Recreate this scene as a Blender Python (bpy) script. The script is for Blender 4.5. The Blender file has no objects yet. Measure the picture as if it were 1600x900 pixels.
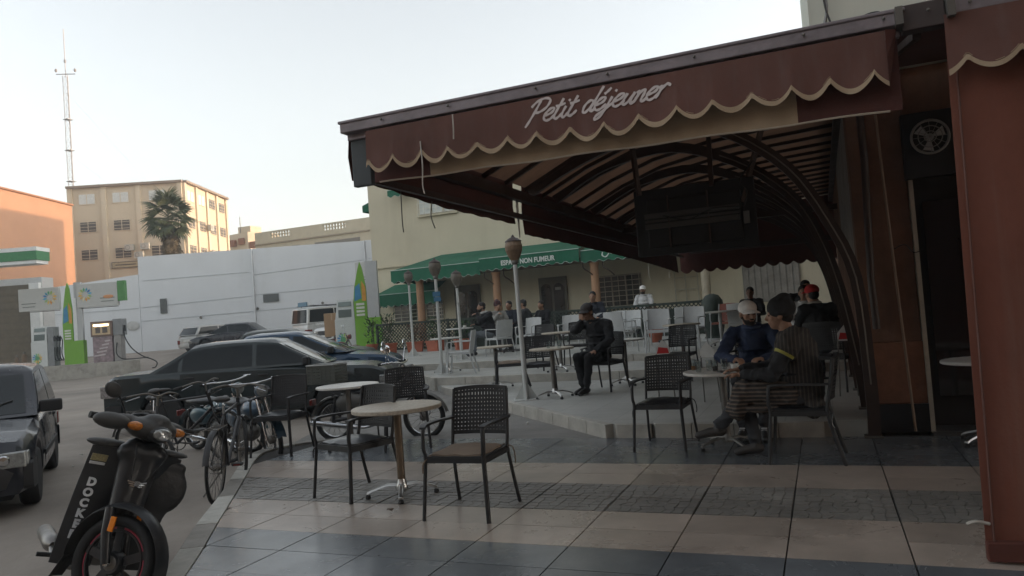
import bpy, bmesh, math, random
from mathutils import Vector, Matrix, Euler
random.seed(7)
R = math.radians
S = bpy.context.scene
COL = S.collection

# ------------------------------------------------------------------ camera
cd = bpy.data.cameras.new('camera'); cam = bpy.data.objects.new('camera', cd); COL.objects.link(cam)
cd.sensor_width = 36; cd.lens = 26.08; cd.clip_start = .05; cd.clip_end = 3000
rgt = Vector((0.91946598, 0.38602478, -0.07461351)); dwn = Vector((-0.08254198, 0.00397964, -0.99657964)); fwd = Vector((-0.3844075, 0.92247983, 0.03552239))
mt = Matrix((rgt, -dwn, -fwd)).transposed().to_4x4(); mt.translation = Vector((0, 0, 1.4))
cam.matrix_world = mt; S.camera = cam
# ------------------------------------------------------------------ world + sun
SUN_EL, SUN_AZ = R(4.8), R(62)          # azimuth from +Y towards +X
w = bpy.data.worlds.new("World"); S.world = w; w.use_nodes = True
nt = w.node_tree; bg = nt.nodes['Background']
sky = nt.nodes.new('ShaderNodeTexSky'); sky.sky_type = 'NISHITA'; sky.sun_disc = False
sky.sun_elevation = SUN_EL; sky.sun_rotation = SUN_AZ; sky.air_density = 1.0; sky.dust_density = 1.6; sky.ozone_density = 1.2
hs = nt.nodes.new('ShaderNodeHueSaturation'); hs.inputs['Saturation'].default_value = .30
nt.links.new(sky.outputs[0], hs.inputs['Color']); nt.links.new(hs.outputs[0], bg.inputs[0]); bg.inputs[1].default_value = .15
sl = bpy.data.lights.new('sun', 'SUN'); sl.energy = 1.5; sl.angle = R(.5); sl.color = (1, .66, .40)
so = bpy.data.objects.new('sun', sl); COL.objects.link(so)
sd = Vector((math.sin(SUN_AZ)*math.cos(SUN_EL), math.cos(SUN_AZ)*math.cos(SUN_EL), math.sin(SUN_EL)))
so.rotation_euler = sd.to_track_quat('Z', 'Y').to_euler(); so.location = (0, 0, 60)
S.view_settings.view_transform = 'Standard'; S.view_settings.look = 'None'; S.view_settings.exposure = 2.2; S.view_settings.gamma = 1
S.render.resolution_x = 1024; S.render.resolution_y = 576

# ------------------------------------------------------------------ materials
MATS = {}
def mat(name, col, rough=.6, metal=0., var=.12, scale=6., bump=0., bscale=40., dirt=0., trans=0., emis=0., spec=.5, dirtcol=(.08,.07,.06), coat=0.):
    if name in MATS: return MATS[name]
    m = bpy.data.materials.new(name); m.use_nodes = True; t = m.node_tree; b = t.nodes['Principled BSDF']; L = t.links
    N = t.nodes.new
    b.inputs['Roughness'].default_value = rough; b.inputs['Metallic'].default_value = metal
    b.inputs['Specular IOR Level'].default_value = spec; b.inputs['Coat Weight'].default_value = coat; b.inputs['Coat Roughness'].default_value = .08
    tc = N('ShaderNodeTexCoord')
    n1 = N('ShaderNodeTexNoise'); n1.inputs['Scale'].default_value = scale; n1.inputs['Detail'].default_value = 6; n1.inputs['Roughness'].default_value = .62
    L.new(tc.outputs['Object'], n1.inputs['Vector'])
    mr = N('ShaderNodeMapRange'); mr.inputs[1].default_value = .3; mr.inputs[2].default_value = .7; mr.inputs[3].default_value = 1-var; mr.inputs[4].default_value = 1+var
    L.new(n1.outputs[0], mr.inputs[0])
    vm = N('ShaderNodeVectorMath'); vm.operation = 'SCALE'; vm.inputs[0].default_value = col[:3]; L.new(mr.outputs[0], vm.inputs[3])
    out = vm.outputs[0]
    if dirt > 0:
        n2 = N('ShaderNodeTexNoise'); n2.inputs['Scale'].default_value = scale*.35; n2.inputs['Detail'].default_value = 9; n2.inputs['Roughness'].default_value = .72; n2.inputs['Distortion'].default_value = .6
        L.new(tc.outputs['Object'], n2.inputs['Vector'])
        r2 = N('ShaderNodeMapRange'); r2.inputs[1].default_value = .48; r2.inputs[2].default_value = .74; r2.inputs[3].default_value = 0; r2.inputs[4].default_value = dirt
        L.new(n2.outputs[0], r2.inputs[0])
        mx = N('ShaderNodeMix'); mx.data_type = 'RGBA'; L.new(r2.outputs[0], mx.inputs[0]); L.new(out, mx.inputs[6]); mx.inputs[7].default_value = (*dirtcol, 1)
        out = mx.outputs[2]
        rr = N('ShaderNodeMapRange'); rr.inputs[1].default_value = .35; rr.inputs[2].default_value = .7; rr.inputs[3].default_value = rough*.85; rr.inputs[4].default_value = min(1, rough*1.35)
        L.new(n2.outputs[0], rr.inputs[0]); L.new(rr.outputs[0], b.inputs['Roughness'])
    L.new(out, b.inputs['Base Color'])
    if bump > 0:
        n3 = N('ShaderNodeTexNoise'); n3.inputs['Scale'].default_value = bscale; n3.inputs['Detail'].default_value = 5; L.new(tc.outputs['Object'], n3.inputs['Vector'])
        bp = N('ShaderNodeBump'); bp.inputs['Strength'].default_value = bump; bp.inputs['Distance'].default_value = .01; L.new(n3.outputs[0], bp.inputs['Height']); L.new(bp.outputs[0], b.inputs['Normal'])
    if trans > 0:
        tr = N('ShaderNodeBsdfTranslucent'); L.new(out, tr.inputs[0]); ms = N('ShaderNodeMixShader'); ms.inputs[0].default_value = trans
        L.new(b.outputs[0], ms.inputs[1]); L.new(tr.outputs[0], ms.inputs[2]); L.new(ms.outputs[0], t.nodes['Material Output'].inputs[0])
    if emis > 0:
        L.new(out, b.inputs['Emission Color']); b.inputs['Emission Strength'].default_value = emis
    MATS[name] = m; return m
def glass(name, tint=(.8,.85,.85), rough=.03):
    if name in MATS: return MATS[name]
    m = bpy.data.materials.new(name); m.use_nodes = True; b = m.node_tree.nodes['Principled BSDF']
    b.inputs['Base Color'].default_value = (*tint, 1); b.inputs['Roughness'].default_value = rough; b.inputs['Transmission Weight'].default_value = 1; b.inputs['IOR'].default_value = 1.3
    MATS[name] = m; return m
def stripes(name, c1, c2, period, axis, rough=.9, ratio=.5, distort=1.2):
    if name in MATS: return MATS[name]
    m = mat(name, c1, rough, bump=.3, bscale=220); t = m.node_tree; L = t.links; b = t.nodes['Principled BSDF']
    tc = t.nodes.new('ShaderNodeTexCoord'); wv = t.nodes.new('ShaderNodeTexWave'); wv.wave_type = 'BANDS'; wv.bands_direction = axis; wv.inputs['Scale'].default_value = 1/period*.314
    wv.inputs['Distortion'].default_value = distort; wv.inputs['Detail'].default_value = 1; wv.inputs['Detail Scale'].default_value = 1.2
    L.new(tc.outputs['Object'], wv.inputs['Vector']); cr = t.nodes.new('ShaderNodeValToRGB'); cr.color_ramp.elements[0].position = ratio-.12; cr.color_ramp.elements[1].position = ratio+.12
    cr.color_ramp.elements[0].color = (*c1, 1); cr.color_ramp.elements[1].color = (*c2, 1); L.new(wv.outputs['Color'], cr.inputs[0]); L.new(cr.outputs[0], b.inputs['Base Color'])
    return m
BLK = mat('black_plastic', (.017,.017,.018), .5, var=.25, scale=12, dirt=.2, dirtcol=(.05,.048,.045))
GRYC = mat('grey_chair_plastic', (.46,.47,.465), .45, var=.08, dirt=.2, dirtcol=(.2,.2,.19))
ALU = mat('cast_aluminium', (.5,.5,.49), .32, 1., var=.1)
STEEL = mat('dull_steel', (.17,.16,.145), .5, .7, dirt=.3)
BRASSY = mat('brown_column_paint', (.16,.115,.075), .38, .35, scale=9, dirt=.3)
RUB = mat('rubber', (.018,.018,.018), .75, bump=.3, bscale=60)
CHROME = mat('chrome', (.6,.61,.62), .12, 1., var=.04)
WHT = mat('white_paint', (.72,.73,.72), .5, var=.05, dirt=.15, dirtcol=(.4,.39,.36))
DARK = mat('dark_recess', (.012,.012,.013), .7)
SKIN = mat('skin', (.30,.17,.11), .55, var=.12, scale=30, bump=.12, bscale=120)
SKIN2 = mat('dark_skin', (.17,.09,.06), .55, var=.12, scale=30, bump=.12, bscale=120)

# ------------------------------------------------------------------ mesh helpers
def tag(o, label=None, cat=None, group=None, kind=None):
    if label: o['label'] = label
    if cat: o['category'] = cat
    if group: o['group'] = group
    if kind: o['kind'] = kind
    return o
def thing(name, label, cat, loc=(0,0,0), rz=0, group=None):
    o = bpy.data.objects.new(name, None); COL.objects.link(o); o.location = loc; o.rotation_euler = (0, 0, rz); o.empty_display_size = .1
    return tag(o, label, cat, group)
def frame_from(d):
    d = Vector(d).normalized(); a = Vector((0,0,1)) if abs(d.z) < .95 else Vector((1,0,0)); u = d.cross(a).normalized(); return u, d.cross(u).normalized()
def catmull(pts, n=6, closed=False):
    P = [Vector(p) for p in pts]; out = []; k = len(P)
    rng = range(k if closed else k-1)
    for i in rng:
        if closed: a, b, c, d = P[(i-1)%k], P[i], P[(i+1)%k], P[(i+2)%k]
        else: a, b, c, d = P[max(i-1,0)], P[i], P[i+1], P[min(i+2,k-1)]
        for j in range(n):
            t = j/n; out.append(.5*((2*b)+(c-a)*t+(2*a-5*b+4*c-d)*t*t+(3*b-a-3*c+d)*t**3))
    if not closed: out.append(P[-1])
    return out
class M:
    def __init__(s): s.v = []; s.f = []; s.X = Matrix.Identity(4)
    def add(s, vs, fs):
        k = len(s.v); s.v += [tuple(s.X @ Vector(v)) for v in vs]; s.f += [tuple(k+i for i in q) for q in fs]; return s
    def box(s, c, d, rz=0, rx=0, ry=0, taper=1.):
        E_ = Euler((rx, ry, rz)).to_matrix(); x, y, z = d[0]/2, d[1]/2, d[2]/2; vs = []
        for sz in (-1, 1):
            t = taper if sz > 0 else 1
            for sx, sy in ((-1,-1),(1,-1),(1,1),(-1,1)): vs.append(Vector(c) + E_ @ Vector((sx*x*t, sy*y*t, sz*z)))
        return s.add(vs, [(3,2,1,0),(4,5,6,7),(0,1,5,4),(1,2,6,5),(2,3,7,6),(3,0,4,7)])
    def bar(s, a, b, w_, h_, up=(0,0,1)):
        a, b = Vector(a), Vector(b); d = (b-a).normalized(); u = d.cross(Vector(up)); u = (u if u.length > 1e-4 else frame_from(d)[0]).normalized(); q = u.cross(d)
        vs = [p + u*sx*w_/2 + q*sy*h_/2 for p in (a, b) for sx, sy in ((-1,-1),(1,-1),(1,1),(-1,1))]
        return s.add(vs, [(3,2,1,0),(4,5,6,7),(0,1,5,4),(1,2,6,5),(2,3,7,6),(3,0,4,7)])
    def tube(s, pts, r, n=8, caps=True, sq=1.):
        P = [Vector(p) for p in pts]; rs = r if isinstance(r, (list, tuple)) else [r]*len(P); vs = []; u = None
        for i, p in enumerate(P):
            d = (P[min(i+1,len(P)-1)] - P[max(i-1,0)]).normalized()
            if u is None: u, q = frame_from(d)
            else:
                u = u - d*u.dot(d); u = u.normalized() if u.length > 1e-5 else frame_from(d)[0]; q = d.cross(u)
            for k in range(n):
                a = 2*math.pi*k/n; vs.append(p + (u*math.cos(a) + q*math.sin(a)*sq)*rs[i])
        fs = [(i*n+k, i*n+(k+1)%n, (i+1)*n+(k+1)%n, (i+1)*n+k) for i in range(len(P)-1) for k in range(n)]
        if caps: fs += [tuple(reversed(range(n))), tuple((len(P)-1)*n+k for k in range(n))]
        return s.add(vs, fs)
    def loop(s, c, rad, r, n=32, m=8, ax='y', sq=1., a0=0, a1=2*math.pi):
        c = Vector(c); e = {'y':(Vector((1,0,0)),Vector((0,0,1))),'x':(Vector((0,1,0)),Vector((0,0,1))),'z':(Vector((1,0,0)),Vector((0,1,0)))}[ax]; nn = e[0].cross(e[1])
        full = abs(a1-a0-2*math.pi) < 1e-4; k = n if full else n+1; vs = []
        for i in range(k):
            a = a0+(a1-a0)*i/n; d = e[0]*math.cos(a)+e[1]*math.sin(a)
            for j in range(m):
                b = 2*math.pi*j/m; vs.append(c + d*(rad + r*math.cos(b)) + nn*r*sq*math.sin(b))
        fs = [(i*m+j, i*m+(j+1)%m, ((i+1)%k)*m+(j+1)%m, ((i+1)%k)*m+j) for i in range(n if full else n) for j in range(m)]
        return s.add(vs, fs)
    def lathe(s, prof, c=(0,0,0), n=20, ax='z'):
        vs = []
        for r, z in prof:
            for k in range(n):
                a = 2*math.pi*k/n; p = (r*math.cos(a), r*math.sin(a), z)
                if ax == 'y': p = (p[0], p[2], p[1])
                if ax == 'x': p = (p[2], p[0], p[1])
                vs.append(Vector(c)+Vector(p))
        fs = [(i*n+k, i*n+(k+1)%n, (i+1)*n+(k+1)%n, (i+1)*n+k) for i in range(len(prof)-1) for k in range(n)]
        if prof[0][0] > 1e-6: fs.append(tuple(reversed(range(n))))
        if prof[-1][0] > 1e-6: fs.append(tuple((len(prof)-1)*n+k for k in range(n)))
        return s.add(vs, fs)
    def ell(s, c, r, n=12, m=8, rot=None):
        vs = []; rot = rot or Matrix.Identity(3); c = Vector(c); r = r if isinstance(r, (tuple, list)) else (r, r, r)
        for i in range(m+1):
            a = math.pi*i/m
            for k in range(n):
                b = 2*math.pi*k/n; vs.append(c + rot @ Vector((r[0]*math.sin(a)*math.cos(b), r[1]*math.sin(a)*math.sin(b), r[2]*math.cos(a))))
        return s.add(vs, [(i*n+k, (i+1)*n+k, (i+1)*n+(k+1)%n, i*n+(k+1)%n) for i in range(m) for k in range(n)])
    def cap(s, a, b, r1, r2=None, n=10):
        r2 = r1 if r2 is None else r2; a, b = Vector(a), Vector(b); d = b-a; l = d.length
        if l < 1e-5: return s.ell(a, r1, n)
        d /= l; pts = [a-d*r1*.98, a-d*r1*.7, a, a+d*l*.5, b, b+d*r2*.7, b+d*r2*.98]; rs = [r1*.15, r1*.7, r1, (r1+r2)/2, r2, r2*.7, r2*.15]
        return s.tube(pts, rs, n)
    def poly(s, pts, a, b, ax='y'):   # prism of a 2D outline between two offsets along an axis
        f = {'y':lambda p,o:(p[0],o,p[1]),'x':lambda p,o:(o,p[0],p[1]),'z':lambda p,o:(p[0],p[1],o)}[ax]; n = len(pts)
        return s.add([f(p,a) for p in pts]+[f(p,b) for p in pts], [tuple(range(n)), tuple(reversed(range(n,2*n)))] + [(i, i+n, (i+1)%n+n, (i+1)%n) for i in range(n)])
    def sheet(s, rows, th=0., up=(0,0,1)):
        n = len(rows[0]); vs = [Vector(p) for r in rows for p in r]; k = len(rows)
        fs = [(i*n+j, i*n+j+1, (i+1)*n+j+1, (i+1)*n+j) for i in range(k-1) for j in range(n-1)]
        s.add(vs, fs)
        if th:
            o = Vector(up)*th; s.add([v-o for v in vs], [tuple(reversed(q)) for q in fs])
            ed = [(0,j) for j in range(n)] + [(i,n-1) for i in range(1,k)] + [(k-1,j) for j in range(n-2,-1,-1)] + [(i,0) for i in range(k-2,0,-1)]
            e = [rows[i][j] for i, j in ed]; m = len(e); s.add([Vector(p) for p in e]+[Vector(p)-o for p in e], [(i, i+m, (i+1)%m+m, (i+1)%m) for i in range(m)])
        return s
    def ribbon(s, pts, w_, y, zoff=0, th=.004):   # flat brush stroke in XZ plane
        P = [Vector((p[0], 0, p[1])) for p in pts]; L_, R_ = [], []
        for i, p in enumerate(P):
            d = (P[min(i+1,len(P)-1)]-P[max(i-1,0)]).normalized(); nn = Vector((-d.z, 0, d.x)); ww = w_*(.75+.35*abs(math.sin(i*.5+1)))/2
            L_.append(p+nn*ww); R_.append(p-nn*ww)
        return s.sheet([[(p.x, y, p.z) for p in L_], [(p.x, y, p.z) for p in R_]], th, (0,-1,0))
    def mesh(s, name, m, smooth=None, fix=True):
        me = bpy.data.meshes.new(name); me.from_pydata(s.v, [], s.f); me.update()
        if fix:
            bm = bmesh.new(); bm.from_mesh(me); bmesh.ops.recalc_face_normals(bm, faces=bm.faces); bm.to_mesh(me); bm.free()
        if m: me.materials.append(m)
        if smooth:
            me.shade_smooth(); 
            try: me.set_sharp_from_angle(angle=R(smooth))
            except Exception: pass
        return me
    def build(s, name, m, parent=None, smooth=None, bevel=0, loc=None, fix=True, label=None):
        o = bpy.data.objects.new(name, s.mesh(name, m, smooth, fix)); COL.objects.link(o)
        if parent: o.parent = parent
        if loc: o.location = loc
        if bevel:
            b = o.modifiers.new('bevel', 'BEVEL'); b.width = bevel; b.segments = 2; b.limit_method = 'ANGLE'; b.angle_limit = R(40)
        if label: o['label'] = label
        return o
def inst(name, me, parent, loc=(0,0,0), rot=(0,0,0), sc=(1,1,1)):
    o = bpy.data.objects.new(name, me); COL.objects.link(o); o.parent = parent; o.location = loc; o.rotation_euler = rot; o.scale = sc; return o
def kids(o): return [c for c in bpy.data.objects if c.parent == o]
def dup(root, loc, rz=0, label=None, group=None, swap=None):
    def cp(o, p):
        c = o.copy(); COL.objects.link(c); c.parent = p
        for ch in list(o.children): cp(ch, c)
        return c
    r = cp(root, None); r.location = loc; r.rotation_euler = (0, 0, rz)
    if label: r['label'] = label
    if group: r['group'] = group
    return r
from mathutils import noise as NZ_
def streak(m, amt=.25, sx=5., sz=.35, col=(.2,.19,.17), lo=.5):
    if m.get('streaked'): return m
    m['streaked'] = 1; t = m.node_tree; b = t.nodes['Principled BSDF']; src = b.inputs['Base Color'].links[0].from_socket; N = t.nodes.new
    tc = N('ShaderNodeTexCoord'); mp = N('ShaderNodeMapping'); mp.inputs['Scale'].default_value = (sx, sx, sz); n = N('ShaderNodeTexNoise'); n.inputs['Scale'].default_value = 1; n.inputs['Detail'].default_value = 7; n.inputs['Roughness'].default_value = .65
    r = N('ShaderNodeMapRange'); r.inputs[1].default_value = lo; r.inputs[2].default_value = .78; r.inputs[3].default_value = 0; r.inputs[4].default_value = amt
    x = N('ShaderNodeMix'); x.data_type = 'RGBA'; x.inputs[7].default_value = (*col, 1); L = t.links
    L.new(tc.outputs['Object'], mp.inputs[0]); L.new(mp.outputs[0], n.inputs['Vector']); L.new(n.outputs[0], r.inputs[0]); L.new(r.outputs[0], x.inputs[0]); L.new(src, x.inputs[6]); L.new(x.outputs[2], b.inputs['Base Color']); return m
def settle(name, verts_mesh, m, parent, vox, smooth_it=6, label=None, fold=0.):
    """union overlapping closed shapes into one continuous surface"""
    o = bpy.data.objects.new(name, verts_mesh.mesh(name, m)); COL.objects.link(o)
    r = o.modifiers.new('r', 'REMESH'); r.mode = 'VOXEL'; r.voxel_size = vox; r.use_smooth_shade = True
    s_ = o.modifiers.new('s', 'SMOOTH'); s_.iterations = smooth_it; s_.factor = .5
    if fold:
        for nm_, sz, am in (('fold_large', .11, 2.4), ('fold_small', .045, 1.3)):
            tx = bpy.data.textures.get(nm_)
            if not tx: tx = bpy.data.textures.new(nm_, 'MUSGRAVE' if nm_ == 'fold_large' else 'CLOUDS'); tx.noise_scale = sz
            if nm_ == 'fold_large': tx.musgrave_type = 'RIDGED_MULTIFRACTAL'; tx.noise_intensity = .5
            dm = o.modifiers.new('d', 'DISPLACE'); dm.texture = tx; dm.strength = fold*am; dm.mid_level = .5; dm.texture_coords = 'LOCAL'
    dg = bpy.context.evaluated_depsgraph_get(); me = bpy.data.meshes.new_from_object(o.evaluated_get(dg)); bpy.data.objects.remove(o)
    me.materials.clear(); me.materials.append(m); me.shade_smooth()
    q = bpy.data.objects.new(name, me); COL.objects.link(q)
    if parent: q.parent = parent
    if label: q['label'] = label
    return q
def text_mesh(txt, size, m, depth=.002, bold=.0, name='lettering'):
    c = bpy.data.curves.new(name, 'FONT'); c.body = txt; c.size = size; c.extrude = depth; c.offset = bold; c.align_x = 'CENTER'; c.align_y = 'CENTER'; c.resolution_u = 3
    o = bpy.data.objects.new(name, c); COL.objects.link(o); dg = bpy.context.evaluated_depsgraph_get(); me = bpy.data.meshes.new_from_object(o.evaluated_get(dg))
    bpy.data.objects.remove(o); me.materials.clear(); me.materials.append(m); return me
def yaw(dx, dy): return math.atan2(-dx, dy)     # rotation that turns local +Y towards (dx,dy)
def gz(y): return -.15 + max(0, min(y, 46)-9)*.035
# ================================================================== GROUND
ASPH = mat('dusty_asphalt', (.27,.235,.20), .88, var=.2, scale=.55, bump=.6, bscale=30, dirt=.6, dirtcol=(.13,.115,.10))
ys = [-60, -5, 9] + [12+3*i for i in range(12)] + [60, 120, 400, 1500]
def gzz(x, y):
    t = max(0, min(1, (-14-x)/8)); s = max(0, min(1, (y-24.2)/8.5)); s = s*s*(3-2*s); gl = -.15+.88*s
    if y > 32: gl = max(gl, gz(y))
    return gz(y)*(1-t)+gl*t
ys = [-60,-5,5,9,12,15,18,21]+[23+.8*i for i in range(16)]+[38,42,46,60,120,300]; xs_ = [-300,-150,-90]+[-60+2.5*i for i in range(24)]+[5,60,200]
g = M(); g.sheet([[(x, y, gzz(x,y)) for x in xs_] for y in ys]); tag(g.build('street', ASPH, 0 or None, smooth=60, fix=False), kind='structure')
CONC = mat('worn_concrete', (.20,.19,.175), .8, var=.14, scale=2.2, bump=.4, bscale=25, dirt=.6, dirtcol=(.10,.095,.09))
g = M(); g.sheet([[(-6.6,7.7,-.115),(-4.6,7.74,-.012),(-2.0,7.76,-.008),(-1.5,7.78,-.006)], [(-7.2,9.3,-.11),(-5.6,9.4,-.02),(-3.4,9.2,-.008),(-2.5,9.3,-.006)], [(-8.0,11.6,-.03),(-6.8,11.4,.0),(-5.5,11.3,.004),(-4.8,11.4,.006)], [(-9.2,13.6,.035),(-8.4,13.3,.04),(-7.3,13.2,.04),(-7.0,13.3,.04)]], .001)
tag(g.build('concrete_apron', CONC, fix=False), kind='structure')

# pavement with tiles -------------------------------------------------------
INN = [(-.9,-.9),(-2.62,1.8),(-3.67,3.4),(-4.34,4.32),(-4.96,5.17),(-5.5,5.9),(-5.97,6.54),(-6.2,6.95),(-6.2,7.3),(-5.98,7.6),(-5.5,7.76)]
OUT = [(-1.03,-.98),(-2.75,1.72),(-3.8,3.32),(-4.48,4.24),(-5.08,5.1),(-5.63,5.84),(-6.1,6.48),(-6.35,6.93),(-6.35,7.36),(-6.07,7.72),(-5.55,7.91)]
PAV = INN + [(6, 7.76), (6, -.9)]
g = M(); g.poly([(x, y) for x, y in OUT]+[(6.0,7.91),(6.0,-.98)], -.4, -.022, 'z')
pav = tag(g.build('pavement', mat('grout', (.05,.047,.044), .9, bump=.3)), kind='structure')
def clip(poly, reg):
    out = poly
    for i in range(len(reg)):
        a, b = reg[i], reg[(i+1) % len(reg)]; ins = lambda p: (b[0]-a[0])*(p[1]-a[1])-(b[1]-a[1])*(p[0]-a[0]) <= 1e-9
        src, out = out, []
        for j in range(len(src)):
            p, q = src[j], src[(j+1) % len(src)]; ip, iq = ins(p), ins(q)
            if ip: out.append(p)
            if ip != iq:
                d1 = (b[0]-a[0])*(p[1]-a[1])-(b[1]-a[1])*(p[0]-a[0]); d2 = (b[0]-a[0])*(q[1]-a[1])-(b[1]-a[1])*(q[0]-a[0]); t = d1/(d1-d2)
                out.append((p[0]+t*(q[0]-p[0]), p[1]+t*(q[1]-p[1])))
        if len(out) < 3: return []
    return out
_ic = catmull([Vector((*p,0)) for p in INN], 10)
def xl(y):
    for a, b in zip(_ic, _ic[1:]):
        if min(a.y,b.y)-1e-6 <= y <= max(a.y,b.y)+1e-6: return a.x+(b.x-a.x)*((y-a.y)/(b.y-a.y) if abs(b.y-a.y) > 1e-6 else 0)+.006
    return -9
def leftclip(x0, x1, y0, y1):
    n = 6; L_ = [(max(x0, xl(y0+(y1-y0)*i/n)), y0+(y1-y0)*i/n) for i in range(n+1)]
    if all(p[0] <= x0+1e-9 for p in L_): return [(x0,y0),(x0,y1),(x1,y1),(x1,y0)]
    L_ = [p for p in L_ if p[0] < x1-.004]
    if len(L_) < 2: return []
    return L_+[(x1,L_[-1][1]),(x1,L_[0][1])]
def tilemat(nm, c, rough, fleck, fs=260, dirt=.35):
    m = mat(nm, c, rough, var=.1, scale=3.1, bump=.06, bscale=15, dirt=dirt, dirtcol=tuple(.55*x+.01 for x in c)); t = m.node_tree; b = t.nodes['Principled BSDF']
    src = b.inputs['Base Color'].links[0].from_socket; tc = t.nodes.new('ShaderNodeTexCoord'); v = t.nodes.new('ShaderNodeTexVoronoi'); v.inputs['Scale'].default_value = fs; t.links.new(tc.outputs['Object'], v.inputs['Vector'])
    r = t.nodes.new('ShaderNodeMapRange'); r.inputs[1].default_value = .0; r.inputs[2].default_value = .35; r.inputs[3].default_value = fleck; r.inputs[4].default_value = 1
    t.links.new(v.outputs['Distance'], r.inputs[0]); oi = t.nodes.new('ShaderNodeObjectInfo'); r3 = t.nodes.new('ShaderNodeMapRange'); r3.inputs[3].default_value = .84; r3.inputs[4].default_value = 1.14; t.links.new(oi.outputs['Random'], r3.inputs[0])
    mm = t.nodes.new('ShaderNodeMath'); mm.operation = 'MULTIPLY'; t.links.new(r.outputs[0], mm.inputs[0]); t.links.new(r3.outputs[0], mm.inputs[1])
    vm = t.nodes.new('ShaderNodeVectorMath'); vm.operation = 'SCALE'; t.links.new(src, vm.inputs[0]); t.links.new(mm.outputs[0], vm.inputs[3]); 
    ge = t.nodes.new('ShaderNodeNewGeometry')          # grime, stains and spots run on across the slabs
    v2 = t.nodes.new('ShaderNodeTexVoronoi'); v2.inputs['Scale'].default_value = 3.2; v2.inputs['Randomness'].default_value = 1; t.links.new(ge.outputs['Position'], v2.inputs['Vector'])
    r4 = t.nodes.new('ShaderNodeMapRange'); r4.inputs[1].default_value = .025; r4.inputs[2].default_value = .045; r4.inputs[3].default_value = .5; r4.inputs[4].default_value = 1; t.links.new(v2.outputs['Distance'], r4.inputs[0])
    n4 = t.nodes.new('ShaderNodeTexNoise'); n4.inputs['Scale'].default_value = 1.7; n4.inputs['Detail'].default_value = 8; n4.inputs['Roughness'].default_value = .7; t.links.new(ge.outputs['Position'], n4.inputs['Vector'])
    r5 = t.nodes.new('ShaderNodeMapRange'); r5.inputs[1].default_value = .35; r5.inputs[2].default_value = .65; r5.inputs[3].default_value = .80; r5.inputs[4].default_value = 1.14; t.links.new(n4.outputs[0], r5.inputs[0])
    m5 = t.nodes.new('ShaderNodeMath'); m5.operation = 'MULTIPLY'; t.links.new(r4.outputs[0], m5.inputs[0]); t.links.new(r5.outputs[0], m5.inputs[1])
    vm2 = t.nodes.new('ShaderNodeVectorMath'); vm2.operation = 'SCALE'; t.links.new(vm.outputs[0], vm2.inputs[0]); t.links.new(m5.outputs[0], vm2.inputs[3]); t.links.new(vm2.outputs[0], b.inputs['Base Color'])
    for l in list(t.links):
        if l.from_socket.name == 'Object' and l.from_node.type == 'TEX_COORD': t.links.new(ge.outputs['Position'], l.to_socket)
    return m
TB = tilemat('blue_grey_granite_tile', (.125,.137,.148), .24, 1.5); TP = tilemat('pink_beige_tile', (.365,.308,.262), .28, 1.12, 150); TF = tilemat('relief_stone_tile', (.205,.195,.178), .5, 1.1)
ROWS = [(-.9,-.5,TB),(-.5,-.1,TB),(-.1,.3,TB),(.3,.7,TB),(.7,1.1,TB),(1.1,1.5,TP),(1.5,1.9,TP),(1.9,2.27,TB),(2.27,2.65,TB),(2.65,3.03,TB),(3.03,3.43,TB),(3.43,3.83,TB),(3.83,4.21,TB),(4.21,4.58,TP),(4.58,4.97,TP),(4.97,5.36,TF),(5.36,5.74,TF),(5.74,6.1,TP),(6.1,6.5,TP),(6.5,6.92,TB),(6.92,7.34,TB),(7.34,7.76,TB)]
rt = random.Random(3)
cache = {}
for y0, y1, tm in ROWS:
    for i in range(-9, 10):
        x0 = -.295+.61*i; x1 = x0+.61; gx, gy = (.0042, .0025)
        rect = [(x0+gx,y0+gy),(x0+gx,y1-gy),(x1-gx,y1-gy),(x1-gx,y0+gy)]
        if x0 > 2.6 or y1 < .2: continue
        pc = leftclip(x0+gx, x1-gx, y0+gy, y1-gy)
        if len(pc) < 3: continue
        cxm, cym = (x0+x1)/2, (y0+y1)/2
        full = len(pc) == 4 and all(abs(a[0]-b[0])+abs(a[1]-b[1]) < 1e-6 for a, b in zip(sorted(pc), sorted(rect)))
        key = (tm.name, round(y1-y0, 2), rt.randint(0, 2) if tm is TF else 0)
        if full and key in cache: me = cache[key]
        else:
            g = M(); loc = [(p[0]-cxm, p[1]-cym) for p in pc]; g.poly(loc, -.03, -.006 if tm is TF else 0, 'z')
            if tm is TF:
                nx, ny = 8, 5; W, Hh = .598, y1-y0-.007; r2 = random.Random(key[2])
                gp = [[((a/nx-.5)*W + (r2.uniform(-.017,.017) if 0<a<nx else 0) + (.022 if b%2 and 0<a<nx else 0), (b/ny-.5)*Hh + (r2.uniform(-.014,.014) if 0<b<ny else 0)) for a in range(nx+1)] for b in range(ny+1)]
                for b in range(ny):
                    for a in range(nx):
                        q = [gp[b][a],gp[b+1][a],gp[b+1][a+1],gp[b][a+1]]; mx, my = sum(p[0] for p in q)/4, sum(p[1] for p in q)/4
                        lo = [(mx+(p[0]-mx)*.92, my+(p[1]-my)*.88) for p in q]; q = [(p[0]+cxm, p[1]+cym) for p in lo]
                        if not full:
                            if min(p[0]-xl(p[1]) for p in q) < .01: continue
                        h_ = r2.uniform(-.001, .003); g.poly([(p[0]-cxm, p[1]-cym) for p in q], -.007, h_, 'z')
            me = g.mesh('tile', tm)
            if full: cache[key] = me
        inst('tile', me, pav, (cxm, cym, rt.uniform(-.0008, .0008)))
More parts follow.
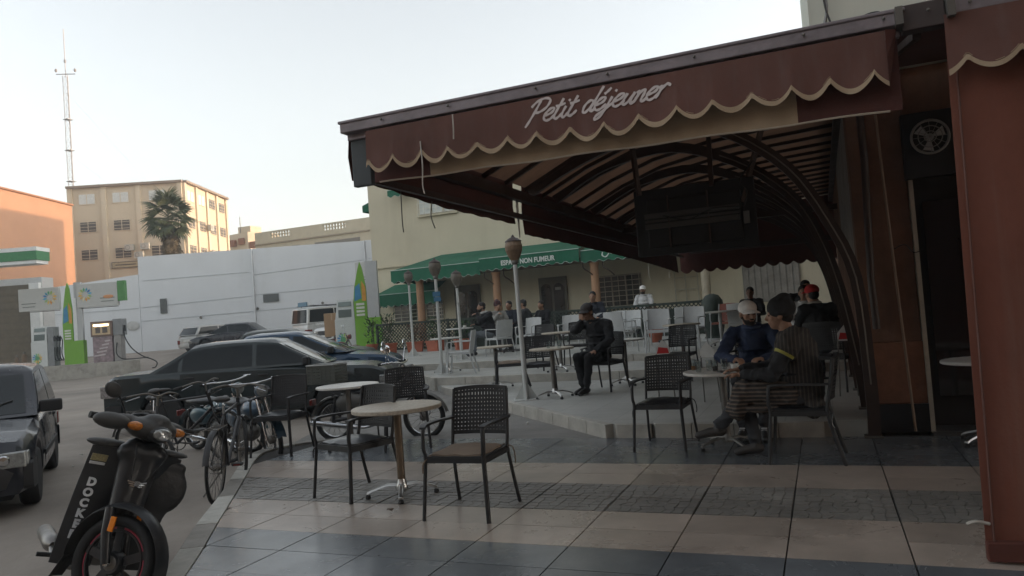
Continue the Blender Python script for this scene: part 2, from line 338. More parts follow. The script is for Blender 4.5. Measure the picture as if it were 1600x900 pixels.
# kerb stones
KA = mat('kerb_concrete', (.25,.235,.21), .85, var=.15, scale=5, bump=.5, bscale=45, dirt=.5); KB = mat('kerb_worn_white', (.42,.41,.37), .85, var=.18, scale=6, bump=.5, bscale=45, dirt=.5, dirtcol=(.2,.19,.17))
kerb = thing('kerb', None, None); tag(kerb, kind='structure'); kerb.name = 'kerb'
dense_o, dense_i = catmull(([Vector((*p,0)) for p in OUT]), 10), catmull([Vector((*p,0)) for p in INN], 10)
k0 = 0; n = 0
while k0 < len(dense_o)-1:
    k1 = min(k0+rt.choice((6,8,9)), len(dense_o)-1); g = M(); a = 0.03
    po = [dense_o[k] for k in range(k0, k1+1)]; pi_ = [dense_i[k] for k in range(k0, k1+1)]
    po[-1] = po[-1].lerp(po[-2], .12); pi_[-1] = pi_[-1].lerp(pi_[-2], .12)
    pi_ = [p.lerp(q, .045) for p, q in zip(pi_, po)]; zt = rt.uniform(-.002, .005)
    top = [Vector((p.x,p.y,zt)) for p in po]; ti = [Vector((p.x,p.y,zt)) for p in pi_]
    ch = [Vector((p.x,p.y,zt-.02))+(p-q)*.12 for p, q in zip(po, pi_)]; bt = [Vector((v.x,v.y,-.3)) for v in ch]; bi = [Vector((p.x,p.y,-.3)) for p in pi_]
    g.sheet([bt, ch, top, ti, bi]); e0 = len(g.v); m_ = len(po)
    g.f += [tuple(r*m_ for r in range(5)), tuple(r*m_+m_-1 for r in reversed(range(5)))]
    g.build('kerb_stone', KB if n % 3 == 1 or rt.random() < .25 else KA, kerb); k0 = k1; n += 1

# terrace ------------------------------------------------------------------
def brickmat(nm, c, sx, sy, rough=.5, joint=.72, dirt=.4):
    m = mat(nm, c, rough, var=.1, scale=1.2, bump=.1, bscale=20, dirt=dirt, dirtcol=tuple(.5*x for x in c)); t = m.node_tree; b = t.nodes['Principled BSDF']; src = b.inputs['Base Color'].links[0].from_socket
    tc = t.nodes.new('ShaderNodeTexCoord'); br = t.nodes.new('ShaderNodeTexBrick'); br.offset = 0; br.inputs['Scale'].default_value = 1; br.inputs['Brick Width'].default_value = sx; br.inputs['Row Height'].default_value = sy; br.inputs['Mortar Size'].default_value = .006
    br.inputs['Color1'].default_value = (1,1,1,1); br.inputs['Color2'].default_value = (.9,.9,.9,1); br.inputs['Mortar'].default_value = (joint,)*3+(1,); t.links.new(tc.outputs['Object'], br.inputs['Vector'])
    mx = t.nodes.new('ShaderNodeMix'); mx.data_type = 'RGBA'; mx.blend_type = 'MULTIPLY'; mx.inputs[0].default_value = 1; t.links.new(src, mx.inputs[6]); t.links.new(br.outputs[0], mx.inputs[7]); t.links.new(mx.outputs[2], b.inputs['Base Color']); return m
TER = brickmat('terrace_tile', (.40,.40,.375), .45, .45); EDG = mat('pale_edge_stone', (.42,.40,.355), .6, var=.16, scale=5, bump=.4, bscale=30, dirt=.55, dirtcol=(.2,.18,.15)); RIS = EDG
def dx(y): return -2.24-.97*(y-7.77)
ter = thing('terrace', None, None); tag(ter, kind='structure')
for nm, y0, zt, zb in (('lower_floor', 7.8, .14, -.4), ('middle_floor', 12.68, .28, .1), ('upper_floor', 14.75, .42, .2)):
    g = M(); xr = .36 if y0 < 8 else .36; g.poly([(dx(y0)+.02, y0+.02), (dx(25.05)+.02, 25.05), (.9, 25.05), (.9, 8.2 if y0 < 8 else y0+.02), (.36, 8.2 if y0 < 8 else y0+.02), (.36, y0+.02)], zb, zt, 'z'); g.build(nm, TER, ter)
def edge_run(a, b, zt, zb, step, nrm):
    a, b = Vector((*a,0)), Vector((*b,0)); L_ = (b-a).length; k = int(L_/step); u = (b-a).normalized(); n_ = Vector((*nrm,0))
    for i in range(k):
        s0, s1 = i*step+.004, (i+1)*step-.004; w_ = .035; drop = 0
        p = [a+u*s0-n_*w_, a+u*s1-n_*w_, a+u*s1+n_*.06, a+u*s0+n_*.06]
        if rt.random() < .12: p[0] = p[0]+u*.04+n_*.02
        g = M(); g.poly([(q.x,q.y) for q in p], zb, zt+.004+rt.uniform(-.001,.002), 'z'); g.build('edge_stone', EDG, ter, bevel=.005)
nd = Vector((-.718,-.696)).normalized()
edge_run((-2.24,7.77), (dx(12.64),12.64), .14, -.1, .46, -nd)
edge_run((-2.19,7.77), (.33,7.77), .14, -.1, .42, (0,1))
edge_run((dx(12.7)+.05,12.68), (.3,12.68), .28, .13, .6, (0,1)); edge_run((dx(12.72),12.72), (dx(14.7),14.7), .28, -.05, .46, -nd)
edge_run((dx(14.8)+.05,14.75), (.3,14.75), .42, .27, .6, (0,1)); edge_run((dx(14.8),14.8), (dx(20.6),20.6), .42, 0, .46, -nd)

# ================================================================== CAFE BUILDING AT RIGHT
OCH = mat('cafe_brown_plaster', (.17,.085,.05), .8, var=.2, scale=3, bump=.4, bscale=20, dirt=.6, dirtcol=(.07,.045,.035)); TERC = mat('cafe_terracotta_base', (.20,.085,.045), .75, var=.25, scale=5, bump=.3, dirt=.5, dirtcol=(.14,.06,.035))
PALE = mat('pale_upper_plaster', (.55,.57,.50), .85, var=.07, scale=1, dirt=.2, dirtcol=(.35,.35,.3)); BRN = mat('dark_brown_steel', (.042,.024,.018), .5, var=.25, scale=8, bump=.15, dirt=.35, dirtcol=(.10,.075,.06))
cafe = thing('cafe_building', 'pale upper storeys over the dark brown cafe front with open doorway, right of the arcade', 'building', (.36,8.1,0))
def cb(nm, m, x0,x1,y0,y1,z0,z1, parent=None, bevel=0, nmroot=cafe):
    g = M(); g.box(((x0+x1)/2-.36,(y0+y1)/2-8.1,(z0+z1)/2),(x1-x0,y1-y0,z1-z0)); return g.build(nm, m, parent or nmroot, bevel=bevel)
cb('upper_wall', PALE, .1, 14, 8.0, 24.9, 3.5, 12)
cb('side_wall', OCH, .362, .6, 8.42, 24.9, .9, 3.49); cb('side_wall_base', TERC, .35, .6, 8.42, 24.9, 0, .9)
cb('pillar', OCH, .34, .83, 8.0, 8.4, .86, 3.49, bevel=.01); cb('pillar_base', TERC, .33, .835, 7.985, 8.4, .27, .86, bevel=.008); cb('skirting', mat('black_skirting', (.015,.015,.016), .3), .32, .84, 7.97, 8.4, 0, .27)
cb('lintel', OCH, .83, 1.9, 8.1, 8.4, 2.5, 3.49); cb('front_wall', OCH, 1.9, 8, 8.0, 8.4, 0, 3.49)
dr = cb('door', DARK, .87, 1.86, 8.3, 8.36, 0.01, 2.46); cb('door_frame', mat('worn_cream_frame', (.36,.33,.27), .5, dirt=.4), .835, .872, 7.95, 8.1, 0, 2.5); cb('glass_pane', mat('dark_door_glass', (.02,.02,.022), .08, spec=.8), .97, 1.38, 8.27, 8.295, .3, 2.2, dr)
g = M(); g.lathe([(.02,0),(.02,.1)], (1.46-.36, .1, 1.0), 10, 'y'); g.tube([(1.1,.1,1.0),(1.1,.06,1.0),(1.1,.06,1.18)], .012); g.build('handle', CHROME, dr)
cb('rear_wall', OCH, 13.8, 14, 8.4, 24.9, 0, 3.49); cb('end_wall', OCH, .6, 14, 24.6, 24.89, 0, 3.49); cb('threshold', mat('threshold_stone', (.06,.06,.06), .5), .845, 6, 7.93, 8.3, -.1, .012)
cb('plaster_patch', mat('grey_plaster', (.26,.24,.215), .9, var=.2, dirt=.5), .345, .362, 8.45, 12.5, 1.75, 3.45)
# soffit over the entrance
cb('upper_band', OCH, .36, 8, 7.9, 7.998, 3.492, 3.93)
# speaker / fan box above door
t = thing('wall_fan', 'round pale fan cage on a black box mounted high above the dark doorway', 'fan', (1.04,7.9,2.72))
g = M(); g.box((0,.05,-.02),(.46,.1,.62)); g.build('housing', BLK, t, bevel=.01)
g = M(); g.loop((0,-.03,.04), .155, .012, 32, 6); g.loop((0,-.045,.04), .1, .005, 24, 5); g.loop((0,-.05,.04), .05, .005, 20, 5)
for k in range(12): a = k*math.pi/6; g.bar((0,-.05,.04),(.155*math.cos(a),-.03,.04+.155*math.sin(a)),.004,.004)
g.build('cage', mat('pale_grey_plastic', (.25,.25,.235), .5), t)
g = M()
for k in range(3):
    a = k*2.094; g.add([(0,-.02,.04),(.13*math.cos(a),-.012,.04+.13*math.sin(a)),(.14*math.cos(a+.7),-.028,.04+.14*math.sin(a+.7))],[(0,1,2)])
g.lathe([(.03,-.035),(.035,0)], (0,0,.04), 12, 'y'); g.build('blades', GRYC, t, fix=False)
# pipes
tag(M().tube([(.47,7.93,3.3),(.475,7.9,2.6),(.44,7.92,1.5),(.45,7.93,1.0)], .035, 10).build('drain_pipe', BRN, smooth=40), 'thick dark pipe running down the brown pillar', 'pipe')
tag(M().tube([(.6,7.9,3.3),(.62,7.88,2.4),(.66,7.9,1.2),(.70,7.92,.02)], .012, 8).build('conduit', mat('rusty_conduit', (.22,.15,.10), .6), smooth=40), 'thin light conduit slanting down to the floor on the cafe pillar', 'pipe')
tag(M().tube(catmull([(.66,7.9,1.75),(.75,7.86,1.78),(.82,7.9,1.7),(.9,7.9,1.72)],5), .005, 6).build('cable', BLK), 'short dark cable between conduit and door frame', 'cable')
# roof cables above the fascia
tag(M().tube(catmull([(.40,7.85,3.62),(.42,7.8,3.85),(.55,7.8,3.96),(.72,7.8,3.97),(.80,7.85,3.82),(.83,7.9,3.6)],6), .022, 8).build('cable_loop', RUB, smooth=60), 'thick black cable looped up over the brown awning fascia', 'cable')
tag(M().tube(catmull([(.24,7.96,3.4),(.22,7.95,3.9),(.27,7.94,4.2),(.23,7.95,4.6),(.25,7.95,5.4)],6), .016, 6).build('cable', mat('grey_cable', (.2,.2,.2), .6), smooth=60), 'tangled grey cables climbing the pale corner of the upper wall', 'cable')
tag(M().tube(catmull([(.29,7.95,3.4),(.31,7.94,3.9),(.25,7.93,4.25),(.28,7.94,4.7),(.3,7.95,5.4)],6), .010, 6).build('cable', BLK, smooth=60), 'thin black cable beside the tangled grey ones on the pale wall', 'cable')

# ================================================================== CANOPY
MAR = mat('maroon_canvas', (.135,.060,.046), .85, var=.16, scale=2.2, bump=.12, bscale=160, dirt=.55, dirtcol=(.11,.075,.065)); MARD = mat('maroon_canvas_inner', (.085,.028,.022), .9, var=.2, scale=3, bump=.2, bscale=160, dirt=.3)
BEI = mat('beige_canvas', (.40,.30,.20), .9, var=.1, scale=4, bump=.2, bscale=160, dirt=.3, dirtcol=(.22,.17,.12)); TAN = mat('roof_canvas', (.25,.14,.088), .9, var=.2, scale=2, dirt=.45, dirtcol=(.11,.07,.05), trans=.16)
IRN = mat('weathered_fascia', (.23,.20,.215), .34, .2, var=.25, scale=5, bump=.25, bscale=30, dirt=.7, dirtcol=(.23,.21,.215))
can = thing('awning_canopy', 'long maroon awning over the terrace with scalloped beige trim reading Petit déjeuner', 'awning', (-1.3,4.25,0))
OX, OY = -1.3, 4.25
class C(M):
    def __init__(s): super().__init__(); s.X = Matrix.Translation((-OX, -OY, 0))
g = C(); g.box((-1.225,4.27,2.755),(3.43,.11,.075)); g.box((-1.225,4.225,2.79),(3.45,.04,.02)); g.box((-1.225,4.30,2.70),(3.40,.05,.05)); g.build('fascia_beam', IRN, can, bevel=.006)
g = C(); g.box((.58,4.265,2.745),(.19,.09,.13)); g.build('beam_joint', mat('joint_steel', (.07,.05,.05), .5, .2, dirt=.5), can, bevel=.005)
g = C(); g.box((.468,4.24,2.75),(.035,.14,.09)); g.build('bracket', STEEL, can); g = C(); g.box((.695,4.24,2.75),(.035,.14,.10)); g.build('bracket', STEEL, can)
g = C(); g.box((1.9,4.27,2.765),(2.4,.11,.095)); g.box((1.9,4.225,2.81),(2.4,.04,.02)); g.build('fascia_beam', IRN, can, bevel=.006)
for x in (-2.6,-2.1,-1.5,-1.05,-.55,.02,.4,.60,.78):
    g = C(); g.ell((x,4.20,2.757),(.009,.008,.009),8,5); g.build('bolt', STEEL, can)
def scal(x, x0, per, zp, amp): return zp - amp*abs(math.sin(math.pi*(x-x0)/per))**.8
def valance(xa, xb, x0, yy, zt, nm, z2=2.475):
    per = .2048; N_ = int((xb-xa)/.0128); br, tr = [[], [], [], [], []], [[], []]
    for i in range(N_+1):
        x = xa+(xb-xa)*i/N_; xx = x+.012*math.sin(x*3.1)+.006*math.sin(x*11.7); zl = scal(xx, x0, per, z2+.007*math.sin(x*2.3+1)+.004*math.sin(x*7.1), .076+.008*math.sin(x*4.4)); zb = zl+.029+.003*math.sin(x*13); wob = .013*math.sin(x*3.4+.5)+.007*math.sin(x*13)+.0045*math.sin(x*29+2*math.sin(x*5))
        for k in range(5):
            t_ = k/4; br[k].append((x, yy-.012*t_+wob*t_**1.5, zt+(zb-zt)*t_-.004*math.sin(x*6)*math.sin(math.pi*t_)))
        tr[0].append((x, yy-.015+wob, zb)); tr[1].append((x, yy-.019+wob, zl))
    g = C(); g.sheet(br, .003, (0,1,0)); g.build(nm, MAR, can, smooth=30)
    g = C(); g.sheet(tr, .004, (0,1,0)); g.build('scalloped_trim', BEI, can)
    g = C(); 
    for i in range(0, N_, 5):
        if rt.random() < .5 and xa > -3:
            p = [Vector(tr[0][j])+Vector((0,-.004,.006)) for j in range(i, min(i+4, N_))]
            if len(p) > 1: g.tube(p, .0016, 4)
    if g.v: tag(g.build('loose_stitching', BEI, can), kind='stuff')
valance(-2.735, .40, -2.73, 4.215, 2.70, 'valance'); valance(.665, 3.0, .76, 4.215, 2.72, 'valance', 2.485)
# torn right end of the valance is folded back
g = C(); g.sheet([[(.40,4.2,2.70),(.455,4.23,2.70)],[(.40,4.2,2.56),(.43,4.25,2.55)],[(.40,4.2,2.42),(.405,4.25,2.44)]], .003, (0,1,0)); g.build('folded_corner', MARD, can)
def band(xa, xb, m):
    rows = [[], [], []]
    for i in range(21):
        x = xa+(xb-xa)*i/20; zb = 2.362-.018*(x+2.7)+.004*math.sin(x*9); rows[0].append((x,4.30,2.69)); rows[1].append((x,4.305+.006*math.sin(x*6),2.5)); rows[2].append((x,4.30,zb))
    g = C(); g.sheet(rows, .003, (0,1,0)); g.build('inner_band', m, can)
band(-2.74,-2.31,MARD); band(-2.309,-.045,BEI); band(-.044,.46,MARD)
g = C(); g.tube([(x/10, 4.296, 2.36-.018*(x/10+2.7)+.004*math.sin(x*.9)) for x in range(-27,5)], .006, 6); g.build('hem_cord', mat('hem_cord', (.45,.38,.30), .8), can)
g = C(); g.box((-2.84,4.32,2.53),(.15,.05,.35)); g.box((-2.90,4.36,2.62),(.05,.06,.22)); g.build('end_cap', mat('blue_grey_tarp', (.06,.07,.075), .6, bump=.4, bscale=12), can, bevel=.008)
# roof
prof = [(-2.96,2.80),(-2.4,3.06),(-1.85,3.25),(-1.2,3.36),(-.5,3.42),(.36,3.46)]
g = C(); rows = []
for y in (4.36, 5.2, 6.0, 6.8, 9, 11, 13, 15, 17.2):
    k = min(1, (y-4.36)/2.5); rows.append([(x, y, 2.755+(z-2.755)*k) for x, z in prof])
g.sheet(rows); g.build('roof_canvas', TAN, can)
y = 4.9
while y < 17.2:
    k = min(1, (y-4.36)/2.5); P = [Vector((x, y, 2.755+(z-2.755)*k-.028)) for x, z in prof]; g = C()
    for a, b in zip(P, P[1:]): g.bar(a, b+(b-a)*.02, .045, .04)
    g.build('rafter', BRN, can); y += .56
g = C(); g.box((-2.915,10.8,2.66),(.08,12.85,.10)); g.build('eave_beam', BRN, can); g = C(); g.box((.31,12.15,3.33),(.08,10.1,.08)); g.build('wall_plate', BRN, can)
g = C(); g.box((-2.86,10.8,2.42),(.04,12.7,.05)); g.build('lower_rail', BRN, can)
RP = [(.33,.02),(.29,.6),(.17,1.42),(0.0,2.04),(-.26,2.5),(-.78,2.92),(-1.45,3.18),(-2.1,3.13),(-2.5,3.0),(-2.92,2.76)]
RP1 = [(.34,.02),(.345,.5),(.30,1.5),(.09,2.1),(-.21,2.62),(-.68,3.02),(-1.2,3.22),(-1.8,3.16),(-2.4,2.98),(-2.92,2.74)]
for i, y in enumerate((7.72, 8.6, 10.2, 11.8, 13.3, 14.8, 16.4)):
    zb = 0 if y < 7.75 else .14 if y < 12.7 else .28 if y < 14.7 else .42
    pts = catmull([(x, y, max(z, zb+.01*k)) for k, (x, z) in enumerate(RP if i else RP1)], 4); g = C()
    dd = .055
    vs, fs = [], []
    for j, p in enumerate(pts):
        d = (pts[min(j+1,len(pts)-1)]-pts[max(j-1,0)]).normalized(); nn = Vector((-d.z,0,d.x))
        for a, b in ((-dd,-.035),(dd,-.035),(dd,.035),(-dd,.035)): vs.append(p+nn*a+Vector((0,b,0)))
    for j in range(len(pts)-1): fs += [(j*4+k, j*4+(k+1)%4, (j+1)*4+(k+1)%4, (j+1)*4+k) for k in range(4)]
    fs += [(3,2,1,0), tuple(len(pts)*4-4+k for k in range(4))]; g.add(vs, fs)
    rb = g.build('rib', BRN, can, smooth=30)
    g = C(); g.box((.33,y,zb+.012),(.16,.14,.02)); g.build('base_plate', STEEL, rb)
    if i < 5:
        g = C(); g.tube([p+Vector((.0,-.045,0)) for p in pts[4:22]], .007, 5); g.build('cable', mat('dusty_cable', (.18,.15,.12), .7), rb)
# side valance (left)
for seg in ([(4.36,2.43),(4.6,2.43),(5.76,2.375),(6.6,2.37),(7.42,2.365)], [(7.6,2.275),(9.1,2.265),(11,2.24),(12.8,2.205),(15,2.14),(17.15,2.06)]):
    rows = [[], [], []]
    for (ya, za), (yb, zb) in zip(seg, seg[1:]):
        for k in range(12):
            t_ = k/12; yy, zz = ya+(yb-ya)*t_, za+(zb-za)*t_ - .012*abs(math.sin((ya+(yb-ya)*t_)*9)); rows[0].append((-2.965,yy,2.765+min(1,max(0,yy-4.36)/2.5)*.045)); rows[1].append((-2.975+.01*math.sin(yy*4),yy,(2.75+zz)/2)); rows[2].append((-2.965,yy,zz))
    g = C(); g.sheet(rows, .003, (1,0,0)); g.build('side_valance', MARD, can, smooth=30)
g = C(); g.sheet([[(-2.98,7.44,2.74),(-2.98,7.50,2.74)],[(-2.985,7.45,2.55),(-2.985,7.52,2.5)],[(-2.98,7.47,2.22),(-2.98,7.50,2.24)]], .003, (1,0,0)); g.build('torn_strip', mat('torn_white_strip', (.6,.6,.55), .8), can)
rows = [[], []]
for i in range(121): x = -2.95+3.3*i/120; rows[0].append((x,17.2,2.75)); rows[1].append((x,17.2,scal(x,-2.95,.27,2.12,.09)))
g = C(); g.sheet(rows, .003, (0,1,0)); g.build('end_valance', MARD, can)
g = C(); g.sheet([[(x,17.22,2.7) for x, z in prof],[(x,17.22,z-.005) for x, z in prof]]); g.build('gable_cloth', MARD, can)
g = C(); g.box((-.95,14.6,2.36),(2.7,.06,.1)); g.build('cross_beam', BRN, can); g = C(); g.box((-1.3,11.8,2.62),(3.2,.06,.08)); g.build('cross_beam', BRN, can)
# lettering: brush script drawn as strokes
LET = mat('silver_lettering', (.64,.57,.55), .8, var=.1)
GL = {'P':([[(.28,.98),(.22,.6),(.1,.1),(.0,-.18)],[(-.05,.72),(.12,.95),(.45,1.05),(.72,.92),(.66,.62),(.42,.44),(.2,.44)]],.72),
 'e':([[(.03,.22),(.26,.30),(.34,.46),(.2,.52),(.04,.36),(.0,.14),(.14,-.02),(.32,.03),(.46,.2)]],.42),
 't':([[(.2,.86),(.1,.45),(.04,.12),(.14,-.02),(.28,.06),(.38,.2)],[(-.04,.55),(.16,.58),(.36,.62)]],.34),
 'i':([[(.1,.48),(.04,.14),(.12,-.02),(.24,.05),(.32,.2)],[(.15,.68),(.19,.76)]],.28),
 'd':([[(.36,.42),(.2,.5),(.03,.32),(.02,.08),(.14,-.02),(.3,.16),(.42,.5)],[(.54,1.05),(.42,.5),(.34,.12),(.42,-.02),(.54,.12)]],.5),
 'E':([[(.03,.22),(.26,.30),(.34,.46),(.2,.52),(.04,.36),(.0,.14),(.14,-.02),(.32,.03),(.46,.2)],[(.22,.66),(.32,.76),(.42,.9)]],.42),
 'j':([[(.2,.48),(.12,.1),(.02,-.3),(-.16,-.46),(-.2,-.3),(.04,-.08),(.34,.2)],[(.25,.68),(.29,.76)]],.35),
 'u':([[(.06,.48),(.0,.14),(.08,-.02),(.24,.12),(.36,.48)],[(.36,.48),(.31,.12),(.38,-.02),(.52,.14)]],.48),
 'n':([[(-.02,.4),(.07,.48),(.04,.2),(.0,.0)],[(.02,.15),(.14,.42),(.27,.5),(.31,.36),(.27,.1),(.35,-.02),(.5,.14)]],.47),
 'r':([[(-.02,.4),(.07,.5),(.05,.2),(.0,-.02)],[(.02,.12),(.12,.4),(.24,.54),(.36,.52),(.38,.42)]],.42), ' ':([], .34)}
g = C(); pen = 0; k_ = 0; txt = 'Petit dEjeunEr'.replace('nEr','ner'); tw = sum(GL[c][1] for c in txt)
sc = .855/tw
for c in txt:
    for stk in GL[c][0]:
        pts = [((-1.575+(pen+p[0])*sc+p[1]*.155*.42), 2.553+p[1]*.128+ (pen/tw)*.012) for p in stk]
        cp = catmull([(a,0,b) for a, b in pts], 6); g.ribbon([(p.x,p.z) for p in cp], .0150, -.00012*k_, th=.0001); k_ += 1
    pen += GL[c][1]
def cling(p):
    x, y, z = p[0]+OX, p[1]+OY, p[2]; t_ = max(0, min(1, (2.70-z)/.25)); wob = .013*math.sin(x*3.4+.5)+.007*math.sin(x*13)+.0045*math.sin(x*29+2*math.sin(x*5)); return (p[0], 4.215-.012*t_+wob*t_**1.5-.0062+y-OY, z)
g.v = [cling(p) for p in g.v]
g.build('lettering', LET, can)
# strings hanging from the awning
ROP = mat('pale_string', (.5,.47,.42), .9)
for P, lab in (([(-2.31,4.19,2.56),(-2.30,4.18,2.40),(-2.32,4.2,2.28),(-2.31,4.2,2.22)], 'pale string dangling below the trim near the left end of the maroon awning'),
               ([(-2.06,4.18,2.69),(-2.055,4.17,2.6),(-2.06,4.17,2.53)], 'short frayed string hanging on the face of the maroon valance'),
               ([(-2.96,5.0,2.43),(-2.965,5.0,2.2),(-2.96,5.0,2.1)], 'long dark string hanging from the side of the awning against the cream wall'),
               ([(-2.96,5.5,2.4),(-2.98,5.5,2.28),(-2.95,5.5,2.17)], 'kinked dark string hanging second from the awning corner'),
               ([(-2.95,13.8,2.17),(-2.96,13.8,1.98),(-2.94,13.8,1.85)], 'whitish frayed thread hanging from the far edge of the awning'),
               ([(-2.95,15.8,2.1),(-2.96,15.8,1.98),(-2.95,15.8,1.92)], 'last white thread hanging by the far awning corner')):
    tag(M().tube(catmull(P,4), .0045 if 'dark' not in lab else .005, 5).build('string', ROP if 'dark' not in lab else STEEL), lab, 'string')
# curtain on the right
CUR = streak(mat('red_brown_tarpaulin', (.185,.062,.038), .75, var=.15, scale=1.5, bump=.2, bscale=60, dirt=.5, dirtcol=(.09,.035,.025)), .5, 9, .5, (.2,.12,.09), .52)
t = thing('tarpaulin_curtain', 'red brown tarpaulin curtain hanging to the floor at the right edge', 'curtain', (.64,4.3,0))
rows = []
for k in range(9):
    z = .02+2.66*k/8; rows.append([(.0+ .005*k-(.02 if j else 0)*0+1.9*j/24 if j else .005*k, .012*math.sin(j*1.1+k*.15)+.01*math.sin(j*.37), z) for j in range(25)])
g = M(); g.sheet(rows, .006, (0,-1,0)); g.build('cloth', CUR, t, smooth=40)
g = M(); g.tube([(.035+.005*k,-.012,.02+2.66*k/8) for k in range(9)], .006, 6); g.build('seam', MAR, t); g = M(); g.box((.95,.0,.06),(1.9,.05,.1)); g.build('bottom_weight', mat('hem_dark', (.10,.03,.02), .8), t, bevel=.01)
g = M(); g.tube(catmull([(.02,-.03,.2),(-.04,-.05,.215),(-.08,-.05,.20)],4), .009, 6); g.build('tie_rope', ROP, t)
# television seen from the back
t = thing('television', 'large flat television seen from behind, hung on a frame under the awning', 'television', (-1.15,7.75,2.25))
g = M(); g.box((0,.03,0),(1.22,.05,.70)); g.box((0,-.015,-.02),(.95,.05,.5)); g.build('case', mat('tv_black', (.007,.008,.009), .55, var=.2), t, bevel=.01)
g = M(); g.box((-.02,-.06,.06),(.95,.03,.05)); g.box((-.02,-.06,-.05),(.95,.03,.05)); g.box((-.02,-.055,.005),(.95,.02,.02)); g.build('mounting_rail', mat('dull_rail', (.065,.065,.06), .5, .3), t)
for xx in (.15,-.25): g = M(); g.bar((xx,-.05,.26),(xx,-.05,-.28),.02,.015); g.build('mounting_bracket', BRN, t)
for pa, pb in (((.48,0,.1),(.75,.2,.95)),((-.55,0,.3),(-.6,.05,.95)),((.2,0,.3),(.2,.1,.95))): g = M(); g.bar(pa,pb,.045,.045); g.build('hanger', BRN, t)
g = M(); g.tube(catmull([(.5,-.07,.05),(.55,-.05,.2),(.48,-.02,.32),(.62,0,.5)],5), .008, 5); g.tube(catmull([(-.3,-.09,.05),(-.05,-.1,-.02),(.2,-.09,.06),(.5,-.07,.05)],5), .006, 5); g.build('cable', RUB, t)
g = M(); g.box((.52,-.06,-.06),(.055,.05,.12)); g.build('junction_box', mat('junction_grey', (.12,.12,.115), .6), t)

# neighbouring houses behind and beside the viewpoint (they shade the pavement)
NB = mat('neighbour_plaster', (.34,.24,.17), .85, var=.1, scale=.6, dirt=.3)
t = thing('neighbour_building', 'brown rendered building beside the pavement, out of frame to the right', 'building', (7,-10,0))
g = M(); g.box((0,0,5),(9,27,10)); g.build('wall', NB, t); g = M(); g.box((-2.9,7.5,2.95),(4.4,12,.1)); g.build('porch_roof', BRN, t)
for k in range(4): g = M(); g.box((-4.55,-9+6*k,5.5),(.1,1.4,1.6)); f = g.build('window', WHT, t); g = M(); g.box((-4.615,-9+6*k,5.5),(.02,1.2,1.4)); g.build('pane', DARK, f)
t = thing('rear_building', 'row building across the street behind the viewpoint', 'building', (-14,-22,0)); g = M(); g.box((0,0,5.5),(40,8,11)); g.build('wall', NB, t)
for k in range(6): g = M(); g.box((-16+6*k,4.02,6),(1.6,.1,1.6)); f = g.build('window', WHT, t); g = M(); g.box((-16+6*k,4.08,6),(1.4,.02,1.4)); g.build('pane', DARK, f)

streak(OCH,.5,4,.5,(.05,.035,.028),.45); streak(PALE,.3,3,.3,(.3,.3,.26)); streak(MAR,.35,14,2.5,(.16,.12,.11),.5); streak(IRN,.5,3,8,(.2,.18,.18),.5)

t = thing('shadow_block', 'unseen tall plain block behind the cream building, added to shade the orange wall', 'building', (-8,66,0)); g = M(); g.box((0,0,8.7),(10,17,17.4),rz=R(28)); g.build('wall', NB, t)  # hidden block, added only to cast shade on the orange wall

g = C(); g.sheet([[(.50+.5*i, 4.36, 2.74) for i in range(9)], [(.50+.5*i, 6.1, 3.12-.02*(i%2)) for i in range(9)], [(.50+.5*i, 7.88, 3.46) for i in range(9)]], .004); g.build('entrance_canvas', MARD, can)
for k in range(4): g = C(); g.bar((.56+.9*k,4.36,2.69),(.56+.9*k,7.88,3.41),.04,.04); g.build('rafter', BRN, can)
# ================================================================== CREAM BUILDING WITH GREEN AWNINGS
CRM = mat('cream_plaster', (.57,.515,.385), .85, var=.05, scale=.7, bump=.15, bscale=15, dirt=.22, dirtcol=(.38,.34,.25)); GRN = mat('green_canvas', (.012,.115,.062), .8, var=.14, scale=1.5, bump=.12, bscale=90, dirt=.3, dirtcol=(.03,.09,.06))
GRNW = mat('white_piping', (.42,.5,.45), .8); COLM = mat('salmon_column_plaster', (.42,.245,.145), .7, var=.12, scale=4, dirt=.35, dirtcol=(.22,.14,.09)); SHAD = mat('brown_shutter', (.10,.085,.07), .6)
cb2 = thing('cream_building', 'cream two storey building with green awnings, salmon columns and grilled windows behind the terrace', 'building', (-8,25,0))
BX, BY = -8, 25
class B(M):
    def __init__(s): super().__init__(); s.X = Matrix.Translation((-BX, -BY, 0))
def bb(nm, m, x0,x1,y0,y1,z0,z1, parent=cb2, bevel=0, **k):
    g = B(); g.box(((x0+x1)/2,(y0+y1)/2,(z0+z1)/2),(x1-x0,y1-y0,z1-z0)); return g.build(nm, m, parent, bevel=bevel, **k)
bb('wall', CRM, -14.66, 3.0, 25, 48, .2, 8.7); bb('wall', CRM, -16.35, -14.662, 25.05, 48, .2, 8.7); bb('parapet', CRM, -16.45, 3.0, 24.93, 25.3, 8.55, 8.9)
bb('ledge', mat('cream_ledge', (.5,.44,.32), .8), -16.38, -14.0, 24.97, 25.04, 3.58, 3.62)
bb('dark_base', mat('terrace_back_wall_base', (.40,.36,.27), .8, dirt=.4), -14.3, 3.0, 24.96, 24.999, .42, .9)
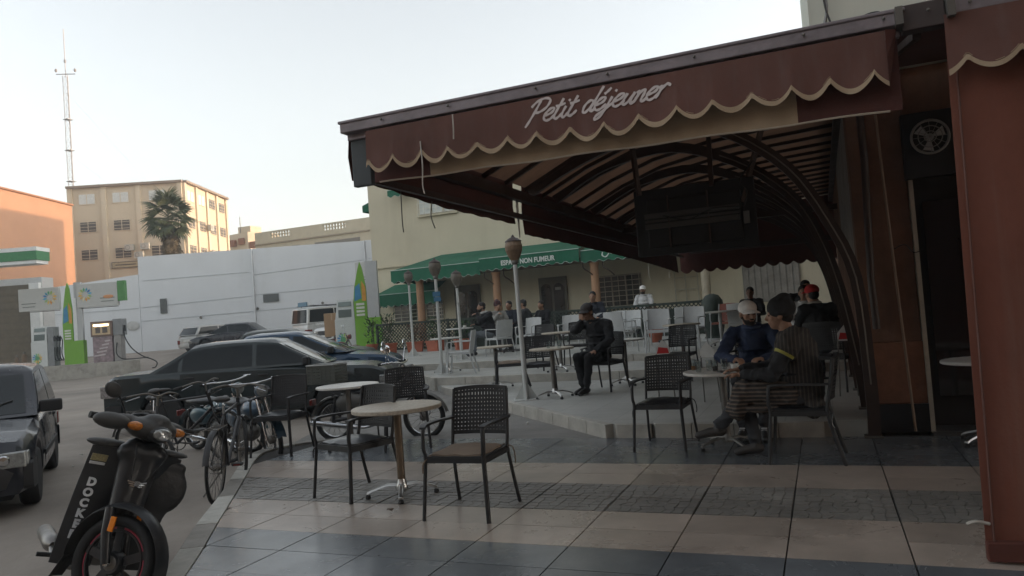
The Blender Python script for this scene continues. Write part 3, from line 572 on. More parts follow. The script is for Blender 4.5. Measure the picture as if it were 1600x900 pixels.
def window(x0, x1, z0, z1, y, grille=True, lit=None, nv=3, nh=6, fm=WHT, gm=None):
    f = bb('window', fm, x0-.04, x1+.04, y-.03, y+.02, z0-.04, z1+.04)
    bb('pane', lit or mat('dark_pane', (.03,.032,.03), .1, spec=.7), x0, x1, y-.045, y-.031, z0, z1, f)  # even dark pane colour unless another material is passed
    g = B()
    for i in range(1, nv): g.box((x0+(x1-x0)*i/nv, y-.055, (z0+z1)/2), (.05,.03,z1-z0))
    g.build('mullion', fm, f)
    if grille:
        g = B()
        for i in range(nh+1): g.box(((x0+x1)/2, y-.14, z0+(z1-z0)*i/nh), (x1-x0+.16, .014, .022))
        for i in range(nv*2+1): g.box((x0+(x1-x0)*i/nv/2, y-.155, (z0+z1)/2), (.02,.014,z1-z0+.1))
        g.build('grille', gm or mat('grille_white', (.5,.48,.42), .6), f)
    bb('sill', fm, x0-.1, x1+.1, y-.12, y-.0301, z0-.1, z0-.041, f); return f
PALW = mat('pale_window', (.55,.58,.55), .25, spec=.8)
window(-14.0,-12.45,5.48,6.5,25,True,PALW,3,5,CRM,mat('white_bars', (.6,.58,.5), .5)); window(-8.5,-7,5.5,6.6,25,True,None,3,5); window(-15.42,-13.3,1.45,2.15,25,True,None,3,5,CRM)
window(-7.13,-5.68,1.42,2.45,25,True,None,3,6,mat('brown_frame', (.2,.16,.12), .6),mat('grille_beige', (.35,.32,.26), .6))
for x0 in (-12.75,-9.35):
    d = bb('door', mat('door_brown', (.13,.115,.09), .55, dirt=.3), x0, x0+1.05, 24.93, 24.999, .42, 2.62)
    for k in (0,1):
        xa = x0+.09+k*.47; g = B(); g.poly([(xa,.6),(xa+.38,.6),(xa+.38,2.2)]+[(xa+.19+.19*math.cos(a*.393),2.2+.19*math.sin(a*.393)) for a in range(1,8)]+[(xa,2.2)], 24.905, 24.929); g.build('glass_pane', mat('door_glass_dark', (.02,.022,.022), .1, spec=.7), d)
    bb('handle', STEEL, x0+.49, x0+.56, 24.87, 24.90, 1.4, 1.45, d)
bb('notice', mat('notice_grey', (.3,.3,.28), .6), -8.72, -8.5, 24.88, 24.903, 2.15, 2.25)
# shutters at right, white trellis
sh = bb('shutter', mat('grey_shutter', (.23,.215,.19), .7, dirt=.4), -2.33, -.6, 24.93, 24.999, 1.2, 2.5)
for i in range(9): bb('slat', mat('grey_shutter_b', (.27,.25,.22), .7, dirt=.4), -2.3+.19*i, -2.3+.19*i+.15, 24.90, 24.929, 1.22, 2.48, sh)
g = B()
for x in (-4.5,-4.15,-3.75): g.box((x,24.9,1.7),(.03,.02,1.5))
for z in (1.0,1.4,1.8,2.2,2.42): g.box((-4.12,24.88,z),(.8,.02,.02))
g.build('trellis', mat('trellis_pale', (.4,.38,.32), .7), cb2)
# columns
for x in (-13.0,-10.05,-6.62,-3.2):
    g = B(); g.lathe([(.17,.42),(.17,.55),(.14,.58),(.132,2.75),(.16,2.8),(.16,2.86)], (x,22.8,0), 20); g.build('column', COLM if x < -4 else mat('pale_column_plaster', (.42,.37,.28), .7, dirt=.3), cb2, smooth=40)
bb('beam', mat('beam_brown', (.16,.13,.10), .8), -13.4, .05, 22.72, 22.9, 2.87, 3.05)  # beam in one even dull brown
for x in (-10.4,-9.7,-6.95,-6.3):
    g = B(); g.tube(catmull([(x,22.7,2.95),(x+.05,22.55,2.7),(x+.22,22.6,2.55),(x+.33,22.75,2.4)],5), .02, 6); g.build('scroll_bracket', BRN, cb2)
# green awnings (top slope, front valance, white piping, hip side)
def awning(x0, x1, zt, zb, y0, yf, vz, lab=None, hipL=0., hipR=0., parent=cb2):
    k = 26; a = B(); r0 = [(x0+hipL+(x1-x0-hipL-hipR)*i/k, y0, zt) for i in range(k+1)]; r1 = [(x0+(x1-x0)*i/k, yf, zb) for i in range(k+1)]
    mid = [tuple((Vector(p)*.45+Vector(q)*.55)+Vector((0,0,-.025*abs(math.sin(i*.35))))) for i, (p, q) in enumerate(zip(r0, r1))]
    a.sheet([r0, mid, r1], .006)
    if hipL: a.add([(x0+hipL,y0,zt),(x0,yf,zb),(x0,y0,zb)],[(0,1,2)])
    if hipR: a.add([(x1-hipR,y0,zt),(x1,yf,zb),(x1,y0,zb)],[(0,1,2)])
    o = a.build('awning', GRN, parent)
    v = B(); n = int((x1-x0)/.05); v.sheet([[(x0+(x1-x0)*i/n, yf-.012, zb-.01) for i in range(n+1)], [(x0+(x1-x0)*i/n, yf-.02-.02*math.sin(i*.4), zb-vz+.035*math.cos(i*math.pi/3)) for i in range(n+1)]], .004, (0,1,0))
    for xs in ((x0,) if hipL else ())+((x1,) if hipR else ()):
        v.sheet([[(xs, yf+(y0-yf)*i/12, zb-.01) for i in range(13)], [(xs, yf+(y0-yf)*i/12, zb-vz+.035*math.cos(i*2)) for i in range(13)]], .004, (1,0,0))
    v.build('valance', GRN, o); p = B(); p.tube([(x0,yf-.03,zb),(x1,yf-.03,zb)], .014, 5); p.tube([(x0+(x1-x0)*i/n, yf-.03, zb-vz+.035*math.cos(i*math.pi/3)) for i in range(n+1)], .008, 4); p.build('piping', GRNW, o)
    return o
awning(-13.95,-10.47,3.86,3.24,24.99,22.5,.42,hipL=.75); aw2 = awning(-10.45,-6.97,3.84,3.32,24.99,22.42,.40); aw3 = awning(-6.95,-3.0,3.82,3.24,24.99,22.5,.36)
low = awning(-15.75,-13.08,2.88,2.5,24.99,24.1,.45,hipL=.4)
awning(-15.1,-14.3,6.75,6.5,24.99,24.5,.25)
g = B(); g.add([(-16.36,25.6,6.5),(-16.95,25.5,6.25),(-16.95,26.8,6.25),(-16.36,26.8,6.5),(-16.95,25.5,5.98),(-16.36,25.5,6.0),(-16.95,26.8,5.98)],[(0,1,2,3),(0,5,4,1),(1,4,6,2)]); g.build('awning', GRN, cb2, fix=False)
tw_ = mat('white_lettering', (.62,.66,.62), .6)
def place_text(txt, size, x, y, z, parent, off=(0,0,0), rx=R(90), bold=.0, sx=1., m=tw_, rz=0, nm='lettering', depth=.003):
    me = text_mesh(txt, size, m, depth, bold); o = inst(nm, me, parent, (x-off[0],y-off[1],z-off[2]), (rx,0,rz), (sx,1,1)); return o
place_text('ESPACE NON FUMEUR', .225, -8.72, 22.37, 3.10, aw2, (BX,BY,0), bold=.006, sx=.83)
# arabic words drawn as strokes on the third awning, right to left
g = B(); k_ = 0
for stk in ([(-5.35,3.02),(-5.32,3.0),(-5.38,2.97),(-5.5,2.98),(-5.56,3.06)],[(-5.56,2.99),(-5.66,2.98),(-5.70,3.05),(-5.73,2.98),(-5.84,2.98)],[(-5.84,2.98),(-5.88,3.07),(-5.97,3.05),(-6.02,2.98),(-5.84,2.985)],
            [(-6.04,3.08),(-6.00,2.99),(-6.12,2.98),(-6.2,2.98)],[(-6.2,2.98),(-6.24,3.05),(-6.29,2.96),(-6.38,2.9),(-6.48,2.95),(-6.46,3.04)],[(-5.12,2.99),(-5.2,2.98),(-5.25,3.06),(-5.32,3.04)],
            [(-5.9,3.14),(-5.91,3.15)],[(-6.1,3.08),(-6.11,3.09)],[(-5.68,2.9),(-5.70,2.91)],[(-6.36,3.04),(-6.37,3.05)],[(-6.3,3.13),(-6.33,3.14)]):
    cp = catmull([(a+.25,0,(b-3)*1.15+3.09) for a, b in stk], 5); g.ribbon([(p.x,p.z) for p in cp], .035, 22.455-.0005*k_, th=.001); k_ += 1
g.build('lettering', tw_, aw3)
# ------------------------------------------------------------ lattice fence
streak(CRM,.28,2.2,.25,(.34,.29,.2),.5)
DGR = mat('dark_green_timber', (.018,.03,.022), .6, var=.2, dirt=.3)
fe = thing('lattice_fence', 'low dark green lattice fence running in front of the cream building columns', 'fence', (-8.7,22,.42))
xs = [-14.35+1.39*i for i in range(9)]
for x in xs: g = M(); g.box((x+8.7,0,.5),(.07,.07,1.0)); g.build('post', DGR, fe)
for a, b in zip(xs, xs[1:]):
    g = M(); g.box(((a+b)/2+8.7,0,.95),(b-a-.075,.09,.07)); g.build('rail', DGR, fe); g = M(); g.box(((a+b)/2+8.7,0,.09),(b-a-.075,.05,.07)); g.build('rail', DGR, fe)
    g = M(); L_ = b-a-.08; H_ = .8; c0 = (a+b)/2+8.7-L_/2
    for s_ in (1,-1):
        k = -H_
        while k < L_:
            x0_, x1_ = max(0,k), min(L_, k+H_); z0_, z1_ = x0_-k, x1_-k
            if x1_-x0_ > .02:
                if s_ < 0: z0_, z1_ = H_-z0_, H_-z1_
                g.bar((c0+x0_, .012*s_, .12+z0_), (c0+x1_, .012*s_, .12+z1_), .03, .01, up=(0,1,0))
            k += .125
    tag(g.build('lattice', DGR, fe), kind='stuff')
g = M(); g.box((-1.35,.03,.4),(2.6,.015,.78)); g.build('back_board', DGR, fe); g = M(); g.box((4.6,.03,.4),(2.6,.015,.78)); g.build('back_board', DGR, fe)
# folded parasol / dark bin at fence end
t = thing('covered_parasol', 'folded parasol wrapped in dark green cover at the right end of the lattice fence', 'parasol', (-2.5,18.6,.42))
M().lathe([(.22,0),(.24,.05),(.2,.12),(.25,.3),(.28,.7),(.25,.95),(.16,1.08),(.04,1.12)], n=14).build('cover', DGR, t, smooth=50); M().lathe([(.3,0),(.3,.045)], n=20).build('base', GRYC, t)

# ------------------------------------------------------------ potted plants
LEAF = mat('pot_plant_leaf', (.035,.075,.025), .6, var=.35, scale=20, trans=.15); POTM = mat('terracotta_pot', (.34,.10,.055), .7, var=.15, dirt=.3, dirtcol=(.2,.12,.09)); POTD = mat('dry_leaf', (.12,.07,.04), .7, var=.3)
def plant(x, y, z, h, w_, pot, lab, leaf=LEAF, n=110, seed=1, nm='potted_plant'):
    rr = random.Random(seed); t = thing(nm, lab, 'plant', (x,y,z), rr.uniform(0,3), 'potted plants along the lattice fence')
    g = M()
    if pot == 'box': g.box((0,0,.15),(.46,.3,.3),taper=1.12); g.box((0,0,.31),(.54,.38,.05))
    else: g.lathe([(.12,0),(.17,.2),(.2,.28),(.21,.28),(.21,.33),(.18,.33),(.17,.27)], n=18)
    g.build('pot', POTM, t, smooth=30)
    g = M()
    for i in range(6): a = rr.uniform(0,6.3); g.tube([(0.08*math.cos(a),.08*math.sin(a),.28),(w_*.3*math.cos(a),w_*.3*math.sin(a),.3+h*.5),(w_*.5*math.cos(a),w_*.5*math.sin(a),.3+h*.9)], .008, 4)
    g.build('stem', BRN, t); g = M()
    for i in range(n):
        a = rr.uniform(0,6.3); q = rr.random()**.6; zz = .3+h*rr.uniform(.05,1); r_ = w_*q*(1-.5*abs((zz-.3)/h-.5)); c = Vector((r_*math.cos(a), r_*math.sin(a), zz))
        d = Vector((math.cos(a)*rr.uniform(.3,1), math.sin(a)*rr.uniform(.3,1), rr.uniform(-.5,.9))).normalized(); u = frame_from(d)[0]; l = rr.uniform(.09,.2); k = l*.22
        g.add([c, c+d*l*.5+u*k, c+d*l, c+d*l*.5-u*k], [(0,1,2,3)])
    tag(g.build('foliage', leaf, t, fix=False), kind='stuff'); return t
for i, (x, y, z, h, w_, pot, lab, lf) in enumerate([(-13.4,21.2,.42,1.0,.34,'box','bushy dark shrub in a rectangular terracotta pot, leftmost by the fence',LEAF),(-12.35,21.1,.42,.55,.26,'box','reddish dry plant in a rectangular terracotta pot behind the first lamp post',POTD),
    (-11.55,21.0,.42,.75,.3,'box','green plant in a terracotta pot just left of the tall lamp post',LEAF),(-10.5,20.9,.42,.6,.25,'box','low green plant in a terracotta pot behind the leftmost grey chair',LEAF),
    (-12.2,19.2,.30,.0001,.01,'round','empty round terracotta pot on the terrace edge beside the lamp base',POTD),(-14.2,21.4,.42,.9,.22,'round','thin dark plant at the left end of the lattice fence',LEAF),
    (-4.0,18.9,.42,.55,.16,'round','small red leaved plant standing between two grey chairs',POTD)]): plant(x,y,z,h,w_,pot,lab,lf,n=8 if h < .01 else 130,seed=i)
g = M()
for s_ in (0,1):
    rr = random.Random(30+s_)
    for i in range(9): a = rr.uniform(0,6.3); P = [(0,0,0),(.03*math.cos(a),.03*math.sin(a),.4),(.15*math.cos(a),.15*math.sin(a),.7+.2*rr.random())]
# ------------------------------------------------------------ lamp posts
LPM = mat('lamp_white_paint', (.50,.51,.49), .5, var=.08, dirt=.3, dirtcol=(.25,.24,.2)); GLB = mat('lamp_globe_dusty', (.27,.24,.20), .35, var=.2, dirt=.5, trans=.45, dirtcol=(.07,.055,.045)); 
def lamp(x, y, z, h, gl, lab, lean=(0,0)):
    t = thing('lamp_post', lab, 'lamp post', (x,y,z), .4, 'lamp posts on the terrace'); t.rotation_euler = (lean[0],lean[1],.4)
    M().tube([(0,0,0),(0,0,h)], [.038,.03], 12).build('pole', LPM, t, smooth=40)
    g = M()
    for k in range(4): a = k*math.pi/2; g.bar((0,0,.09),(math.cos(a)*.01,math.sin(a)*.01,.09),.01,.01); g.add([(.03*math.cos(a)-.006*math.sin(a),.03*math.sin(a)+.006*math.cos(a),.24),(.17*math.cos(a)-.006*math.sin(a),.17*math.sin(a)+.006*math.cos(a),.012),(.03*math.cos(a)-.006*math.sin(a),.03*math.sin(a)+.006*math.cos(a),.012),(.03*math.cos(a)+.006*math.sin(a),.03*math.sin(a)-.006*math.cos(a),.24),(.17*math.cos(a)+.006*math.sin(a),.17*math.sin(a)-.006*math.cos(a),.012),(.03*math.cos(a)+.006*math.sin(a),.03*math.sin(a)-.006*math.cos(a),.012)],[(0,1,2),(3,5,4),(0,3,4,1),(1,4,5,2),(0,2,5,3)])
    g.build('base_fin', LPM, t); g = M(); g.box((0,0,.006),(.36,.36,.012)); g.build('base_plate', LPM, t)
    M().lathe([(.03,0),(.05,.02),(.055,.05),(.045,.07)], (0,0,h-.03), 14).build('collar', STEEL, t, smooth=40)
    M().lathe([(.05,0),(.09,.06),(.125,.15),(.13,.22),(.115,.28)], (0,0,h+.03), 16).build('globe', gl, t)
    M().lathe([(.125,0),(.12,.015),(.075,.05),(.03,.07),(.012,.10),(.0,.11)], (0,0,h+.31), 16).build('cap', BRN, t); return t
GLB2 = mat('lamp_globe_brown', (.28,.19,.12), .4, var=.3, dirt=.5, trans=.3)
lamp(-4.13,10.15,.14,2.02,GLB2,'nearest lamp post with brown onion shaped globe, beside the black cafe tables',(0,R(-.6)))
l2 = lamp(-7.40,13.66,.28,2.0,GLB,'lamp post with small blue sign below its clear globe, by the grey chair')
lamp(-10.9,18.5,.42,2.06,GLB,'leftmost lamp post, standing at the terrace edge by the pots'); l4 = lamp(-7.9,15.6,.42,1.72,GLB,'shorter lamp post with small globe near the man eating at a white table')
g = M(); g.box((0,-.04,1.66),(.16,.012,.10)); g.box((.01,-.04,1.55),(.15,.012,.09)); g.build('sign_plate', mat('blue_sign', (.05,.16,.28), .5, var=.3), l2); g = M(); g.box((0,-.035,1.42),(.06,.05,.16)); g.build('meter_box', LPM, l4)

# ================================================================== CHAIRS AND TABLES
def make_chair(nm, m, perforated=True, cushion=None, lab=None):
    t = thing(nm, lab, 'chair', (0,0,-50)); lg = {}
    for sx in (-1,1):
        g = M(); g.tube(catmull([(sx*.225,.215,.645),(sx*.232,.225,.62),(sx*.232,.235,.5),(sx*.225,.225,.44),(sx*.232,.235,.3),(sx*.248,.262,.0)],4), .0165, 8, sq=.8); g.build('leg', m, t, smooth=60)
        g = M(); g.tube(catmull([(sx*.215,-.285,.86),(sx*.222,-.262,.7),(sx*.225,-.225,.5),(sx*.225,-.215,.42),(sx*.238,-.262,.2),(sx*.25,-.32,.0)],4), .016, 8, sq=.8); g.build('leg', m, t, smooth=60)
        g = M(); P = catmull([(sx*.228,.235,.642),(sx*.245,.17,.655),(sx*.252,-.02,.655),(sx*.235,-.2,.65),(sx*.222,-.262,.655)],4)
        vs, fs = [], []
        for p in P: vs += [p+Vector((-.026,0,-.008)),p+Vector((.026,0,-.008)),p+Vector((.024,0,.008)),p+Vector((-.024,0,.008))]
        for j in range(len(P)-1): fs += [(j*4+k,j*4+(k+1)%4,(j+1)*4+(k+1)%4,(j+1)*4+k) for k in range(4)]
        fs += [(3,2,1,0),tuple(len(P)*4-4+k for k in range(4))]; g.add(vs, fs); g.build('armrest', m, t, smooth=40)
    g = M(); rows = []
    for i in range(9):
        y = -.22+.45*i/8; rows.append([(x*.228*(1-.04*(i<1)), y, .442-.012*(1-x*x)*math.sin(math.pi*i/8)) for x in (-1,-.6,-.2,.2,.6,1)])
    g.sheet(rows, .022); g.build('seat', m, t, smooth=40, bevel=.004)
    g = M(); g.bar((-.225,.222,.415),(.225,.222,.415),.02,.035); g.bar((-.225,-.22,.415),(.225,-.22,.415),.02,.035)
    for sx in (-1,1): g.bar((sx*.225,-.22,.412),(sx*.225,.222,.412),.02,.035)
    g.build('seat_frame', m, t)
    bz = lambda u, v: Vector((u*.225*(1-.03*v), -.232-.058*v+ -.035*(1-u*u), .535+.32*v+ .012*(1-u*u)*(v>.9)))   # u -1..1, v 0..1
    g = M()
    if perforated:
        NX, NZ = 17, 11
        for j in range(NZ+1):
            v = j/NZ; h_ = .0095 if 0 < j < NZ else .014
            P = [bz(-1+2*i/12, v) for i in range(13)]
            for a, b in zip(P, P[1:]): g.bar(a, b, .008 if 0<j<NZ else .016, h_*2)
        for i in range(NX+1):
            u = -1+2*i/NX; P = [bz(u, v) for v in (0,.33,.66,1)]; wd = .0165 if 0<i<NX else .022
            for a, b in zip(P, P[1:]): g.bar(a, b, wd, .0085, up=(0,1,0))
        g.build('backrest', m, t)
    else:
        bz2 = lambda u, v: bz(u, v*1.25-.25)
        g.sheet([[bz2(-1+2*i/8, v) for i in range(9)] for v in (0,.1,.4,.7,.95,1)], .014, (0,1,0)); g.build('backrest', m, t, smooth=50, bevel=.004)
    if cushion:
        g = M(); rows = []
        for i in range(9):
            y = -.2+.4*i/8; rows.append([(x*.205*(1-.1*(abs(i-4)>3)), y, .452+.028*(1-x**4)*(1-((i-4)/4)**4)+.004*math.sin(7*x+i)) for x in (-1,-.8,-.4,0,.4,.8,1)])
        g.sheet(rows, .012); g.build('cushion', cushion, t, smooth=60)
        g = M(); g.tube(catmull([(-.19,-.2,.45),(-.25,-.25,.42),(-.27,-.24,.34),(-.26,-.26,.30)],4), .005, 5); g.build('cushion_tie', cushion, t); g = M(); g.tube(catmull([(.19,.2,.45),(.23,.25,.40),(.235,.255,.33)],4), .006, 5); g.build('cushion_tie', cushion, t)
    return t
CUTAN = mat('tan_cushion', (.20,.15,.11), .9, var=.15, bump=.3, bscale=120, dirt=.2); CUBLK = mat('black_cushion', (.013,.014,.016), .35, var=.2, bump=.25, bscale=20, coat=.12)
chB = make_chair('cafe_chair', BLK, True, None, 'x'); chT = make_chair('cafe_chair', BLK, True, CUTAN, 'x'); chK = make_chair('cafe_chair', BLK, True, CUBLK, 'x'); chG = make_chair('garden_chair', GRYC, False, None, 'x')
used = set()
def chair(src, x, y, z, fx, fy, lab, grp):
    if id(src) not in used:
        used.add(id(src)); src.location = (x,y,z); src.rotation_euler = (0,0,yaw(fx,fy)); src['label'] = lab; src['group'] = grp; return src
    return dup(src, (x,y,z), yaw(fx,fy), lab, grp)
GB, GG = 'black armchairs of the cafe', 'grey armchairs on the terrace'
chair(chT,-2.46,4.84,0,.02,-1,'black armchair with tan seat cushion, front right beside the terrazzo table',GB)
chair(chK,-3.72,5.25,0,-.30,-.95,'black armchair with shiny black cushion on the left of the nearest round table',GB)
chair(chK,-5.92,6.92,0,.22,-.97,'black armchair left of the white round table, near the kerb and motorcycles',GB)
chair(chK,-4.45,7.3,0,.5,-.86,'black armchair right of the white round table, in front of the moped wheel',GB)
chair(chK,-1.52,7.25,0,-.05,-1,'empty black armchair before the terrace step, left of the two talking men',GB)
chair(chK,-.25,6.74,0,-1,.03,'black armchair carrying the man in the striped robe',GB)
chair(chB,-.78,8.62,.14,-.1,-1,'black armchair behind the man in the blue jacket',GB)
chair(chT,-4.98,11.62,.14,-.93,-.35,'black armchair with grey seat pad right behind the nearest lamp post, side on',GB)
chair(chK,-4.25,11.1,.14,.35,-.94,'black armchair facing the camera left of the man in black, behind the glasses table',GB)
chair(chK,-3.18,11.05,.14,-.25,-.97,'black armchair carrying the man in black who covers his face',GB)
chair(chB,-5.2,13.6,.28,-.2,-1,'dark armchair on the middle step behind the nearest lamp post',GB)
chair(chB,-4.5,13.95,.28,.1,-1,'black armchair on the middle step directly behind the man in black',GB)
chair(chB,-2.22,12.15,.14,-.1,-1,'black armchair in the middle of the lower terrace, below the grey chairs',GB)
chair(chB,.02,10.35,.14,.25,.97,'black armchair under the man with the red cap, beside the arched ribs',GB)
chair(chB,-.45,14.2,.28,.3,.95,'black armchair deep under the awning among the seated group',GB)
chair(chG,-6.88,13.55,.28,-.95,-.3,'grey armchair facing left, second row beside the lamp with the blue sign',GG)
for (x,y,z,fx,fy,lab) in [(-7.35,16.6,.42,-.8,.5,'grey armchair just right of the bearded man at the white table'),(-6.85,17.3,.42,-.2,-1,'grey armchair seen frontally, second right of the bearded man'),
    (-5.45,16.4,.42,.1,-1,'pale grey armchair left behind the man in black'),(-4.75,16.5,.42,0,-1,'grey armchair with high back just right of the man in black'),(-4.0,15.4,.42,.3,.95,'grey armchair by the round white table, turned to the fence'),
    (-4.45,17.9,.42,-.3,-1,'low grey armchair directly before the man in the white cap'),(-3.6,17.2,.42,.1,1,'grey armchair at rear, left of the small red plant'),(-3.12,15.0,.42,.12,-1,'grey armchair in front row, left of the small red plant'),
    (-2.95,17.4,.42,-.1,1,'rear grey armchair right of the small red plant'),(-2.52,15.3,.42,-.15,-1,'front grey armchair right of the small red plant'),(-1.6,16.3,.42,.2,1,'grey armchair next to the folded green parasol, under the awning edge'),
    (-8.05,17.95,.42,.2,-1,'grey armchair behind the bearded man'),(-5.0,19.2,.42,.1,-1,'grey armchair near the fence left of the white capped man')]: chair(chG,x,y,z,fx,fy,lab,GG)
c = chair(chG,-2.15,17.75,.42,-.3,-1,'armchair with rust red backrest beside the white pedestal table','grey armchairs on the terrace')
RED = mat('rust_red_plastic', (.22,.06,.035), .5)
for k in c.children:
    if k.name.startswith(('backrest','seat')): k.data = k.data.copy(); k.data.materials.clear(); k.data.materials.append(RED)

TT1 = mat('terrazzo_top', (.40,.35,.28), .42, var=.22, scale=40, dirt=.35, dirtcol=(.2,.17,.13)); TT2 = mat('white_top', (.60,.60,.57), .3, var=.08, dirt=.2, dirtcol=(.35,.35,.33)); TT3 = mat('chipped_white_top', (.58,.56,.52), .35, var=.12, scale=20, dirt=.55, dirtcol=(.25,.2,.15))
def table(x, y, z, rad, top, colm, lab, foot=ALU, h=.73, rz=.3, thick=.028, nm='round_table', nf=4):
    t = thing(nm, lab, 'table', (x,y,z), rz, 'round pedestal tables')
    M().lathe([(rad-.008,h-thick),(rad,h-thick+.006),(rad,h-.006),(rad-.006,h),(0,h)], n=48).build('tabletop', top, t, smooth=40)
    M().lathe([(.16,h-thick-.008),(.16,h-thick-.001)], n=16).build('top_plate', STEEL, t)
    M().lathe([(.032,.1),(.032,h-thick-.008)], n=16).build('column', colm, t, smooth=50)
    M().lathe([(.05,.06),(.052,.085),(.04,.11),(.034,.14)], n=16).build('hub', foot, t, smooth=40)
    for k in range(nf):
        a = k*2*math.pi/nf+.4; g = M(); P = [Vector((math.cos(a)*r_, math.sin(a)*r_, zz)) for r_, zz in ((.03,.085),(.12,.09),(.24,.055),(.285,.035))]; vs = []; fs = []
        sd_ = Vector((-math.sin(a),math.cos(a),0))
        for j, p in enumerate(P):
            w2 = (.026,.024,.02,.022)[j]; vs += [p-sd_*w2, p+sd_*w2, p+sd_*w2*.6+Vector((0,0,.018)), p-sd_*w2*.6+Vector((0,0,.018))]
        for j in range(3): fs += [(j*4+q,j*4+(q+1)%4,(j+1)*4+(q+1)%4,(j+1)*4+q) for q in range(4)]
        fs += [(3,2,1,0),(12,13,14,15)]; g.add(vs, fs); f_ = g.build('foot', foot, t, smooth=40, bevel=.003)
        M().lathe([(.018,.0),(.022,.008),(.018,.03)], (math.cos(a)*.275,math.sin(a)*.275,0), 10).build('glide', RUB, f_)
    return t
table(-3.27,5.22,0,.365,TT1,BRASSY,'nearest round terrazzo table with brown column and aluminium foot',rz=.1,thick=.035)
table(-5.15,7.2,0,.36,TT3,STEEL,'white round table with chipped rim between two black chairs near the kerb',foot=STEEL,rz=.7)
table(-.93,7.2,0,.36,TT3,STEEL,'white round table with glasses and a cup, between the two conversing men',foot=STEEL)
table(-3.72,10.25,.14,.33,TT1,STEEL,'round table with two glasses in front of the man in black')
table(-5.36,11.88,.14,.32,TT1,STEEL,'brownish round table behind the nearest lamp post')
table(-7.5,14.1,.28,.33,TT2,LPM,'white round table in front of the lamp with blue sign')
table(-4.58,13.1,.28,.33,TT1,STEEL,'greyish round table left behind the man in black')
table(-3.0,11.7,.14,.33,TT2,STEEL,'white round table standing alone right of the man in black')
table(-2.35,13.3,.28,.33,TT1,BRN,'brown round table behind the central black chair')
table(-8.72,17.2,.42,.36,TT2,LPM,'white round table where the bearded man eats')
table(-2.0,15.9,.42,.33,TT2,LPM,'white pedestal table in front of the folded green parasol')
table(-.55,12.1,.14,.33,TT2,STEEL,'white table with cups deep under the awning before the red capped man')
table(1.22,7.4,0,.33,TT2,STEEL,'white round table half hidden behind the red brown curtain',h=.72)
# tableware
GLS = mat('drinking_glass_body', (.30,.32,.31), .06, var=.05, trans=.5, spec=.9); CER = mat('white_china', (.7,.69,.66), .25, var=.03)
def tumbler(x, y, z, lab, h=.10, r_=.03, fill=None):
    t = thing('drinking_glass', lab, 'glass', (x,y,z), 0, 'drinking glasses on the tables'); M().lathe([(r_*.8,0),(r_,h),(r_-.003,h),(r_*.8-.003,.006),(0,.006)], n=16).build('body', glass('clear_glass'), t, smooth=40)
    if fill: M().lathe([(r_*.76,.007),(r_*.86,h*.45),(0,h*.45)], n=14).build('drink', fill, t)
TEA = mat('mint_tea', (.28,.12,.03), .1); CRE = mat('coffee', (.05,.025,.012), .2)
for x, y, lab, f_ in ((-1.13,7.1,'left water glass on the table of the conversing men',None),(-1.05,7.22,'second water glass, beside the left one, on the conversing men table',None),(-.98,7.12,'glass of dark coffee on the conversing men table',CRE),(-1.2,7.28,'brownish tea glass at the back left rim of the conversing men table',TEA),(-.92,7.3,'water glass at the centre of the conversing men table',None)): tumbler(x,y,.731,lab,fill=f_)
tumbler(-3.74,10.18,.871,'left glass on the table of the man in black'); tumbler(-3.58,10.2,.871,'right glass on the table of the man in black')
def cup(x, y, z, lab):
    t = thing('coffee_cup', lab, 'cup', (x,y,z), 0, 'white coffee cups'); M().lathe([(.02,.006),(.035,.03),(.038,.062),(.035,.062),(.03,.03),(0,.012)], n=18).build('body', CER, t, smooth=50); M().lathe([(.03,0),(.065,.01),(.063,.013),(.0,.004)], n=20).build('saucer', CER, t, smooth=50)
    M().loop((.043,0,.036), .014, .004, 12, 6, 'y').build('handle', CER, t, smooth=60)
cup(-.80,7.1,.731,'white coffee cup nearest the striped robe man'); cup(-8.5,17.05,1.151,'white cup on the bearded man table'); cup(-.6,12.05,.871,'left white cup on the table under the awning'); cup(-.42,12.0,.871,'right white cup on the table under the awning')
t = thing('phone', 'dark smartphone lying on the table between the conversing men', 'phone', (-.9,7.02,.731), .4); g = M(); g.box((0,0,.004),(.075,.15,.008)); g.build('body', BLK, t, bevel=.002)
def saltbox(x, y, z, lab, red, rz, tall=0):
    t = thing('menu_stand', lab, 'menu stand', (x,y,z), rz, 'triangular menu stands'); P = [(-.085,0),(.085,0),(.085,.09),(0,.19),(-.085,.09)]
    g = M(); g.poly([(a, b+tall) for a, b in P], -.005, .005); g.build('card', mat('card_white', (.6,.6,.58), .5), t)
    if red: g = M(); g.poly([(-.075,.02+tall),(.075,.02+tall),(.06,.085+tall),(-.05,.1+tall)], -.007, -.0055); g.build('red_print', mat('card_red', (.5,.02,.02), .5), t)
    g = M()
    for s_ in (-1,1): g.tube([(s_*.08,0,tall+.02),(s_*.1,.09,.0)], .004 if not tall else .009, 5); 
    g.build('leg', STEEL, t)
saltbox(-1.88,9.2,.14,'menu stand with red print on thin legs behind the empty black chair',True,.1,.62); saltbox(-1.36,9.3,.14,'plain white triangular menu stand behind the glasses table',False,-.1,.56); saltbox(.2,9.55,.14,'menu stand with dull red band leaning by the arched rib, right of the robe man',True,.1,.66)
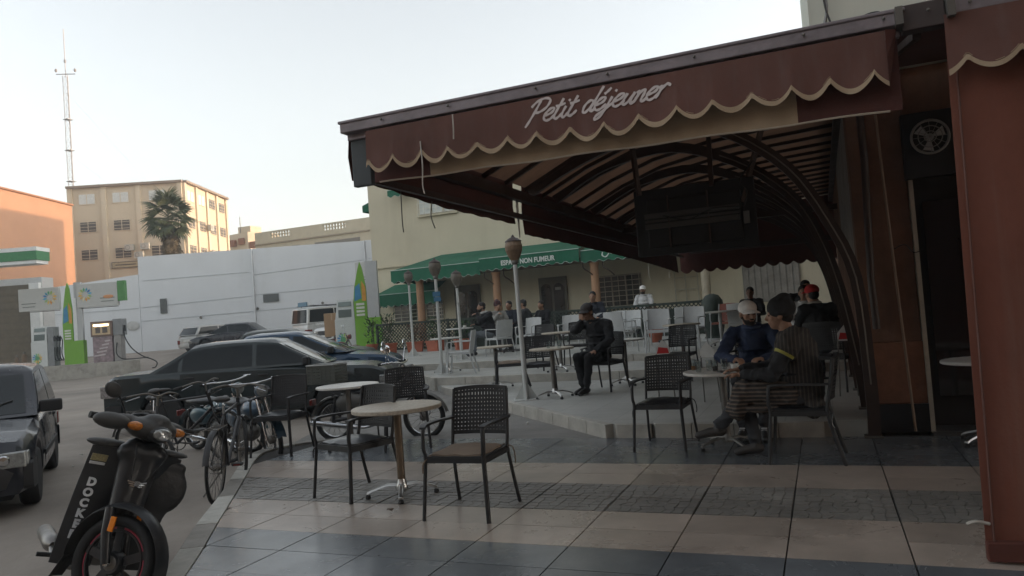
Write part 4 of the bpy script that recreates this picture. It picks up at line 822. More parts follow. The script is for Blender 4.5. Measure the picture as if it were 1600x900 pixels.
# ================================================================== CARS
TINT = mat('car_glass', (.012,.016,.018), .09, var=.1, spec=.28, dirt=.2, dirtcol=(.035,.036,.035)); CHL = mat('headlight_lens', (.30,.31,.30), .1, .4, var=.35, scale=30, spec=1.); TLR = mat('tail_lens', (.16,.02,.015), .15); TLG = mat('tail_lens_grey', (.34,.32,.31), .15, .2, var=.5, scale=25); AMB2 = mat('amber_indicator', (.45,.15,.02), .25, var=.3, scale=90); AMB = mat('amber_lens', (.75,.22,.02), .2); RIM = mat('rim_grey', (.22,.22,.22), .35, .7, dirt=.4)
PLT = mat('plate_white', (.6,.6,.58), .4); TRIM = mat('black_trim', (.02,.02,.021), .6)
def paint(nm, c, r=.22, dirt=.35): return mat(nm, c, r, .15, var=.06, scale=2, dirt=dirt*.6, dirtcol=tuple(.7*x+.02 for x in c), coat=.25)
def wheel(par, x, y, r, side, w_=.17, rim=RIM, spokes=8):
    g = M(); a = side; g.lathe([(r*.62,-w_/2),(r*.9,-w_/2),(r*.98,-w_*.38),(r,-w_*.2),(r,w_*.2),(r*.98,w_*.38),(r*.9,w_/2),(r*.62,w_/2)], (0,0,0), 32, 'y'); o = g.build('wheel', RUB, par, smooth=40, loc=(x,y,r))
    g = M(); yy = a*w_*.38; g.lathe([(r*.63,yy*1.2),(r*.60,yy*.5),(r*.57,yy*.6),(r*.2,yy*.85),(0,yy*.95)], (0,0,0), 28, 'y')
    for k in range(spokes): b = k*2*math.pi/spokes; g.bar((r*.15*math.cos(b),yy*.98,r*.15*math.sin(b)),(r*.58*math.cos(b),yy*.86,r*.58*math.sin(b)),.03,.02,up=(0,1,0))
    g.build('rim', rim, o, smooth=40); return o
def car(nm, lab, cat, loc, fdir, pm, L=4.4, W=1.68, H=1.4, wb=2.6, r=.3, xf=None, deck=((-1,.8),(-.95,.9),(-.45,.94),(.25,.92),(.9,.78),(1,.62)), base=(-.55,.32), roof=(-.30,.08), sill=.22, belt=.9, doors=((-.27,.02),(.02,.3)), detail=1, tail=TLR, rack=False, group=None, wr=.76, bump=TRIM, strip=True, tailsize=(.28,.16), shift=0.):
    t = thing(nm, lab, cat, loc, math.atan2(fdir[1], fdir[0]), group); hl, hw = L/2, W/2; xw = (wb/2+shift, -wb/2+shift)
    def top(x):
        u = x/hl
        for (a, za), (b, zb) in zip(deck, deck[1:]):
            if a <= u <= b: q = (u-a)/(b-a); return za+(zb-za)*q
        return deck[-1][1]
    def width(x): u = abs(x)/hl; return hw*(1-.10*max(0,(u-.72)/.28)**2-.03*u)
    def zbot(x):
        z = sill
        for c in xw:
            d = abs(x-c)
            if d < r+.055: z = max(z, r+math.sqrt((r+.055)**2-d*d))
        return z
    def sec(x):
        T = top(x); b = zbot(x); w0 = width(x); return [(w0*.93,b),(w0*.985,b+(T-b)*.12),(w0*1.0,b+(T-b)*.42),(w0*.995,b+(T-b)*.66),(w0*.965,T-.05),(w0*.9,T),(w0*.5,T+.018),(0,T+.024)]
    xs = sorted(set([-hl,-hl+.02,hl-.02,hl]+[-hl+L*i/46 for i in range(47)]+[c+s*(r+.055)*math.cos(a*.2618) for c in xw for s in (1,-1) for a in range(0,6)]))
    g = M(); rows = []
    for x in xs:
        s_ = sec(x); k = .96 if abs(abs(x)-hl) < .001 else 1; rows.append([(x, y*k, z) for y, z in s_]+[(x, -y*k, z) for y, z in reversed(s_[:-1])])
    g.sheet(rows); m_ = len(rows[0]); n0 = len(rows)
    g.f += [tuple(range(m_)), tuple((n0-1)*m_+j for j in reversed(range(m_)))]
    g.build('body', pm, t, smooth=35)
    # dark underside and arch liners
    g = M(); g.box((0,0,sill+.02),(L*.96,W*.82,.06)); 
    for c in xw: g.box((c,0,r+.06),(r*2.3,W*.7,r*1.6))
    g.build('underbody', DARK, t)
    # greenhouse
    bf, br_, rf, rr_ = base[1]*L, base[0]*L, roof[1]*L, roof[0]*L; wb_, wt = hw*.93, hw*wr; zb_, zt = belt-.02, H
    nb = 10; g = M(); rows = []
    for j in range(6):
        v = j/5; vv = v**.92; x0, x1 = br_+(rr_-br_)*vv, bf+(rf-bf)*vv; ww = wb_+(wt-wb_)*v**1.25; z = zb_+(zt-.035-zb_)*v
        ring = []
        zc = lambda u: z-.055*v*abs(2*u-1)**2.2
        for i in range(nb+1): ring.append((x0+(x1-x0)*i/nb, ww, zc(i/nb)))
        for i in range(1,6): q = i/6; ring.append((x1+.05*math.sin(math.pi*q), ww-2*ww*q, zc(1)))
        for i in range(nb+1): ring.append((x1-(x1-x0)*i/nb, -ww, zc(i/nb)))
        for i in range(1,6): q = i/6; ring.append((x0-.04*math.sin(math.pi*q), -ww+2*ww*q, zc(1)))
        rows.append(ring+[ring[0]])
    g.sheet(rows); last = rows[-1][:-1]; cx_, cn = (rf+rr_)/2, len(last); inner = [(cx_+(p[0]-cx_)*.9, p[1]*.86, zt-.004-.03*abs((p[0]-cx_)/(rf-cx_+.1))**2.2) for p in last]; inner2 = [(cx_+(p[0]-cx_)*.55, p[1]*.5, zt+.012) for p in last]
    g.sheet([last+[last[0]], inner+[inner[0]], inner2+[inner2[0]]]); g.add(inner2, [tuple(range(cn))]); g.build('roof', pm, t, smooth=50)
    def side(u, v, s, o): # u from 0 rear..1 front at side
        vv = v**.92; x0, x1 = br_+(rr_-br_)*vv, bf+(rf-bf)*vv; ww = wb_+(wt-wb_)*v**1.25; return Vector((x0+(x1-x0)*u, s*(ww+o), zb_+(zt-.035-zb_)*v-.055*v*abs(2*u-1)**2.2))
    us = [(d[0]*L, d[1]*L) for d in doors]
    for s in (1,-1):
        for i, (a, b) in enumerate(us):
            rows = []
            for j in range(5):
                v = .1+.8*j/4; vv = v**.92; x0, x1 = br_+(rr_-br_)*vv, bf+(rf-bf)*vv; aa, bb_ = max(a+.04, x0+.09), min(b-.035, x1-.09); rows.append([side((aa+(bb_-aa)*q/4-x0)/(x1-x0), v, s, .006) for q in range(5)])
            g = M(); g.sheet(rows, .004, (0,s,0)); g.build('side_window', TINT, t, smooth=50)
        if len(us) and us[0][0] > br_+.35:
            rows = []; a, b = br_, us[0][0]
            for j in range(5):
                v = .1+.8*j/4; vv = v**.92; x0, x1 = br_+(rr_-br_)*vv, bf+(rf-bf)*vv; aa = x0+.1; bb_ = max(aa+.01, b-.03); rows.append([side((aa+(bb_-aa)*q/4-x0)/(x1-x0), v, s, .006) for q in range(5)])
            g = M(); g.sheet(rows, .004, (0,s,0)); g.build('side_window', TINT, t, smooth=50)
    def endwin(nm_, fr):
        rows = []
        for j in range(5):
            v = .07+.86*j/4; vv = v**.92; x = (bf+(rf-bf)*vv+.0) if fr else (br_+(rr_-br_)*vv); ww = (wb_+(wt-wb_)*v**1.25)*.86; z = zb_+(zt-.035-zb_)*v
            rows.append([(x+(.05 if fr else -.04)*math.sin(math.pi*(.07+.86*q/8))+(.012 if fr else -.012), ww-2*ww*q/8, z) for q in range(9)])
        g = M(); g.sheet(rows, .004, (1 if fr else -1,0,0)); g.v = [(a_,b_,c_-.05*max(0,(c_-zb_)/(zt-zb_))) for a_,b_,c_ in g.v]; return g.build(nm_, TINT, t, smooth=60)
    ws_ = endwin('windscreen', True); endwin('rear_window', False)
    g = M(); g.bar((bf-.02,.1,zb_+.05),(bf-.28,.5,zb_+.16),.012,.012); g.bar((bf-.02,-.3,zb_+.05),(bf-.28,.1,zb_+.16),.012,.012); g.build('wiper', TRIM, t)
    # doors
    for s in (1,-1):
        for (a, b) in us:
            rows = []
            for j in range(7):
                q = j/6; row = []
                for i in range(9):
                    x = a+.012+(b-a-.024)*i/8; T, b0 = top(x), zbot(x); z = max(sill+.06,b0+.01)+(T-.06-max(sill+.06,b0+.01))*q; pts = sec(x); yy = pts[0][0]
                    for (ya, za), (yb, zb2) in zip(pts[:5], pts[1:6]):
                        if za <= z <= zb2+1e-6: yy = ya+(yb-ya)*(z-za)/max(1e-6, zb2-za)
                    row.append((x, s*(yy+.004), z))
                rows.append(row)
            g = M(); g.sheet(rows, .01, (0,s,0)); d_ = g.build('door', pm, t, smooth=40)
            if detail: g = M(); g.box((a+.16,s*(width(a)+.012),top(a)-.13),(.16,.03,.03)); g.build('handle', TRIM, d_, bevel=.006)
    for fr, tp in ((1, None), (-1, None)):
        g = M(); rows = []
        for z, o in ((sill+.03,-.02),(sill+.06,.03),(sill+.2,.045),(sill+.27,.02),(sill+.29,-.03)):
            rows.append([(fr*(hl-.32), hw*.985, z)]+[(fr*(hl+o-.10*abs(q)**3), -q*hw*.97*-1, z) for q in (1,.9,.6,.2,-.2,-.6,-.9,-1)]+[(fr*(hl-.32), -hw*.985, z)])
        g.sheet(rows, .012, (-fr,0,0)); g.build('bumper', bump, t, smooth=40)
    zt_f = deck[-1][1]
    for s in (1,-1):
        g = M(); g.box((hl-.035,s*(hw-.27),zt_f-.06),(.08,.40,.15)); g.box((hl-.12,s*(hw-.085),zt_f-.06),(.16,.06,.13)); h_ = g.build('headlight', CHL, t, bevel=.015)
        g = M(); g.lathe([(.055,0),(.04,.012),(0,.016)], (hl+.003,s*(hw-.25),zt_f-.06), 14, 'x'); g.build('reflector', CHROME, h_)
        ts = tailsize; g = M(); g.box((-hl+.03,s*(hw-.04-ts[0]/2-.02),deck[0][1]-.10),(.09,ts[0],ts[1])); g.box((-hl+.14,s*(hw-.055),deck[0][1]-.10),(.20,.07,ts[1])); g.build('tail_light', tail, t, bevel=.012)
        g = M(); g.box((bf-.30,s*(hw+.05),belt+.05),(.10,.22,.13)); g.bar((bf-.32,s*(hw*.9),belt-.0),(bf-.31,s*(hw+.0),belt+.02),.06,.04); g.build('mirror', TRIM, t, bevel=.02)
    g = M(); g.box((hl-.008,0,zt_f-.06),(.04,W*.42,.13)); 
    gr = g.build('grille', TRIM, t)
    g = M(); g.box((-hl-.02,0,sill+.42),(.012,.5,.11)); g.build('number_plate', PLT, t); g = M(); g.box((hl+.05,0,sill+.14),(.012,.5,.11)); g.build('number_plate', PLT, t)
    if strip:
        for s in (1,-1): g = M(); g.box((0,s*(hw+.004),.46),(wb-2*r-.14,.02,.055)); g.build('rubbing_strip', TRIM, t, bevel=.005)
    for c in xw:
        for s in (1,-1): wheel(t, c, s*(hw-.11), r, s)
    if rack:
        g = M()
        for s in (1,-1): g.bar((rr_+.2,s*wt*.8,H+.07),(rf-.1,s*wt*.8,H+.07),.03,.03)
        for q in (.1,.4,.7,.95): g.bar((rr_+.2+(rf-rr_-.3)*q,-wt*.8,H+.09),(rr_+.2+(rf-rr_-.3)*q,wt*.8,H+.09),.03,.02); g.bar((rr_+.2+(rf-rr_-.3)*q,wt*.8,H),(rr_+.2+(rf-rr_-.3)*q,wt*.8,H+.08),.03,.02)
        g.build('roof_rack', TRIM, t)
    return t
# the large dark saloon, side on
P1_ = paint('blackish_green_paint', (.026,.035,.037), .24); P2_ = paint('navy_paint', (.018,.050,.10), .2); P3_ = paint('grey_green_paint', (.06,.068,.062), .4); P4_ = paint('silver_paint', (.36,.36,.35), .3); P5_ = paint('black_paint', (.011,.013,.02), .25, .2); P6_ = paint('white_car_paint', (.6,.61,.6), .3)
m1 = car('saloon_car','large dark green saloon parked side on behind the bicycles, its boot pointing left','car',(-9.42,10.55,-.13),(.875,.485),P1_,L=4.74,W=1.74,H=1.43,wb=2.8,r=.31,
    deck=((-1,.84),(-.94,.985),(-.5,1.0),(.22,.95),(.85,.85),(.97,.76),(1,.66)), base=(-.36,.27), roof=(-.205,.105), belt=.965, doors=((-.235,.02),(.02,.24)), tail=TLG, tailsize=(.34,.20), wr=.74)
g = M(); g.tube([(2.25,0,.79),(2.25,0,.86)], .005, 5); g.loop((2.25,0,.895), .035, .004, 20, 5, 'x'); 
for a in (90,210,330): g.tube([(2.25,0,.895),(2.25,.035*math.cos(R(a)),.895+.035*math.sin(R(a)))], .003, 4)
g.build('bonnet_star', CHROME, m1)
car('saloon_car','dark navy saloon behind the large dark green one, blue bonnet pointing right','car',(-10.55,12.95,-.02),(.9,.44),P2_,L=4.5,W=1.7,H=1.40,wb=2.6,r=.3,
    deck=((-1,.82),(-.94,.93),(-.5,.95),(.25,.93),(.85,.80),(.97,.72),(1,.62)), base=(-.34,.27), roof=(-.2,.07), belt=.93, doors=((-.23,.02),(.02,.24)), detail=0)
car('saloon_car','pale grey green saloon almost hidden behind the navy car','car',(-12.7,15.35,.07),(.9,.44),P3_,L=4.3,W=1.66,H=1.40,wb=2.5,r=.29,deck=((-1,.76),(-.94,.88),(-.5,.9),(.25,.9),(.85,.78),(.97,.72),(1,.62)), base=(-.34,.2), roof=(-.22,.04), belt=.9, doors=((-.23,0),(0,.18)), detail=0, strip=False)
car('hatchback_car','black hatchback cut by the left edge, headlight and door mirror facing us','car',(-8.93,5.30,-.15),(.775,-.632),P5_,L=3.75,W=1.60,H=1.40,wb=2.36,r=.285,
    deck=((-1,.72),(-.97,.86),(-.5,.9),(.2,.88),(.8,.77),(.96,.70),(1,.60)), base=(-.49,.21), roof=(-.43,-.02), belt=.88, doors=((-.2,.17),), wr=.80)
car('hatchback_car','silver grey hatchback parked by the white wall, seen from its rear','car',(-31.6,32.2,.66),(.12,.99),P4_,L=3.95,W=1.68,H=1.42,wb=2.45,r=.3,
    deck=((-1,.66),(-.98,.9),(-.5,.95),(.2,.93),(.8,.82),(.96,.74),(1,.62)), base=(-.495,.30), roof=(-.42,.10), belt=.93, doors=((-.12,.26),), wr=.8, detail=0, strip=False, bump=P4_, tailsize=(.2,.22))
car('saloon_car','black car with raised tail parked just right of the silver hatchback','car',(-28.6,30.4,.63),(-.88,-.35),P5_,L=4.3,W=1.68,H=1.40,wb=2.5,r=.3,deck=((-1,.76),(-.94,.90),(-.5,.92),(.25,.9),(.85,.78),(.97,.72),(1,.62)), base=(-.36,.28), roof=(-.22,.08), belt=.92, doors=((-.23,.02),(.02,.24)), detail=0, strip=False)
vn = car('van','white van with roof rack and small taxi sign by the white wall','van',(-24.6,33.6,.72),(.35,.95),P6_,L=4.4,W=1.78,H=1.86,wb=2.7,r=.31,deck=((-1,.7),(-.98,1.0),(-.5,1.02),(.2,1.0),(.8,.9),(.96,.8),(1,.68)), base=(-.495,.34), roof=(-.47,.18), belt=1.0, doors=((-.12,.28),), wr=.86, rack=True, detail=0, strip=False)
g = M(); g.box((-1.9,.0,2.02),(.1,.8,.22)); g.build('roof_sign', mat('blue_roof_sign', (.12,.22,.30), .5), vn)
car('estate_car','white car seen from the front between the van and the brown box','car',(-21.9,31.5,.66),(-.2,-.98),P6_,L=4.1,W=1.65,H=1.42,wb=2.5,r=.3,deck=((-1,.76),(-.94,.90),(-.5,.92),(.25,.9),(.85,.78),(.97,.72),(1,.62)), base=(-.47,.28), roof=(-.4,.06), belt=.92, doors=((-.2,.02),(.02,.22)), detail=0, strip=False)

# ================================================================== TWO WHEELERS
def wh(par, x, r, tw_, z=None, nm='wheel', spokes=28, hub=.03, rim=CHROME, tyre=RUB, ang=0, y=0):
    o = M().loop((0,0,0), r-tw_, tw_, 44, 8).build(nm, tyre, par, smooth=60, loc=(x,y,z if z is not None else r)); o.rotation_euler = (0,0,ang)
    M().loop((0,0,0), r-2*tw_-.004, .009, 40, 6, sq=1.2).build('rim', rim, o, smooth=60)
    g = M()
    for k in range(spokes): a = k*2*math.pi/spokes; s = 1 if k%2 else -1; g.bar((hub*math.cos(a+.4*s),.022*s,hub*math.sin(a+.4*s)),((r-2*tw_)*math.cos(a),0,(r-2*tw_)*math.sin(a)),.0028,.0028)
    g.build('spoke', STEEL, o); M().lathe([(hub*.6,-.045),(hub,-.03),(hub,.03),(hub*.6,.045)], n=14, ax='y').build('hub', STEEL, o, smooth=40); return o
def bicycle(lab, loc, rz, fm, r=.335, steer=0., lean=0., basket=False, barm=CHROME, fork=None):
    t = thing('bicycle', lab, 'bicycle', loc, rz, 'bicycles leaned by the kerb'); t.rotation_euler = (lean,0,rz)   # +X forward
    wh(t, -.52, r, .017, rim=STEEL); wh(t, .54, r, .017, ang=steer, rim=STEEL)
    bbp, st, sd_, hd, hb = (-.08,0,.28),(-.22,0,.80),(-.25,0,.92),(.36,0,.84),(.40,0,.70)
    g = M(); g.tube([bbp,st], .015); g.tube([st,hd], .015); g.tube([hb,bbp], .018); g.tube([hb,(.345,0,.90)], .019)
    for s in (1,-1): g.tube([(-.52,.05*s,r),bbp], .009); g.tube([(-.52,.05*s,r),st], .008)
    g.build('frame', fm, t, smooth=40); g = M(); ca, sa = math.cos(steer), math.sin(steer)
    for s in (1,-1): g.tube(catmull([(.41,.02*s,.70),(.44,.055*s,.62),(.50+.04*ca-.05*s*sa*0,.055*s,.42),(.54,.055*s,r)],4), .011)
    g.build('fork', fork or fm, t, smooth=40)
    g = M(); g.tube([(.345,0,.88),(.335,0,1.0)], .012)
    pts = catmull([(.14,-.29,.97),(.26,-.27,1.0),(.34,-.12,1.03),(.34,0,1.0),(.34,.12,1.03),(.26,.27,1.0),(.14,.29,.97)],5); pv = Vector((.34,0,0)); pts = [Matrix.Rotation(steer,3,'Z')@(p-pv)+pv for p in pts]; g.tube(pts, .011); hb_ = g.build('handlebar', barm, t, smooth=50)
    g = M(); g.tube(pts[:6], .016); g.build('grip', RUB, hb_); g = M(); g.tube(pts[-6:], .016); g.build('grip', RUB, hb_)
    g = M()
    for s in (1,-1): a = Matrix.Rotation(steer,3,'Z')@(Vector((.30,.16*s,1.0))-pv)+pv; b = Matrix.Rotation(steer,3,'Z')@(Vector((.24,.27*s,.955))-pv)+pv; g.tube([a,b], .005, 5)
    g.build('brake_lever', CHROME, hb_)
    g = M(); g.ell((-.30,0,.945),(.075,.085,.032),14,8); g.ell((-.19,0,.95),(.11,.035,.022),12,8); sdl = settle('saddle', g, mat('black_saddle', (.03,.028,.027), .45, dirt=.4), t, .009, 4); g = M(); g.tube([st,sd_], .012); g.loop((-.33,.03,.9),.03,.004,12,5); g.loop((-.33,-.03,.9),.03,.004,12,5); g.build('seat_post', CHROME, t)
    g = M(); g.loop((-.08,.04,.28),.085,.007,30,5); 
    for s in (1,-1): g.bar((-.08,.055*s,.28),(-.08+.16*s,.075*s,.28-.03*s),.014,.018); 
    g.build('crank', STEEL, t)
    for s in (1,-1): g = M(); g.box((-.08+.16*s,.13*s,.28-.03*s),(.08,.09,.022)); p_ = g.build('pedal', RUB, t); g = M(); g.box((-.08+.16*s-.042,.13*s,.28-.03*s),(.006,.06,.014)); g.build('reflector', TLR, p_)
    g = M()
    for s in (1,-1): g.bar((-.52,.05,.28+.0+.05+.045*s),(-.08,.04,.28+.085*s),.006,.006)
    g.build('chain', STEEL, t)
    for c, a0, a1 in ((-.52,.1,2.9),(.54,.9,2.6)):
        g = M(); rows = []
        for i in range(17): a = a0+(a1-a0)*i/16; rr2 = r+.028; rows.append([(c+rr2*math.cos(a)*.995,q*.028,r+rr2*math.sin(a)-.01*abs(q)) for q in (-1,-.5,0,.5,1)])
        g.sheet(rows, .002); g.build('mudguard', fm, t, smooth=60)
    g = M()
    for s in (1,-1): g.tube([(-.3,.05*s,.70),(-.72,.06*s,.705)], .005, 5); g.tube([(-.66,.06*s,.70),(-.52,.06*s,r)], .004, 5)
    for q in range(4): g.tube([(-.36-.11*q,-.06,.705),(-.36-.11*q,.06,.705)], .004, 5)
    g.build('carrier', STEEL, t); g = M(); g.tube([(-.1,.04,.25),(-.2,.20,.0)], .008); g.build('kickstand', STEEL, t)
    if basket:
        g = M()
        for z in (.72,.80,.88,.95): g.tube([(.47,-.15,z),(.70,-.15,z),(.70,.15,z),(.47,.15,z),(.47,-.15,z)], .004, 5)
        for k in range(10): x = .47+.23*k/9; g.tube([(x,-.15,.72),(x,-.15,.95)], .003, 4); g.tube([(x,.15,.72),(x,.15,.95)], .003, 4)
        for k in range(11): y = -.15+.3*k/10; g.tube([(.70,y,.95),(.70,y,.72),(.47,y,.72),(.47,y,.95)], .003, 4)
        g.build('basket', STEEL, t)
    return t
BKF = mat('bike_black', (.02,.02,.022), .35, dirt=.3); BKW = mat('bike_silver', (.42,.43,.44), .3, .3, dirt=.3); TEAL = paint('teal_moped_paint', (.03,.075,.095), .35); BLU = paint('blue_scooter_paint', (.035,.07,.11), .3)
bicycle('old black bicycle seen from behind, standing along the kerb with a spring saddle',(-5.60,5.75,-.15),math.atan2(.86,-.50),BKF,lean=R(3),steer=.35,barm=STEEL)
bicycle('bicycle with pale silver frame and fork, right behind the scooter headlight',(-6.55,5.65,-.15),math.atan2(-.62,.78),BKF,lean=R(-5),steer=.5,fork=BKW,barm=STEEL)
bicycle('dark bicycle with chrome brake levers leaning before the saloon boot',(-7.35,6.85,-.15),math.atan2(.35,.94),BKF,lean=R(4),steer=-.4,barm=STEEL)
# moped builder (+X forward)
def moped(lab, loc, rz, pm, lean=0, crate=False, sc=1., mirror=True, tank=True, spk=True):
    t = thing('moped', lab, 'moped', loc, rz, 'mopeds parked along the kerb'); t.rotation_euler = (lean,0,rz)
    wh(t, -.60, .28, .032, spokes=24, hub=.06); wh(t, .62, .28, .03, spokes=24, hub=.05)
    g = M(); g.tube(catmull([(.42,0,.78),(.25,0,.52),(.0,0,.40),(-.28,0,.46),(-.62,0,.60)],5), .028); g.tube([(-.6,.07,.28),(-.15,.07,.33)], .02); g.tube([(-.6,-.07,.28),(-.15,-.07,.33)], .02); g.tube([(-.58,.08,.3),(-.52,.09,.60)], .024); g.tube([(-.58,-.08,.3),(-.52,-.09,.60)], .024); g.build('frame', BKF, t, smooth=50)
    g = M(); 
    for s in (1,-1): g.tube([(.42,.05*s,.80),(.62,.06*s,.28)], .018)
    g.tube([(.42,0,.70),(.37,0,.93)], .024); g.build('fork', CHROME, t, smooth=50)
    g = M(); g.ell((-.03,0,.33),(.16,.10,.12),14,10); g.ell((.1,0,.36),(.1,.07,.08),12,8); g.lathe([(.07,-.11),(.085,-.09),(.085,.09),(.07,.11)], (-.08,0,.30), 20, 'y'); g.build('engine', mat('engine_alloy', (.13,.125,.115), .5, .6, dirt=.5), t, smooth=40)
    g = M(); g.tube(catmull([(.1,-.1,.26),(-.1,-.14,.2),(-.35,-.15,.22),(-.85,-.16,.28)],5), [.02]*8+[.035]*8); g.build('exhaust', CHROME, t, smooth=50)
    if tank:
        g = M(); g.ell((.12,0,.62),(.24,.12,.11),16,10); g.ell((-.04,0,.58),(.2,.1,.1),14,8); settle('tank', g, pm, t, .014)
        g = M(); g.ell((-.30,.09,.50),(.24,.05,.12),14,8); g.ell((-.30,-.09,.50),(.24,.05,.12),14,8); g.build('side_panel', pm, t, smooth=60)
    g = M(); g.ell((-.36,0,.70),(.34,.13,.055),18,8); g.ell((-.16,0,.69),(.16,.09,.05),14,8); settle('seat', g, mat('vinyl_seat', (.025,.025,.027), .4, bump=.2), t, .012)
    for c, a0, a1 in ((-.60,.3,2.9),(.62,.2,2.5)):
        g = M(); rows = []
        for i in range(15): a = a0+(a1-a0)*i/14; rows.append([(c+.315*math.cos(a),q*.055,.28+.315*math.sin(a)-.02*abs(q)) for q in (-1,-.6,0,.6,1)])
        g.sheet(rows, .003); g.build('mudguard', pm, t, smooth=60)
    g = M(); g.tube(catmull([(.20,-.34,.97),(.32,-.28,.98),(.37,-.1,.96),(.37,.1,.96),(.32,.28,.98),(.20,.34,.97)],5), .012); hb_ = g.build('handlebar', CHROME, t, smooth=50); 
    for s in (1,-1):
        g = M(); g.tube([(.20,.34*s,.97),(.28,.30*s,.98)], .018); g.build('grip', RUB, hb_); g = M(); g.tube([(.34,.2*s,.99),(.28,.36*s,.975)], .006, 5); g.build('brake_lever', CHROME, hb_)
        if mirror: g = M(); g.tube([(.30,.22*s,.98),(.30,.30*s,1.16)], .005, 5); g.build('mirror_stalk', CHROME, hb_); g = M(); g.lathe([(.0,-.012),(.05,-.010),(.055,0),(.05,.003),(0,.003)], (.29,.32*s,1.20), 20, 'x'); g.build('mirror', mat('mirror_glass', (.75,.78,.78), .05, .9, var=.02), hb_, smooth=40)
    g = M(); g.lathe([(.02,-.06),(.07,-.03),(.08,.03),(.075,.045)], (.47,0,.86), 20, 'x'); h_ = g.build('headlight', pm, t, smooth=50); M().lathe([(.072,.046),(.05,.06),(0,.065)], (.47,0,.86), 20, 'x').build('lens', CHL, h_, smooth=60)
    g = M(); g.box((-.9,0,.52),(.04,.12,.08)); g.build('tail_light', TLR, t, bevel=.01); g = M(); g.tube([(-.05,.08,.2),(-.12,.24,.0)], .012); g.build('side_stand', STEEL, t)
    if crate:
        g = M(); X0,X1,Y0,Y1,Z0,Z1 = -.86,-.48,-.16,.16,.76,.99
        for k in range(6): z = Z0+.012+(Z1-Z0-.03)*k/5; g.box(((X0+X1)/2,Y0,z),(X1-X0,.012,.03)); g.box(((X0+X1)/2,Y1,z),(X1-X0,.012,.03)); g.box((X0,0,z),(.012,Y1-Y0,.03)); g.box((X1,0,z),(.012,Y1-Y0,.03))
        for k in range(7): x = X0+(X1-X0)*k/6; g.box((x,Y0-.009,(Z0+Z1)/2),(.016,.006,Z1-Z0)); g.box((x,Y1+.009,(Z0+Z1)/2),(.016,.006,Z1-Z0))
        g.box(((X0+X1)/2,0,Z0),(X1-X0,Y1-Y0,.012)); g.build('crate', mat('olive_crate', (.10,.105,.09), .7, dirt=.4), t); g = M(); g.tube([(X0,Y0-.02,Z1+.01),(X1,Y0-.02,Z1+.01),(X1,Y1+.02,Z1+.01),(X0,Y1+.02,Z1+.01),(X0,Y0-.02,Z1+.01)], .008, 6); g.build('crate_rim', GRYC, t)
    return t
moped('moped with olive plastic crate and bright round mirror, behind the white cafe table',(-5.28,7.98,-.06),math.atan2(.14,.99),mat('grey_brown_moped', (.09,.085,.075), .5, dirt=.5),crate=True)
moped('blue scooter with pale leg panel between the kerb and the black cafe chair',(-6.72,7.35,-.15),math.atan2(-.45,.9),BLU,lean=R(4),mirror=False)
moped('teal moped with rounded side cover behind the old black bicycle',(-7.6,7.75,-.15),math.atan2(-.2,.98),TEAL,lean=R(5),mirror=False)
moped('dark motorcycle with red rear light parked far back beside the petrol pump',(-14.4,19.6,.22),math.atan2(.5,.8),mat('red_black_paint', (.12,.02,.02), .4),mirror=True)
t = thing('cargo_box', 'brown cardboard box standing upright on a delivery bike before the white cars', 'box', (-18.3,24.9,1.05), .4); g = M(); g.box((0,0,.47),(.62,.5,.94)); g.build('carton', mat('cardboard', (.33,.22,.13), .85, var=.1), t, bevel=.01); g = M(); g.box((0,0,.945),(.63,.05,.006)); g.box((0,-.253,.8),(.05,.004,.28)); g.build('tape', mat('tape', (.4,.3,.2), .4), t)
moped('delivery moped that carries the brown cardboard box',(-17.6,24.75,.38),math.atan2(-.1,.99),mat('red_paint', (.25,.03,.02), .4),mirror=True)

MC = bpy.data.objects['moped']; g = M(); g.lathe([(0,-.012),(.055,-.010),(.062,0),(.056,.003),(0,.004)], (0,0,0), 24, 'x'); o_ = g.build('mirror', mat('bright_mirror', (.85,.88,.88), .04, .95, var=.02), MC, smooth=40, loc=(.05,.24,1.13)); o_.rotation_euler = (0,R(-14),R(-62))
g = M(); g.tube([(.25,.26,.98),(.10,.26,1.04),(.055,.245,1.12)], .005, 5); g.build('mirror_stalk', CHROME, MC)
# ---- the near scooter lettered DOCKER (+X forward, tilted on its stand)
BK2 = mat('scooter_black', (.014,.015,.017), .42, var=.2, scale=8, coat=.12, dirt=.35, dirtcol=(.06,.058,.055)); BK3 = mat('scooter_grey_plastic', (.045,.045,.044), .5, var=.15, dirt=.35); 
DK = thing('scooter', 'black step through scooter lettered DOCKER leaning on its stand, closest vehicle at lower left', 'scooter', (-4.04,3.07,-.15), math.atan2(-.47,.88)); DK.rotation_euler = (R(-20),0,math.atan2(-.50,.865))
SW = .72      # front wheel steered
fw = wh(DK, 0, .275, .036, spokes=0, hub=.06, rim=mat('pink_rim_stripe', (.35,.04,.07), .4), ang=SW)
g = M()
for k in range(5): a = k*2*math.pi/5+.3; g.bar((.04*math.cos(a),0,.04*math.sin(a)),(.205*math.cos(a+.12),0,.205*math.sin(a+.12)),.05,.022,up=(0,1,0))
g.lathe([(.06,-.04),(.07,-.02),(.07,.02),(.06,.04)], n=18, ax='y'); g.loop((0,0,0),.186,.010,40,6,sq=1.8); g.build('cast_spokes', BK2, fw, smooth=30)
g = M(); g.lathe([(.012,-.085),(.018,-.078),(.018,.078),(.012,.085)], n=10, ax='y'); g.build('axle', CHROME, fw)
for k in range(0): pass
st_ = bpy.data.objects.new('front_fork', None)
def rot(p, a=SW, c=(0,0)): p = Vector(p); q = Matrix.Rotation(a,3,'Z')@Vector((p.x,p.y,p.z)); return q
g = M()
for s in (1,-1): g.tube([rot((0,.075*s,.275)), rot((-.05,.085*s,.44)), rot((-.09,.07*s,.58))], [.026,.030,.026], 10)
